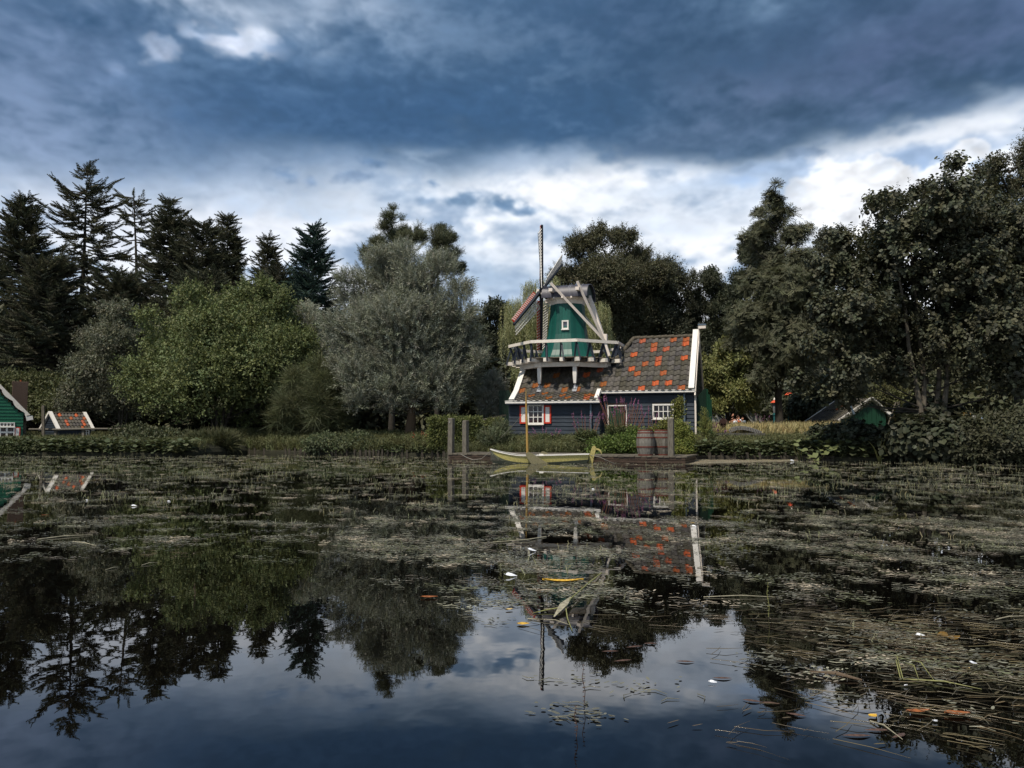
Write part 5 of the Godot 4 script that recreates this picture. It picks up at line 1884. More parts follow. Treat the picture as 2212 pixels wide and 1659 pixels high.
	pot.lathe([Vector2(.05, 0), Vector2(.045, .1), Vector2(.04, .1)], 10, Transform3D(Basis.IDENTITY, Vector3(cx + .02, c1.y - .02, -1.5)))
	obj("chimney_pot", pot, M["tile orange 1"], ch)
	# tiny hut with a pantile roof
	var hb := zl(1480, 1575, 40)
	hb.y = ground(hb.x, hb.z)
	var t := thing("tiny_hut", "tiny dark hut with a grey and orange tiled roof and white bargeboards", "hut", hb, deg_to_rad(57))
	var ex := .86            # half length
	var ey := zl(1480, 1350, 40).y - hb.y
	var ry := zl(1480, 1010, 40).y - hb.y
	var hw := .86            # half width
	var b := MB.new()
	b.box(Vector3(0, ey / 2, 0), Vector3(ex * 2 - .1, ey, hw * 2 - .14))
	obj("inner_wall", b, M["inner boarding"], t)
	var fw := Node3D.new(); fw.name = "front_wall"; t.add_child(fw)
	boards("board", fw, -ex + .03, ex - .03, .05, ey, hw - .08, .12, [], M["navy boards"])
	var gw := Node3D.new(); gw.name = "gable_wall"; t.add_child(gw)
	y = .05
	while y < ry - .1:
		var half := hw - .08 if y < ey else (hw - .05) * (1 - (y + .06 - ey) / (ry - ey))
		boards("board", gw, -half, half, y, y + .12, 0, .12, [], M["navy boards"], Basis(Vector3.UP, -PI / 2), Vector3(-ex + .04, 0, 0))
		y += .12
	var rs := MB.new()
	for sd in [1.0, -1.0]:
		var p := [Vector3(-ex, ey - .04, hw * 1.04 * sd), Vector3(ex, ey - .04, hw * 1.04 * sd), Vector3(ex, ry - .03, 0), Vector3(-ex, ry - .03, 0)]
		if sd > 0: rs.quad(p[0], p[1], p[2], p[3])
		else: rs.quad(p[1], p[0], p[3], p[2])
	var rfn := obj("roof", rs, M["navy dark"], t)
	var dn := Vector3(0, ey - ry, hw)
	var sl := dn.length()
	var u := -dn.normalized()
	var nn := Vector3(0, hw, ry - ey).normalized()
	var shape := pantile((ex * 2 - .2) / 9, sl / 5 * .96)
	for r in 5:
		for c in 9:
			var key := "%d %d" % [r, c]
			var hot := key in ["0 1", "0 6", "1 4", "1 8", "2 2", "3 7", "3 2", "4 6", "2 7"]
			var o := put_mesh("tile", shape, M["tile orange %d" % (r % 3)] if hot else tile_mat(), rfn)
			o.transform = Transform3D(Basis(Vector3.RIGHT, u, nn) * Basis(Vector3(0, 0, 1), rf(-.03, .03)), Vector3(-ex + .1 + c * (ex * 2 - .2) / 9, ry, 0) + dn * r / 5.0 + nn * rf(0.01, .02))
	for i in 6:
		b = MB.new()
		b.tube([Vector3(-ex + .1 + i * .27, ry + .01, 0), Vector3(-ex + .39 + i * .27, ry + .02, 0)], [.05, .06], 8)
		obj("ridge_tile", b, M["ridge tile"], rfn)
	for x in [-ex - .01, ex + .01]:
		for sd in [1.0, -1.0]:
			b = MB.new()
			b.bar(Vector3(x, ry + .06, 0), Vector3(x, ey - .06, hw * 1.1 * sd), .16, .1, Vector3.UP)
			obj("bargeboard", b, M["white paint"], t)
	var wy := zl(1760, 1440, 39.5).y - hb.y
	window(t, .42, .70, wy - .13, wy + .13, hw - .03, 2, 2, M["pane"], Basis.IDENTITY, Vector3.ZERO, .03, .03)
	# fence rail, posts
	var f := thing("rail_fence", "grey rail fence running in front of the tiny hut", "fence", Vector3.ZERO)
	b = MB.new()
	b.tube([zl(640, 1362, 38.3), zl(1300, 1368, 38.3), zl(2050, 1352, 38.3), zl(2700, 1352, 38.4), zl(3600, 1350, 38.5)], [.045, .05, .045, .045, .04], 7)
	obj("rail", b, M["grey wood"], f)
	for q in [[1858, 1372], [1240, 1372], [2560, 1360], [3300, 1358]]:
		var p := zl(q[0], q[1], 38.4)
		b = MB.new()
		b.bar(Vector3(p.x, ground(p.x, p.z) - .1, p.z), Vector3(p.x, p.y, p.z), .12, .12, Vector3(0, 0, 1))
		obj("fence_post", b, M["grey wood"], f)
	var pp := zl(968, 1540, 38.0)
	var ph := zl(968, 822, 38.0).y
	var gy := ground(pp.x, pp.z) - .1
	var post := thing("split_post", "tall split grey wooden post between the green house and the tiny hut", "post", Vector3(pp.x, gy, pp.z))
	for k in 3:
		b = MB.new()
		b.bar(Vector3(-.04 + k * .042, 0, 0), Vector3(-.075 + k * .05 - .05, ph - gy - [.05, .0, .03][k], k * .01), .04, .09, Vector3(0, 0, 1))
		obj("timber", b, M["bark pale"], post)


# ---------------------------------------------------------------- people
# one skin over tapered bones, by surface nets on a grid
func flesh(bones: Array, cell: float, melt := .03) -> MB:
	var lo := Vector3.ONE * 1e9
	var hi := -lo
	for q in bones:
		for k in 2:
			var r: float = q[2 + k] + cell * 2
			lo = lo.min(q[k] - Vector3.ONE * r)
			hi = hi.max(q[k] + Vector3.ONE * r)
	var n := Vector3i(((hi - lo) / cell).ceil()) + Vector3i.ONE
	var f := PackedFloat32Array()
	f.resize(n.x * n.y * n.z)
	f.fill(1.0)
	for q in bones:
		var a: Vector3 = q[0]
		var ab: Vector3 = q[1] - a
		var l2 := maxf(ab.length_squared(), 1e-8)
		var rm := maxf(q[2], q[3]) + cell * 2 + melt
		var b0 := Vector3i(((a.min(q[1]) - Vector3.ONE * rm - lo) / cell).floor()).max(Vector3i.ZERO)
		var b1 := Vector3i(((a.max(q[1]) + Vector3.ONE * rm - lo) / cell).ceil()).min(n - Vector3i.ONE)
		for z in range(b0.z, b1.z + 1):
			for y in range(b0.y, b1.y + 1):
				for x in range(b0.x, b1.x + 1):
					var p := lo + Vector3(x, y, z) * cell
					var t := clampf((p - a).dot(ab) / l2, 0, 1)
					var d := p.distance_to(a + ab * t) - lerpf(q[2], q[3], t)
					var i := (z * n.y + y) * n.x + x
					var o := f[i]
					var h := maxf(melt - absf(d - o), 0) / melt
					f[i] = minf(d, o) - h * h * melt * .25
	var at_cell := {}
	var verts := PackedVector3Array()
	for z in n.z - 1:
		for y in n.y - 1:
			for x in n.x - 1:
				var sum := Vector3.ZERO
				var c := 0
				var v := []
				for k in 8:
					v.append(f[((z + (k >> 2)) * n.y + y + ((k >> 1) & 1)) * n.x + x + (k & 1)])
				for e in [[0, 1], [2, 3], [4, 5], [6, 7], [0, 2], [1, 3], [4, 6], [5, 7], [0, 4], [1, 5], [2, 6], [3, 7]]:
					if (v[e[0]] < 0) != (v[e[1]] < 0):
						var t: float = v[e[0]] / (v[e[0]] - v[e[1]])
						var p0 := Vector3(e[0] & 1, (e[0] >> 1) & 1, e[0] >> 2)
						var p1 := Vector3(e[1] & 1, (e[1] >> 1) & 1, e[1] >> 2)
						sum += p0.lerp(p1, t)
						c += 1
				if c:
					at_cell[Vector3i(x, y, z)] = verts.size()
					verts.append(lo + (Vector3(x, y, z) + sum / c) * cell)
	var quads := []
	for key in at_cell:
		for ax in 3:
			var d1 := Vector3i.ZERO
			var d2 := Vector3i.ZERO
			var e := Vector3i.ZERO
			e[ax] = 1
			d1[(ax + 1) % 3] = 1
			d2[(ax + 2) % 3] = 1
			if not (at_cell.has(key - d1) and at_cell.has(key - d2) and at_cell.has(key - d1 - d2)):
				continue
			var k: Vector3i = key
			var s0 := f[(k.z * n.y + k.y) * n.x + k.x]
			var kk := k + e
			var s1 := f[(kk.z * n.y + kk.y) * n.x + kk.x]
			if (s0 < 0) == (s1 < 0):
				continue
			var q := [at_cell[k - d1 - d2], at_cell[k - d2], at_cell[k], at_cell[k - d1]]
			if s0 >= 0:
				q.reverse()
			quads.append(q)
	var nm := PackedVector3Array()
	nm.resize(verts.size())
	for q in quads:
		var m := (verts[q[2]] - verts[q[0]]).cross(verts[q[3]] - verts[q[1]])
		for i in q:
			nm[i] += m
	var b := MB.new()
	for q in quads:
		b.stri(verts[q[0]], verts[q[1]], verts[q[2]], nm[q[0]].normalized(), nm[q[1]].normalized(), nm[q[2]].normalized())
		b.stri(verts[q[0]], verts[q[2]], verts[q[3]], nm[q[0]].normalized(), nm[q[2]].normalized(), nm[q[3]].normalized())
	return b


# a seated figure; origin on the ground below the seat, facing +z
func person(label: String, at_: Vector3, turn: float, size: float, o: Dictionary) -> void:
	var t := thing("person", label, "person", at_, turn, "people sitting beyond the golden grass")
	var seat: float = o.get("seat", .48)
	var lean: float = o.get("lean", .15)
	var P := func(x: float, y: float, z: float) -> Vector3: return Vector3(x, y * size + seat, z * size)
	var pel: Vector3 = P.call(0, .08, 0)
	var chest: Vector3 = P.call(0, .40, lean)
	var neck: Vector3 = P.call(0, .56, lean * 1.25)
	var head: Vector3 = P.call(0, .72, lean * 1.45)
	var look: float = o.get("look", 0.0)
	var fwd := Vector3(sin(look), -.12, cos(look))
	var z := size
	var body := [[pel, chest, .125 * z, .145 * z], [chest, neck, .12 * z, .055 * z], [neck, head, .05 * z, .055 * z],
		[head + Vector3(0, .02, -.01) * z, head + Vector3(0, .05, 0) * z, .092 * z, .085 * z], [head + fwd * .03 * z + Vector3(0, -.05, 0) * z, head + fwd * .04 * z, .06 * z, .07 * z],
		[head + fwd * .085 * z, head + fwd * .108 * z + Vector3(0, -.015, 0) * z, .014 * z, .016 * z]]
	var shirt := [[pel + Vector3(0, .04, 0), chest, .14 * z, .162 * z], [chest, neck - Vector3(0, .05, 0) * z, .14 * z, .075 * z]]
	var legs := [[pel + Vector3(-.05, -.02, 0) * z, pel + Vector3(.05, -.02, 0) * z, .13 * z, .13 * z]]
	var hands := MB.new()
	for s in [-1.0, 1.0]:
		var sho: Vector3 = chest + Vector3(s * .165, .10, 0) * z
		var elb: Vector3 = sho + Vector3(s * .06, -.24, .08) * z
		var hand: Vector3 = elb + Vector3(-s * .09, .03 + o.get("reach", 0.0), .23) * z
		var ear: Vector3 = head + Vector3(cos(look) * s, 0, -sin(look) * s) * .088 * z
		body.append_array([[sho, elb, .05 * z, .04 * z], [elb, hand, .038 * z, .026 * z], [hand, hand + Vector3(-s * .02, -.01, .06) * z, .028 * z, .03 * z], [ear, ear + Vector3(0, .02, -.01) * z, .018 * z, .02 * z]])
		shirt.append_array([[chest + Vector3(s * .06, .09, 0) * z, sho, .10 * z, .075 * z], [sho, sho.lerp(elb, .75), .068 * z, .06 * z]])
		var hip := pel + Vector3(s * .09, -.03, .02) * z
		var knee := hip + Vector3(s * .03, .0, .42) * z
		var foot := Vector3(knee.x, .09, knee.z - .03)
		legs.append_array([[hip, knee, .085 * z, .062 * z], [knee, foot, .06 * z, .042 * z]])
		body.append_array([[hip, knee, .07 * z, .05 * z], [knee, foot, .045 * z, .035 * z], [foot, foot + Vector3(0, -.04, .13) * z, .04 * z, .035 * z]])
		var palm := hand + Vector3(-s * .02, -.01, .07) * z
		for i in 4:
			var fx := (i - 1.5) * .019
			var l: float = [.062, .075, .07, .055][i]
			hands.tube([palm + Vector3(fx, 0, .0) * z, palm + Vector3(fx, -.004, l * .55) * z, palm + Vector3(fx, -.03, l) * z], [.009 * z, .0085 * z, .007 * z], 5)
		hands.tube([palm + Vector3(-s * .026, 0, -.03) * z, palm + Vector3(-s * .05, -.006, .0) * z, palm + Vector3(-s * .056, -.012, .03) * z], [.011 * z, .01 * z, .008 * z], 5)
	var b := flesh(body, .028 * z)
	b.v.append_array(hands.v)
	b.n.append_array(hands.n)
	obj("body", b, M[o.get("skin", "skin")], t)
	if o.get("shirt", ""):
		obj("shirt", flesh(shirt, .03 * z), M[o.shirt], t)
	obj("trousers", flesh(legs, .03 * z), M[o.get("trousers", "cloth grey")], t)
	if o.get("hair", ""):
		var hair := [[head + Vector3(0, .035, -.015) * z - fwd * .02 * z, head + Vector3(0, .075, 0) * z, .092 * z, .085 * z]]
		if o.get("long", false):
			hair.append([head - fwd * .06 * z, neck - fwd * .07 * z + Vector3(0, -.05, 0) * z, .075 * z, .06 * z])
		obj("hair", flesh(hair, .022 * z), M[o.hair], t)
	var eyes := MB.new()
	for s in [-1.0, 1.0]:
		eyes.lathe([Vector2(0, -.008), Vector2(.008, 0), Vector2(0, .008)], 6, Transform3D(Basis.IDENTITY.scaled(Vector3.ONE * z), head + (fwd * .095 + Vector3(cos(look) * s, 0, -sin(look) * s) * .032 + Vector3(0, .02, 0)) * z))
	obj("eyes", eyes, M["hair dark"], t)


func zr(x: float, y: float, d: float) -> Vector3:          # places read off an enlargement of the terrace on the right
	return at(1555.3 + x * .07812, 852.5 + y * .07812, d)


func on_ground(p: Vector3) -> Vector3:
	return Vector3(p.x, ground(p.x, p.z), p.z)


func lamp(label: String, px: float, d: float, hat: float) -> void:
	var p := ground_px(px, d)
	var h := at(px, hat, d).y - p.y
	var t := thing("street_lamp", label, "street lamp", p, 0.0, "teal lamp posts with red hats on the terrace")
	var b := MB.new()
	var sh := h * .66
	b.lathe([Vector2(.15, 0), Vector2(.15, .35), Vector2(.105, .42), Vector2(.095, sh - .2), Vector2(.13, sh - .16), Vector2(.13, sh - .08), Vector2(.10, sh - .06), Vector2(.10, sh), Vector2(0, sh)], 12)
	obj("shaft", b, M["teal post"], t)
	b = MB.new()
	b.lathe([Vector2(.08, sh), Vector2(.16, h - .08), Vector2(.0, h - .08)], 6)
	var ln := obj("lantern", b, M["lamp glass"], t)
	for k in 6:
		var f := MB.new()
		var a := TAU * k / 6
		f.bar(Vector3(cos(a) * .083, sh, -sin(a) * .083), Vector3(cos(a) * .165, h - .08, -sin(a) * .165), .02, .02)
		obj("lantern_frame", f, M["dark iron"], ln)
	b = MB.new()
	b.lathe([Vector2(.0, h - .075), Vector2(.26, h - .08), Vector2(.27, h - .06), Vector2(.17, h + .03), Vector2(.12, h + .07), Vector2(.05, h + .09), Vector2(0, h + .09)], 14)
	obj("hat", b, M["lamp red"], t)
	b = MB.new()
	b.lathe([Vector2(.05, h + .08), Vector2(.075, h + .13), Vector2(.06, h + .2), Vector2(.03, h + .24), Vector2(0, h + .3)], 10)
	obj("finial", b, M["cream paint"], t)


func picnic_table(label: String, p: Vector3, turn: float, cloth := "") -> void:
	var t := thing("table", label, "table", p, turn)
	var b := MB.new()
	b.box(Vector3(0, .72, 0), Vector3(1.5, .05, .75))
	obj("table_top", b, M["table wood" if cloth == "" else cloth], t)
	for x in [-.6, .6]:
		for z in [-.28, .28]:
			b = MB.new()
			b.bar(Vector3(x, 0, z), Vector3(x, .70, z), .07, .07, Vector3(0, 0, 1))
			obj("leg", b, M["table wood"], t)


func bench(label: String, p: Vector3, turn: float) -> void:
	var t := thing("bench", label, "bench", p, turn, "benches on the terrace")
	var b := MB.new()
	b.box(Vector3(0, .43, 0), Vector3(1.5, .05, .3))
	obj("seat", b, M["table wood"], t)
	for x in [-.6, .6]:
		b = MB.new()
		b.box(Vector3(x, .2, 0), Vector3(.08, .4, .26))
		obj("leg", b, M["table wood"], t)


func make_right_bank() -> void:
	# restaurant wall with a low arch, ivy over its roof
	var c := on_ground(zr(455, 800, 56))
	var t := thing("arched_building", "pale plastered building with a low dark arch under an ivy covered roof", "building", c)
	var k := .07812 * 56 / FOC
	var topy: float = zr(455, 470, 56).y - c.y
	var outl := [Vector2(-6.0 * .45, 0), Vector2(-450 * k, 0)]
	for i in 17:
		var a := PI - PI * i / 16.0
		outl.append(Vector2(cos(a) * 440 * k, maxf(0.0, sin(a) * (topy - .02 * 5))))
	outl.append_array([Vector2(450 * k, 0), Vector2(1300 * k, 0), Vector2(1300 * k, topy + .25), Vector2(-6.0 * .45, topy + .25)])
	var b := MB.new()
	b.prism(outl, .4, Transform3D.IDENTITY)
	obj("wall", b, M["plaster"], t)
	b = MB.new()
	b.box(Vector3(0, topy / 2, -2.4), Vector3(4.2, topy + .3, .2))
	b.box(Vector3(-2.2, topy / 2, -1.2), Vector3(.2, topy + .3, 2.4))
	b.box(Vector3(2.2, topy / 2, -1.2), Vector3(.2, topy + .3, 2.4))
	b.box(Vector3(.0, topy + .3, -1.1), Vector3(5.6, .1, 3.2))
	obj("inner_room", b, M["inner boarding"], t)
	var xf := [[], []]
	for i in 1500:
		var x := rf(-3.4, 3.6)
		var p := Vector3(x, topy + rf(-.05, 2.0) - .04 * x * x * .6, rf(-2.4, .75))
		p.z = minf(p.z, .75 - (p.y - topy) * .5)
		xf[i % 2].append(Transform3D(basis_y(rdir() + Vector3(0, .4, .5), rf(0, TAU)).scaled(Vector3.ONE * rf(.8, 1.3)), p))
	for v in 2:
		scatter("ivy", LEAF["round%d" % v], M["foliage"], xf[v], tints(Color(.05, .056, .036), .4), t)
	# tables, benches and people on the terrace
	var tp := on_ground(zr(420, 800, 51))
	picnic_table("wooden table where a group sits before the arch", tp, 0.0)
	bench("bench behind the group's table", tp + Vector3(0, 0, -.62), 0.0)
	bench("bench on the near side of the group's table", tp + Vector3(0, 0, .62), 0.0)
	var sit := func(x: float, dz: float) -> Vector3: return Vector3(zr(x, 700, 51).x, tp.y, tp.z + dz)
	person("person with dark hair and a white shirt bending over the table at its left end", sit.call(285, .62), PI * .62, .74, {"shirt": "cloth white", "hair": "hair dark", "lean": .24})
	person("tall bare-shouldered person with a shaved head behind the table", sit.call(405, -.62), .1, 1.08, {"trousers": "cloth grey", "lean": .08, "seat": .5})
	person("person with an orange top and auburn hair in the middle of the table", sit.call(455, .3), PI * .1, .8, {"shirt": "cloth orange", "hair": "hair dark", "lean": .1})
	person("person with long dark hair and a white and red top at the table's right end", sit.call(565, -.5), -.35, .94, {"shirt": "cloth white", "hair": "hair dark", "long": true, "lean": .12, "trousers": "cloth red"})
	person("person in a pale grey top rightmost at the table", sit.call(655, .5), -PI * .4, .78, {"shirt": "cloth grey", "hair": "hair dark", "lean": .22})
	var p2 := on_ground(at(1747, 915, 46))
	bench("bench under the person in red by the hedge", p2, .2)
	person("person in a red top and pale trousers leaning forward right of the lamps", p2 + Vector3(0, 0, 0), -PI * .35, .95, {"shirt": "cloth red", "hair": "hair dark", "lean": .35, "trousers": "cloth grey"})
	var p3 := on_ground(at(1790, 915, 47))
	person("person in white and orange half hidden by leaves beside the green hut", p3 + Vector3(0, 0, 0), -PI * .2, .9, {"shirt": "cloth white", "hair": "hair dark", "lean": .2, "trousers": "cloth orange"})
	bench("bench under the half hidden person by the green hut", p3, -.2)
	lamp("left teal lamp post with a red hat before the arch's dark hedge", 1674.5, 50, 868)
	lamp("taller right teal lamp post with a red hat and white finial", 1707, 44, 851)
	# grindstone
	var gp := on_ground(zr(100, 1000, 33))
	var gs := thing("grindstone", "dark round grindstone on a splayed wooden stand", "grindstone", gp, deg_to_rad(35))
	var cy := zr(100, 790, 33).y - gp.y
	b = MB.new()
	var turn90 := Transform3D(Basis(Vector3(0, 0, 1), PI / 2), Vector3(.045, cy, 0))
	b.lathe([Vector2(0, 0), Vector2(.20, 0), Vector2(.205, .01), Vector2(.205, .08), Vector2(.20, .09), Vector2(0, .09)], 20, turn90)
	obj("stone", b, M["grindstone"], gs)
	for sx in [-.09, .09]:
		for sz in [-1.0, 1.0]:
			b = MB.new()
			b.bar(Vector3(sx * 1.6, -.02, sz * .2), Vector3(sx, cy - .02, sz * .07), .045, .045)
			obj("leg", b, M["grindstone"], gs)
	b = MB.new()
	b.box(Vector3(.1, cy, 0), Vector3(.05, .05, .56))
	b.box(Vector3(-.1, cy, 0), Vector3(.05, .05, .56))
	obj("frame", b, M["grindstone"], gs)
	b = MB.new()
	b.bar(Vector3(-.16, cy, 0), Vector3(.2, cy, 0), .025, .025)
	b.bar(Vector3(.2, cy, 0), Vector3(.2, cy - .12, .05), .02, .02)
	obj("crank", b, M["dark iron"], gs)
	# humped slatted deck
	var hp := on_ground(zr(660, 1060, 32.5))
	var hb := thing("humped_footbridge", "low humped footbridge of grey slats right of the grindstone", "footbridge", hp, deg_to_rad(-8))
	var kk := .07812 * 32.5 / FOC
	var dy := zr(660, 1075, 32.5).y - hp.y
	for i in 20:
		var tt := (i + .5) / 20.0
		var x := (240 + tt * 860 - 660) * kk
		var hh := dy + (30 + 165 * pow(sin(PI * pow(clampf(tt * .93 + .04, 0, 1), .72)), .9)) * kk
		var tt2 := tt + .02
		var hh2 := dy + (30 + 165 * pow(sin(PI * pow(clampf(tt2 * .93 + .04, 0, 1), .72)), .9)) * kk
		b = MB.new()
		var a := atan2(hh2 - hh, 860 * .02 * kk)
		b.box(Vector3(x, hh, 0), Vector3(.050, .035, .7), Basis(Vector3(0, 0, 1), a))
		b.box(Vector3(x, hh - .07, .34), Vector3(.046, .15, .03), Basis(Vector3(0, 0, 1), a + .1 + rf(-.05, .05)))
		obj("slat", b, M["slat grey"], hb)
	b = MB.new()
	var sl := on_ground(zr(560, 1075, 31.6))
	var st := thing("stone_edge", "long low stone slab in front of the grindstone and footbridge", "slab", sl)
	b.box(Vector3(0, zr(560, 1062, 31.6).y - sl.y - .05, 0), Vector3(1.9, .1, .5))
	b.box(Vector3(0, (zr(560, 1062, 31.6).y - sl.y - .1) / 2 - .1, -.05), Vector3(1.8, zr(560, 1062, 31.6).y - sl.y + .1, .4))
	obj("slab", b, M["stone slab"], st)
	# small green hut with ivy
	var R := func(x: float, y: float, d: float) -> Vector3: return at(1670.5 + x * .15625, 852.5 + y * .15625, d)
	var d0 := 36.0
	var hb0: Vector3 = R.call(1370, 400, d0)
	hb0.y = ground(hb0.x, hb0.z)
	var hut := thing("green_hut", "little green gabled hut with ivied white bargeboards under the large alder", "hut", hb0)
	var s := .15625 * d0 / FOC
	var V := func(x: float, y: float) -> Vector2: return Vector2((x - 1370) * s, R.call(x, y, d0).y - hb0.y)
	var ap: Vector2 = V.call(1370, 60)
	var er: Vector2 = V.call(1600, 275)
	var el: Vector2 = V.call(905, 375)
	var bx := Vector2(-205 * s, 0)
	for i in 9:
		var xa := lerpf(el.x + .25, er.x - .12, i / 9.0)
		var xb := lerpf(el.x + .25, er.x - .12, (i + .94) / 9.0)
		var ya := lerpf(el.y, ap.y, (xa - el.x) / (ap.x - el.x)) if xa < ap.x else lerpf(ap.y, er.y, (xa - ap.x) / (er.x - ap.x))
		var yb := lerpf(el.y, ap.y, (xb - el.x) / (ap.x - el.x)) if xb < ap.x else lerpf(ap.y, er.y, (xb - ap.x) / (er.x - ap.x))
		b = MB.new()
		b.prism([Vector2(xa, 0), Vector2(xb, 0), Vector2(xb, yb - .03), Vector2(xa, ya - .03)], .04, Transform3D(Basis.IDENTITY, Vector3(0, 0, -.06)))
		obj("plank", b, M["door green"], hut)
	var bk := Vector3(bx.x, -.03, -2.2)
	b = MB.new()
	var A := Vector3(ap.x, ap.y, 0)
	var E := Vector3(er.x, er.y, 0)
	var W := Vector3(el.x, el.y, 0)
	var under := Vector3(0, -.05, 0)
	b.hexa([W + under, A + under, A + bk + under, W + bk + under, W, A, A + bk, W + bk])
	b.hexa([A + under, E + under, E + bk + under, A + bk + under, A, E, E + bk, A + bk])
	var roof := obj("roof", b, M["navy dark"], hut)
	for i in 12:
		for j in 2:
			b = MB.new()
			var f := (i + .5) / 12.0
			var n0 := A + bk * f
			var n1 := W + bk * f
			var q0 := n0.lerp(n1, j * .5 + .01) + Vector3(-.01, .035, 0)
			var q1 := n0.lerp(n1, j * .5 + .5) + Vector3(-.01, .05, 0)
			b.tube([q0, q1], [.055, .065], 7)
			obj("tile", b, M["tile orange 1"] if i == 6 and j == 0 else tile_mat(), roof)
	for q in [[A, W], [A, E]]:
		b = MB.new()
		b.bar(q[0] + Vector3(0, .03, .03), q[1] + Vector3(0, .03, .03), .06, .15, Vector3.UP)
		obj("bargeboard", b, M["white paint"], hut)
		b = MB.new()
		b.bar(q[0] + bk + Vector3(0, .04, 0), q[1] + bk + Vector3(0, .04, 0), .08, .13, Vector3.UP)
		obj("bargeboard", b, M["white paint"], hut)
	b = MB.new()
	b.box(E + Vector3(-.02, .05, .0), Vector3(.30, .13, .3), Basis(Vector3(0, 0, 1), -.7))
	obj("eave_board", b, M["white paint"], hut)
	b = MB.new()
	var pz: Vector3 = R.call(1060, 130, d0 - .5) - hb0
	var pz2: Vector3 = R.call(1115, 270, d0 - .5) - hb0
	b.tube([pz, pz2], [.035, .06], 8)
	obj("stove_pipe", b, M["pipe grey"], hut)
	xf = [[], []]
	for i in 420:
		var f := rf(0, 1)
		var p: Vector3 = (A.lerp(W, f) if rf(0, 1) < .7 else A.lerp(E, f * .75)) + Vector3(rf(-.06, .06), rf(-.12, .08), rf(.05, .16))
		xf[i % 2].append(Transform3D(basis_y(rdir() + Vector3(0, 0, 1), rf(0, TAU)).scaled(Vector3.ONE * rf(.16, .3)), p))
	for v in 2:
		scatter("ivy", LEAF["broad%d" % v], M["foliage"], xf[v], tints(Color(.05, .056, .034), .4), hut)
	# poles with a twig nest
	var np := on_ground(R.call(1690, 370, 34.0))
	var nt := thing("twig_nest_stand", "leaning poles that hold a round nest of brown twigs", "plant stand", np)
	var N := func(x: float, y: float) -> Vector3: return R.call(x, y, 34.0) - np
	var pole_ends := [[1590, 370, 1695, 105, .1], [1775, 275, 1710, 100, .0], [1770, 330, 1745, 95, -.25]]
	for q in pole_ends:
		b = MB.new()
		var foot: Vector3 = N.call(q[0], q[1]) + Vector3(0, 0, q[4])
		var tip: Vector3 = N.call(q[2], q[3])
		b.tube([foot + (foot - tip) * .5, tip], [.035, .03], 7)
		obj("pole", b, M["bark pale"], nt)
	b = MB.new()
	var nc: Vector3 = N.call(1690, 325)
	for i in 130:
		var a := rf(0, TAU)
		var r := rf(.08, .2)
		var yy := rf(-.14, .12)
		var p := nc + Vector3(cos(a) * r, yy, sin(a) * r)
		var tn := Vector3(-sin(a), rf(-.35, .35), cos(a))
		b.bar(p - tn * .1, p + tn * .1, .008, .008)
	obj("twigs", b, M["nest"], nt)
	# far right: table with a blue cloth, chair, pot and a folded parasol
	var X := func(x: float, y: float, d: float) -> Vector3: return at(1751 + x * .2083, 794.9 + y * .2083, d)
	var tb := on_ground(X.call(1650, 570, 44))
	picnic_table("table under a pale blue cloth on the lawn at the far right", Vector3(tb.x, X.call(1650, 545, 44).y - .745, tb.z), 0.0, "cloth blue")
	var cp := on_ground(X.call(1604, 540, 45.2))
	var ch := thing("chair", "orange brown chair behind the blue covered table", "chair", Vector3(cp.x, X.call(1604, 466, 45.2).y - .92, cp.z), PI)
	b = MB.new()
	b.box(Vector3(0, .45, 0), Vector3(.42, .04, .42))
	obj("seat", b, M["mast wood"], ch)
	for x in [-.19, .19]:
		for z in [-.19, .19]:
			b = MB.new()
			b.bar(Vector3(x, 0, z), Vector3(x * 1.05, .92 if z < 0 else .44, z * 1.05), .035, .035, Vector3(0, 0, 1))
			obj("leg", b, M["mast wood"], ch)
	b = MB.new()
	b.box(Vector3(0, .88, -.2), Vector3(.44, .09, .03))
	obj("backrest", b, M["mast wood"], ch)
	var po: Vector3 = X.call(1705, 540, 43.8)
	var pt := thing("plant_pot", "pale round pot standing on the blue covered table", "pot", po)
	b = MB.new()
	b.lathe([Vector2(0, 0), Vector2(.17, 0), Vector2(.2, .12), Vector2(.2, .2), Vector2(.16, .24), Vector2(.17, .27), Vector2(.13, .27), Vector2(.12, .2), Vector2(0, .2)], 16)
	obj("vessel", b, M["plaster"], pt)
	var fp: Vector3 = X.call(1720, 545, 43)
	var fq: Vector3 = X.call(1978, 490, 43)
	var fo := thing("folded_parasol", "folded white and orange parasol with a blue tip lying beside the table", "parasol", fp)
	b = MB.new()
	b.tube([Vector3(0, -.1, 0), (fq - fp) * .18, (fq - fp) * .42], [.12, .14, .09], 9)
	obj("white_canvas", b, M["cloth white"], fo)
	b = MB.new()
	b.tube([(fq - fp) * .40, (fq - fp) * .7, (fq - fp) * .88], [.09, .08, .045], 9)
	obj("orange_canvas", b, M["cloth orange"], fo)
	b = MB.new()
	b.tube([(fq - fp) * .87, fq - fp], [.05, .09], 8)
	obj("tip", b, M["cloth blue"], fo)
	# undergrowth of the right bank
	bush("hedge_bush", "dark leafy hedge behind the right lamp post", "round", [[1745, 880, 43, 50, 36, 420, .8, 1.2], [1790, 870, 41, 40, 50, 420, .8, 1.2], [1700, 885, 54, 60, 26, 300, .9, 1.3]], Color(.062, .07, .04))
	bush("overhanging_bush", "dark large-leaved bush between the green hut and the water", "big", [[1840, 948, 28.2, 60, 30, 420, 1.0, 1.4], [1930, 957, 27.4, 60, 30, 420, 1.0, 1.4], [1790, 940, 29.5, 40, 14, 200, .9, 1.2]], Color(.047, .053, .032))
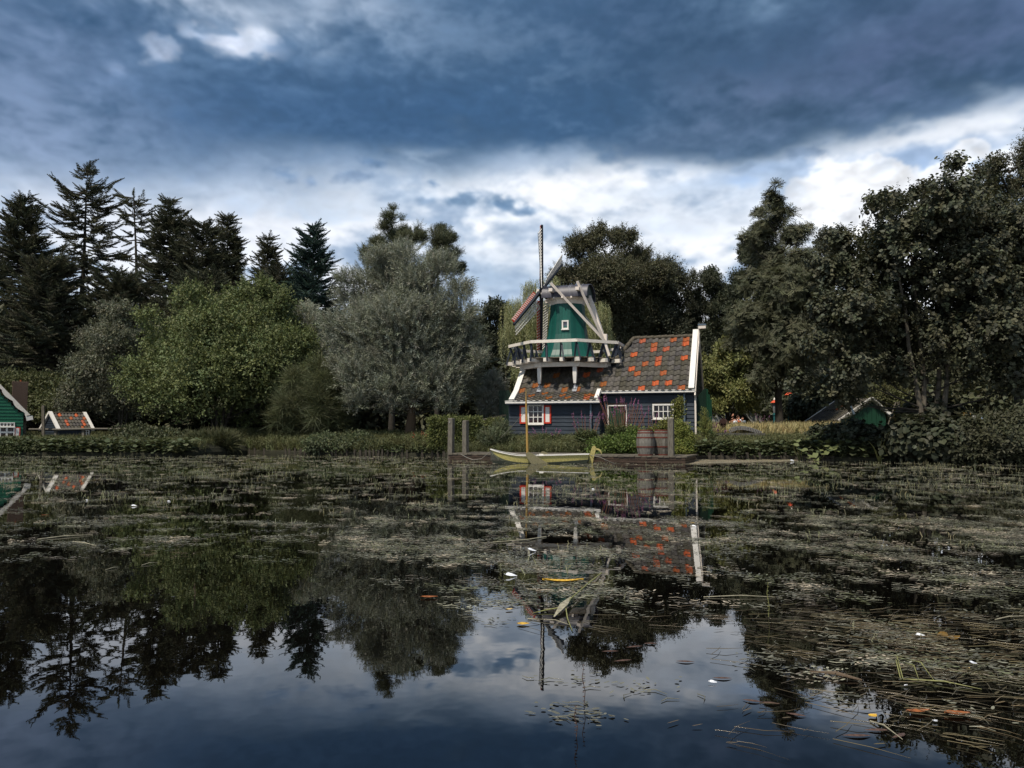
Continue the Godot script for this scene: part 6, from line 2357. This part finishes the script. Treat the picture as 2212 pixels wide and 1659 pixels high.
	bush("overhanging_bush", "dark round-leaved bush at the foot of the large alder's trunks", "round", [[1990, 955, 26.2, 70, 38, 360, .9, 1.4], [2060, 960, 25.6, 60, 40, 320, .9, 1.4], [2010, 905, 27.5, 60, 30, 240, .9, 1.3]], Color(.05, .056, .034))
	bush("overhanging_bush", "shaggy dark plants overhanging the water at the right edge", "herb", [[2150, 962, 25, 70, 34, 520, 1.2, 1.9], [2230, 950, 25, 70, 50, 520, 1.2, 1.9]], Color(.052, .057, .032))
	bush("pale_bush", "lighter green bush behind the twig nest", "broad", [[1920, 860, 38.5, 44, 34, 520, .8, 1.1], [1955, 880, 38, 30, 24, 300, .8, 1.1]], Color(.10, .105, .045))
	# butterbur: each leaf a part
	var bb := water_at(1758, 996)
	var bur := thing("butterbur_plant", "butterbur with very large round leaves leaning over the right waterline", "plant", bb)
	for q in [[1733, 972, .95, .3], [1717, 962, .7, .1], [1757, 985, .9, .1], [1746, 990, .6, .0], [1763, 994, .55, -.05], [1781, 963, .85, .35], [1799, 967, 1.0, .3], [1806, 974, .9, .2], [1782, 979, .9, .15], [1771, 972, .6, .2], [1722, 953, .6, .3]]:
		var lp := at(q[0], q[1], 27.0 + (q[3] as float)) - bb
		b = MB.new()
		var dd := Vector3(rf(-.5, .5), rf(-.5, -.1), 1).normalized()
		var nrm := (Vector3(rf(-.25, .25), .75, .55)).normalized()
		var sd := dd.cross(nrm).normalized()
		var un := sd.cross(dd).normalized()
		var R0: float = .2 * q[2]
		var ringp := []
		for i in 13:
			var a := TAU * i / 12.0
			var rr := R0 * (1.0 + .10 * sin(a * 5 + q[0])) * (.45 if i == 0 or i == 12 else 1.0)
			ringp.append(lp - dd * (cos(a) * rr) + sd * (sin(a) * rr) + un * (.05 * absf(sin(a)) + rf(-.01, .01)))
		for i in 12:
			b.tri(lp, ringp[i], ringp[i + 1])
		var lf := obj("leaf", b, M["butterbur"], bur)
		b = MB.new()
		b.tube([Vector3(lp.x * .5, -.08, lp.z - .35), lp + Vector3(0, -.12, -.1), lp], [.014, .012, .01], 5, false)
		obj("stalk", b, M["reed stalk"], lf)
	# reeds bending over the water on the right
	var rb := water_at(1900, 997)
	var rc := thing("reed_plant", "clump of arching pale green reed leaves at the right waterline", "reed", rb)
	for q in [[1878, 955, 1.0], [1886, 965, .8], [1902, 958, .7], [1906, 945, .9], [1912, 950, .8], [1897, 985, .5], [1910, 990, .4]]:
		var tip := at(q[0], q[1], 26.2) - rb
		b = MB.new()
		var mid := tip * .55 + Vector3(0, .12 * q[2], 0)
		var w := .016
		b.bar(Vector3(0, -.1, 0), mid, .03, .004, Vector3(0, 0, 1), .03, .004)
		b.bar(mid, tip, .03, .004, Vector3(0, 0, 1), .006, .003)
		obj("leaf", b, M["reed stalk"], rc)


# ---------------------------------------------------------------- what floats on the pond
func weed_density(p: Vector3) -> float:
	var d := -p.z
	var px := 1106.0 + FOC * p.x / d
	var n := nz.get_noise_2d(p.x * 24.0, p.z * 34.0)
	var n2 := nz.get_noise_2d(p.x * 80.0 + 500.0, p.z * 150.0)
	var k := 1.0
	# open water: the middle of the foreground, and darker holes on the left
	var open := 4.5 + n * 1.1
	if px > 1650: open = lerpf(open, 3.15 + n * .5, smoothstep(1640, 1800, px))
	if px < 1020: open = lerpf(open, 6.4 + n * 1.5, smoothstep(1020, 760, px))
	k *= smoothstep(open - .35, open + .5, d)
	if px < 760 and d < 12:
		k *= lerpf(.32, 1.0, smoothstep(7.5, 12, d))
	k *= .04 + .96 * smoothstep(.0, .26, n * .8 + n2 * .9 - .035)
	if px > 1240 and px < 1760 and d > 3.0 and d < 5.2:
		k = maxf(k, .16 * smoothstep(-.05, .3, n2 + n * .5))
	# near the banks the water is darker and clearer
	var gap := -p.z - (-shore_z(p.x))
	k *= smoothstep(-.4, -1.8, gap)
	return k


func oval(b: MB, c: Vector3, a: float, l: float, w: float, tilt: Vector3) -> void:
	var d := Vector3(cos(a), 0, sin(a))
	var s := Vector3(-sin(a), 0, cos(a))
	var o := []
	for i in 6:
		var t := TAU * i / 6
		var q := d * cos(t) * l / 2 + s * sin(t) * w / 2
		o.append(c + q + Vector3(0, q.dot(tilt), 0))
	for i in range(1, 5):
		b.tri(o[0], o[i + 1], o[i])


func straw(pts: Array, r: float) -> MB:
	var b := MB.new()
	var rad := []
	for i in pts.size():
		rad.append(r * (1.0 if i < pts.size() - 1 else .4))
	b.tube(pts, rad, 5)
	return b


func make_water_plants() -> void:
	var pads := []
	var sprigs := []
	for v in 4:
		var b := MB.new()
		for i in 26:
			var c := Vector3(rf(-1, 1) * rf(0, .24), rf(.003, .009), rf(-1, 1) * rf(0, .13))
			oval(b, c, rf(-.7, .7) if rf(0, 1) < .7 else rf(0, TAU), rf(.013, .038), rf(.007, .017), Vector3(rf(-.12, .12), 0, rf(-.12, .12)))
		for i in 3:
			var p := Vector3(rf(-.2, .2), .004, rf(-.2, .2))
			var a := rf(0, TAU)
			var l := rf(.05, .13)
			b.tube([p, p + Vector3(cos(a), .04, sin(a)) * l * .5, p + Vector3(cos(a + .5), .0, sin(a + .5)) * l], [.002, .0022, .001], 3, false)
		pads.append(b.mesh())
		b = MB.new()
		for i in 4:
			var p := Vector3(rf(-.22, .22), -.01, rf(-.22, .22))
			var h := rf(.04, .105)
			var a := rf(0, TAU)
			var q := [p]
			for j in 4:
				a += rf(-.9, .9)
				q.append(q[-1] + Vector3(cos(a) * rf(.1, .7), 1, sin(a) * rf(.1, .7)).normalized() * h / 4)
			b.tube(q, [.0025, .0024, .0022, .002, .001], 3, false)
			for j in 14:
				var t := j / 14.0 * 3.99
				var m: Vector3 = q[int(t)].lerp(q[int(t) + 1], t - int(t))
				b.leaf(m, Vector3(cos(j * 2.1), .5, sin(j * 2.1)).normalized(), rdir(), rf(.008, .013), .004)
		sprigs.append(b.mesh())
	var px_ := [[], [], [], []]
	var sx := [[], [], [], []]
	var tries := 0
	while tries < 26000:
		tries += 1
		# even over the water's surface inside the angle of view
		var d := sqrt(rf(2.6 * 2.6, 33.0 * 33.0))
		var x := rf(-.75, .75) * d
		var p := Vector3(x, 0, -d)
		if -d < shore_z(x) + .15:
			continue
		var k := weed_density(p)
		if rf(0, 1) < k * lerpf(.95, .6, smoothstep(7, 20, d)):
			var s := rf(.85, 1.2)
			px_[tries % 4].append(Transform3D(Basis(Vector3.UP, rf(-.5, .5)).scaled(Vector3(s, 1, s)), p + Vector3(0, rf(0, .002), 0)))
		if rf(0, 1) < k * .24 * smoothstep(6.0, 14.0, d) + .03 * k:
			var s := rf(.7, 1.25)
			sx[tries % 4].append(Transform3D(Basis(Vector3.UP, rf(0, TAU)).scaled(Vector3(s, s * rf(.7, 1.3), s)), p))
	# a second, denser sowing nearby, where the pieces are seen one by one
	for i in 5200:
		var d := sqrt(rf(2.6 * 2.6, 10.0 * 10.0))
		var p := Vector3(rf(-.75, .75) * d, 0, -d)
		if rf(0, 1) < weed_density(p) * .9:
			px_[i % 4].append(Transform3D(Basis(Vector3.UP, rf(-.5, .5)), p + Vector3(0, rf(0, .002), 0)))
	var lm := []
	for v in 2:
		var b := MB.new()
		for i in 12:
			var p := Vector3(rf(-.25, .25), rf(.003, .012), rf(-.2, .2))
			var a := rf(-.9, .9)
			var l := rf(.06, .26)
			var bend := rf(-.5, .5)
			var w := rf(.0006, .0018)
			var pts := [p, p + Vector3(cos(a), rf(0, .05), sin(a)) * l * .5, p + Vector3(cos(a), 0, sin(a)) * l * .5 + Vector3(cos(a + bend), 0, sin(a + bend)) * l * .5]
			b.tube(pts, [w, w, w * .4], 3, false)
		for i in 5:
			oval(b, Vector3(rf(-.25, .25), .006, rf(-.2, .2)), rf(-.6, .6), rf(.04, .08), rf(.006, .012), Vector3(rf(-.1, .1), 0, rf(-.1, .1)))
		lm.append(b.mesh())
	var lx := [[], []]
	for i in 62:
		var d := rf(2.9, 4.8)
		var px := rf(1560, 2260) if i % 5 else rf(1150, 2260)
		if px < 1800 and d < 3.6 and i % 3: continue
		lx[i % 2].append(Transform3D(Basis(Vector3.UP, rf(-.4, .4)), Vector3((px - 1106) / FOC * d, rf(.001, .004), -d)))
	for i in 150:
		var d := sqrt(rf(20, 300))
		var p := Vector3(rf(-.75, .75) * d, .002, -d)
		if weed_density(p) > .2:
			lx[i % 2].append(Transform3D(Basis(Vector3.UP, rf(0, TAU)), p))
	var lt := thing("floating_litter", "tangled brown stalks and dead leaves floating among the weeds", "plant litter")
	lt.set_meta("kind", "stuff")
	for v in 2:
		scatter("stalks", lm[v], M["weed"], lx[v], tints(Color(.105, .085, .045), .6), lt)
	var wd := thing("floating_pondweed", "small oval pondweed leaves floating all over the pond", "pondweed")
	wd.set_meta("kind", "stuff")
	var tp := []
	for i in 30:
		var k := .85 * exp(rf(-.6, .3)) * (2.3 if i % 7 == 0 else 1.0)
		var c := Color(.19, .185, .13) if rf(0, 1) < .6 else (Color(.20, .17, .125) if rf(0, 1) < .6 else Color(.11, .115, .06))
		tp.append(Color(c.r * k, c.g * k, c.b * k))
	for v in 4:
		scatter("leaves", pads[v], M["weed"], px_[v], tp, wd)
	var sp := thing("emergent_milfoil", "thin curly milfoil sprigs standing out of the water across the pond", "water plants")
	sp.set_meta("kind", "stuff")
	for v in 4:
		scatter("sprigs", sprigs[v], M["grass"], sx[v], tints(Color(.34, .335, .20), .35), sp)
	# floating scum along the right bank
	var b := MB.new()
	var far := []
	var near := []
	for i in 15:
		var x := lerpf(1475, 1725, i / 14.0)
		far.append(water_at(x, 994.3) + Vector3(0, .012, -.1))
		near.append(water_at(x, lerpf(1003.5, 997.2, i / 14.0) + rf(-.7, .7)) + Vector3(0, .006, 0))
	for i in 14:
		b.quad(near[i], near[i + 1], far[i + 1], far[i])
	var scum := thing("floating_scum", "pale mat of floating scum and debris along the right bank", "scum")
	scum.set_meta("kind", "stuff")
	obj("mat", b, mat("scum", lin(.20, .175, .125), .8, T.grime, Vector3(2.2, 2.2, 4)), scum)
	var xf := [[], []]
	for i in 260:
		var k := rng.randi_range(0, 13)
		var p: Vector3 = near[k].lerp(far[k], rf(.05, 1)) + Vector3(rf(0, .3), .012, 0)
		xf[i % 2].append(Transform3D(Basis(Vector3.UP, rf(0, TAU)), p))
	for v in 2:
		scatter("debris", pads[v], M["weed"], xf[v], tints(Color(.34, .30, .2), .4), scum)
	# bottle
	var o := thing("bottle", "pale blue and white bottle floating at the end of the scum", "bottle", water_at(1711, 997) + Vector3(0, .015, 0), .5)
	b = MB.new()
	b.lathe([Vector2(0, -.075), Vector2(.03, -.07), Vector2(.034, .02), Vector2(.014, .06), Vector2(.014, .08), Vector2(0, .08)], 12, Transform3D(Basis(Vector3(0, 0, 1), PI / 2 - .25), Vector3(0, .015, 0)))
	obj("vessel", b, M["feather"], o)
	# feathers
	for q in [["largest white feather curled up in the middle of the pond", 1105, 1246, 26, .5], ["white feather with an upright quill above the largest one", 1150, 1192, 20, 1.0], ["small white feather in front of the boat's stern", 1282, 1058, 8, .2], ["white feather near the right edge of the open water", 1541, 1477, 17, .3], ["tiny white feather under the long green stalk at the right", 1958, 1484, 8, .1], ["grey white feather beside the pale leaf at the right", 2104, 1437, 20, .8], ["small white feather between the orange leaves at lower right", 2021, 1561, 10, .2], ["narrow white feather left of the lily pad", 1988, 1375, 20, .1], ["slim white feather far left among the sprigs", 290, 1094, 12, .4], ["white down feather on the left water near the hut's reflection", 188, 1082, 6, .8], ["small white feather left of the boat's reflection", 365, 1084, 7, .3], ["white feather below the reflection of the right window", 1500, 1138, 10, .5]]:
		var p := water_at(q[1], q[2])
		var l: float = q[3] * -p.z / FOC
		o = thing("feather", q[0], "feather", p, rf(-.4, .4), "white feathers on the water")
		b = MB.new()
		for j in 8:
			var t0 := j / 8.0
			var t1 := (j + 1) / 8.0
			var w0 := l * .16 * sin(PI * pow(t0, .6))
			var w1 := l * .16 * sin(PI * pow(t1, .6))
			var y0: float = .006 + l * .25 * q[4] * pow(1 - t0, 2)
			var y1: float = .006 + l * .25 * q[4] * pow(1 - t1, 2)
			var x0 := (t0 - .5) * l
			var x1 := (t1 - .5) * l
			b.quad(Vector3(x0, y0, w0), Vector3(x1, y1, w1), Vector3(x1, y1 + w1 * .3, 0), Vector3(x0, y0 + w0 * .3, 0))
			b.quad(Vector3(x0, y0 + w0 * .3, 0), Vector3(x1, y1 + w1 * .3, 0), Vector3(x1, y1 + w1 * 1.3, -w1), Vector3(x0, y0 + w0 * 1.3, -w0))
		obj("vane", b, M["feather"], o)
		b = MB.new()
		b.tube([Vector3(-l * .62, .006 + l * .42 * q[4], 0), Vector3(-l * .42, .008 + l * .2 * q[4], 0), Vector3(l * .4, .01, 0)], [.0016, .002, .0006], 4)
		obj("quill", b, M["feather"], o)
	# fallen leaves
	for q in [["long curved yellow leaf afloat below the mill's reflected window", 1216, 1259, 88, .10, "yellow leaf", 0.0, 1.0], ["round yellow leaf on the open water right of centre", 1130, 1350, 27, .8, "yellow leaf", 0.0, .3], ["small pale leaf above the round yellow one", 1100, 1319, 16, .6, "pale leaf", .3, .8], ["yellow and pink leaf at lower right", 1886, 1550, 24, .7, "yellow leaf", .5, .5], ["pale yellow leaf beside the grey feather", 2088, 1447, 18, .5, "pale leaf", .2, .6], ["orange willow leaf left of the other orange leaf", 1983, 1541, 54, .16, "brown leaf", 0.1, .8], ["orange leaf with a stalk at the lower right edge", 2068, 1546, 52, .22, "brown leaf", -.1, .7], ["red brown leaf left of the open water", 927, 1292, 36, .2, "brown leaf", 0.0, .5], ["small yellow leaf in the weeds before the right window's reflection", 1496, 1131, 11, .5, "yellow leaf", 0.0, .5], ["orange flecked leaf far left below the chimney's reflection", 97, 1114, 15, .4, "brown leaf", .2, .6]]:
		var p := water_at(q[1], q[2])
		var l: float = q[3] * -p.z / FOC
		var w: float = l * q[4] * 2.2 if q[4] < .3 else l * q[4]
		b = MB.new()
		var seg := 10
		for j in seg:
			for s in [-1.0, 1.0]:
				var t0 := float(j) / seg
				var t1 := float(j + 1) / seg
				var f := func(t: float, e: float) -> Vector3: return Vector3((t - .5) * l, .006 + l * .05 * q[7] * pow(2 * t - 1, 2) + absf(e) * w * .2 * q[7], e * w * .5 * sin(PI * pow(t, .85)))
				if s > 0: b.quad(f.call(t0, 1.0), f.call(t1, 1.0), f.call(t1, 0.0), f.call(t0, 0.0))
				else: b.quad(f.call(t0, 0.0), f.call(t1, 0.0), f.call(t1, -1.0), f.call(t0, -1.0))
		var lf := obj("fallen_leaf", b, M[q[5]])
		lf.position = p
		lf.rotation.y = q[6]
		tag(lf, q[0], "leaf", "fallen leaves on the water")
	# willow litter: thin dark leaves on the open water
	var spots := [[1318, 1408, "dark willow leaf nearest the reflected sail tip", .1], [1370, 1398, "dark willow leaf pointing up to the right beside the reflected sail", .35], [1405, 1391, "dark willow leaf at the edge of the weeds right of the reflected sail", .05], [1345, 1428, "dark willow leaf below the pair by the reflected sail", .3], [1480, 1430, "dark willow leaf alone in the bright patch of sky", -.1], [1560, 1466, "dark willow leaf at the brim of the right weeds", -.05], [1625, 1515, "dark willow leaf slanting below the brown feather", -.35], [1665, 1520, "dark willow leaf beside the slanting one", -.25], [1895, 1578, "red edged willow leaf on the dark water at lower right", .03], [1850, 1590, "dark willow leaf at the lower right under the red edged one", .0], [1940, 1590, "dark willow leaf hanging off the lower right weeds", .6], [1720, 1545, "long willow leaf with a pale rim at lower right", -.45]]
	for q in spots:
		var p := water_at(q[0], q[1])
		var l: float = rf(.07, .11)
		b = MB.new()
		for s in [-1.0, 1.0]:
			for j in 6:
				var t0 := j / 6.0
				var t1 := (j + 1) / 6.0
				var w0: float = .011 * sin(PI * t0) * s
				var w1: float = .011 * sin(PI * t1) * s
				var a0 := Vector3((t0 - .5) * l, .003, .01 * sin(t0 * 3))
				var a1 := Vector3((t1 - .5) * l, .003, .01 * sin(t1 * 3))
				var u := Vector3(0, .004, 0)
				if s > 0: b.quad(a0 + Vector3(0, 0, w0) + u * sin(PI * t0), a1 + Vector3(0, 0, w1) + u * sin(PI * t1), a1, a0)
				else: b.quad(a0, a1, a1 + Vector3(0, 0, w1) + u * sin(PI * t1), a0 + Vector3(0, 0, w0) + u * sin(PI * t0))
		var wl := obj("willow_leaf", b, M["willow litter"])
		wl.position = p
		wl.rotation.y = q[3]
		tag(wl, q[2], "leaf", "willow leaves on the open water")
	# long brown feather-like blade and lily pad
	var lp := water_at(2049, 1375)
	b = MB.new()
	var r0 := 21.5 * -lp.z / FOC
	var rim_ := []
	for i in 19:
		var a := lerpf(.25, TAU - .25, i / 18.0) - .9
		rim_.append(Vector3(cos(a) * r0, .006 + .012 * sin(a * 3) * r0 / .1, sin(a) * r0 * 1.05))
	for i in 18:
		b.tri(Vector3(0, .004, 0), rim_[i + 1], rim_[i])
	var pad := obj("lily_pad", b, M["lily pad"])
	pad.position = lp
	tag(pad, "round amber lily pad near the right edge", "lily pad")
	b = MB.new()
	var q0 := water_at(1750, 1453)
	var q1 := water_at(1862, 1472)
	b.bar(q0 + Vector3(0, .006, 0), q0.lerp(q1, .5) + Vector3(0, .02, .01), .006, .004, Vector3.UP, .036, .006)
	b.bar(q0.lerp(q1, .5) + Vector3(0, .02, .01), q1 + Vector3(0, .006, 0), .036, .006, Vector3.UP, .012, .004)
	tag(obj("brown_feather", b, M["bark brown"]), "long brown feather with a pale tip lying on the right weeds", "feather")
	# reed stalks
	var w := func(x: float, y: float, h: float) -> Vector3: return water_at(x, y) + Vector3(0, h, 0)
	var rs := thing("broken_reed", "broken green reed with a drying leaf sticking out of the water", "reed", Vector3.ZERO)
	obj("stalk", straw([w.call(1300, 1240, .01), w.call(1268, 1272, .03), w.call(1232, 1306, .035), w.call(1222, 1322, .02)], .0045), M["reed stalk"], rs)
	obj("stalk", straw([w.call(1222, 1318, .02), w.call(1226, 1340, .01), w.call(1236, 1364, .004)], .004), M["reed stalk"], rs)
	obj("stalk", straw([w.call(1208, 1320, .02), w.call(1180, 1322, .012), w.call(1150, 1326, .004)], .004), M["reed stalk"], rs)
	b = MB.new()
	b.bar(w.call(1233, 1300, .03), w.call(1218, 1318, .035), .012, .003, Vector3.UP, .05, .004)
	b.bar(w.call(1218, 1318, .035), w.call(1197, 1336, .01), .05, .004, Vector3.UP, .008, .003)
	obj("leaf", b, M["dry reed"], rs)
	for q in [[[1140, 1338, 1200, 1344, 1232, 1352], "pale reed blade lying flat below the broken reed"], [[1951, 1469, 2040, 1478, 2121, 1491], "long green stalk lying across the right weeds"], [[1520, 1291, 1600, 1290, 1690, 1292], "thin straight straw lying across the weeds right of centre"], [[157, 1171, 182, 1175, 208, 1180], "short pale reed piece on the dark left water"], [[80, 1166, 140, 1160, 200, 1156], "long thin straw on the left water above the short reed piece"], [[228, 1232, 244, 1229, 258, 1226], "single straw on the dark left water"], [[306, 1222, 322, 1219, 340, 1216], "single straw right of the other one on the dark left water"], [[1180, 1160, 1140, 1168, 1040, 1174], "long bleached reed lying left of the upright feather"], [[2150, 1340, 2180, 1336, 2240, 1332], "bleached reed at the right edge above the lily pad"], [[1880, 1560, 1910, 1574, 1950, 1600], "thin bent stalk below the yellow and pink leaf"]]:
		var c: Array = q[0]
		var st := obj("reed_stalk", straw([w.call(c[0], c[1], .004), w.call(c[2], c[3], .012), w.call(c[4], c[5], .004)], .0032 if c[1] > 1200 else .006), M["dry reed"] if c[0] != 1951 else M["reed stalk"])
		tag(st, q[1], "reed", "loose stalks on the water")
	for q in [[1951, 1469, 1938, 1432, 1990, 1448, 2020, 1475, "looping thin stalk over the long green one"], [1946, 1470, 1936, 1440, 1975, 1455, 1985, 1470, "smaller looping stalk inside the first loop"]]:
		var st := obj("reed_stalk", straw([w.call(q[0], q[1], .004), w.call(q[2], q[3], .03), w.call(q[4], q[5], .035), w.call(q[6], q[7], .004)], .0028), M["reed stalk"])
		tag(st, q[8], "reed", "loose stalks on the water")
	for q in [[1261, 1524, 1441, "thin knotted milfoil stem standing in the open water"], [1244, 1592, 1530, "dark knotted milfoil stem near the bottom of the open water"], [1660, 1335, 1262, "pale milfoil stem standing among the right weeds"], [420, 1290, 1262, "short milfoil stem on the dark left water"]]:
		var p := water_at(q[0], q[1])
		var h: float = (q[1] - q[2]) * -p.z / FOC
		o = thing("milfoil_stem", q[3], "water plant", p, 0.0, "single milfoil stems")
		var pts := [Vector3(0, -.01, 0), Vector3(.006, h * .35, 0), Vector3(-.006, h * .7, 0), Vector3(.002, h, 0)]
		obj("stem", straw(pts, .0016), M["willow litter"] if q[0] < 1300 else M["reed stalk"], o)
		b = MB.new()
		for j in 9:
			var y := h * (.1 + .9 * j / 8.0)
			for k in 5:
				b.leaf(Vector3(0, y, 0), Vector3(cos(k * 1.26), .4, sin(k * 1.26)).normalized(), rdir(), .007, .004)
		obj("whorls", b, M["willow litter"] if q[0] < 1300 else M["reed stalk"], o)


func _ready() -> void:
	rng.seed = 4711
	var cam := Camera3D.new()
	cam.name = "camera"
	cam.fov = 53.5
	cam.position = EYE
	cam.rotation_degrees = Vector3(PITCH, 0, 0)
	cam.far = 3000
	cam.near = 0.05
	add_child(cam)
	var env := Environment.new()
	env.background_mode = Environment.BG_SKY
	var sm := PanoramaSkyMaterial.new()
	sm.panorama = make_sky()
	env.sky = Sky.new()
	env.sky.sky_material = sm
	env.background_energy_multiplier = 1.0
	env.tonemap_mode = Environment.TONE_MAPPER_LINEAR
	env.tonemap_exposure = 1.15
	env.sdfgi_enabled = true
	env.ssao_enabled = true
	env.ssil_enabled = true
	var we := WorldEnvironment.new()
	we.name = "world_environment"
	we.environment = env
	add_child(we)
	var sun := DirectionalLight3D.new()
	sun.name = "sun"
	sun.light_energy = 1.2
	sun.light_color = Color(1.0, .96, .90)
	sun.light_angular_distance = 2.5
	sun.shadow_enabled = true
	add_child(sun)
	sun.look_at_from_position(Vector3(-.36, .95, .48), Vector3.ZERO)
	make_materials()
	make_leaves()
	for q in [[-900, 984], [0, 983], [250, 984], [400, 986], [485, 980], [530, 978], [700, 983], [860, 984], [950, 986], [1000, 988], [1250, 991], [1480, 993.5], [1600, 994], [1700, 994], [1850, 996], [2000, 998], [2212, 1002], [3100, 1012]]:
		var p := water_at(q[0], q[1])
		shore.append(Vector2(p.x, p.z))
	make_land()
	make_house()
	make_windmill()
	make_bank()
	make_trees()
	make_left_bank()
	make_right_bank()
	make_water_plants()
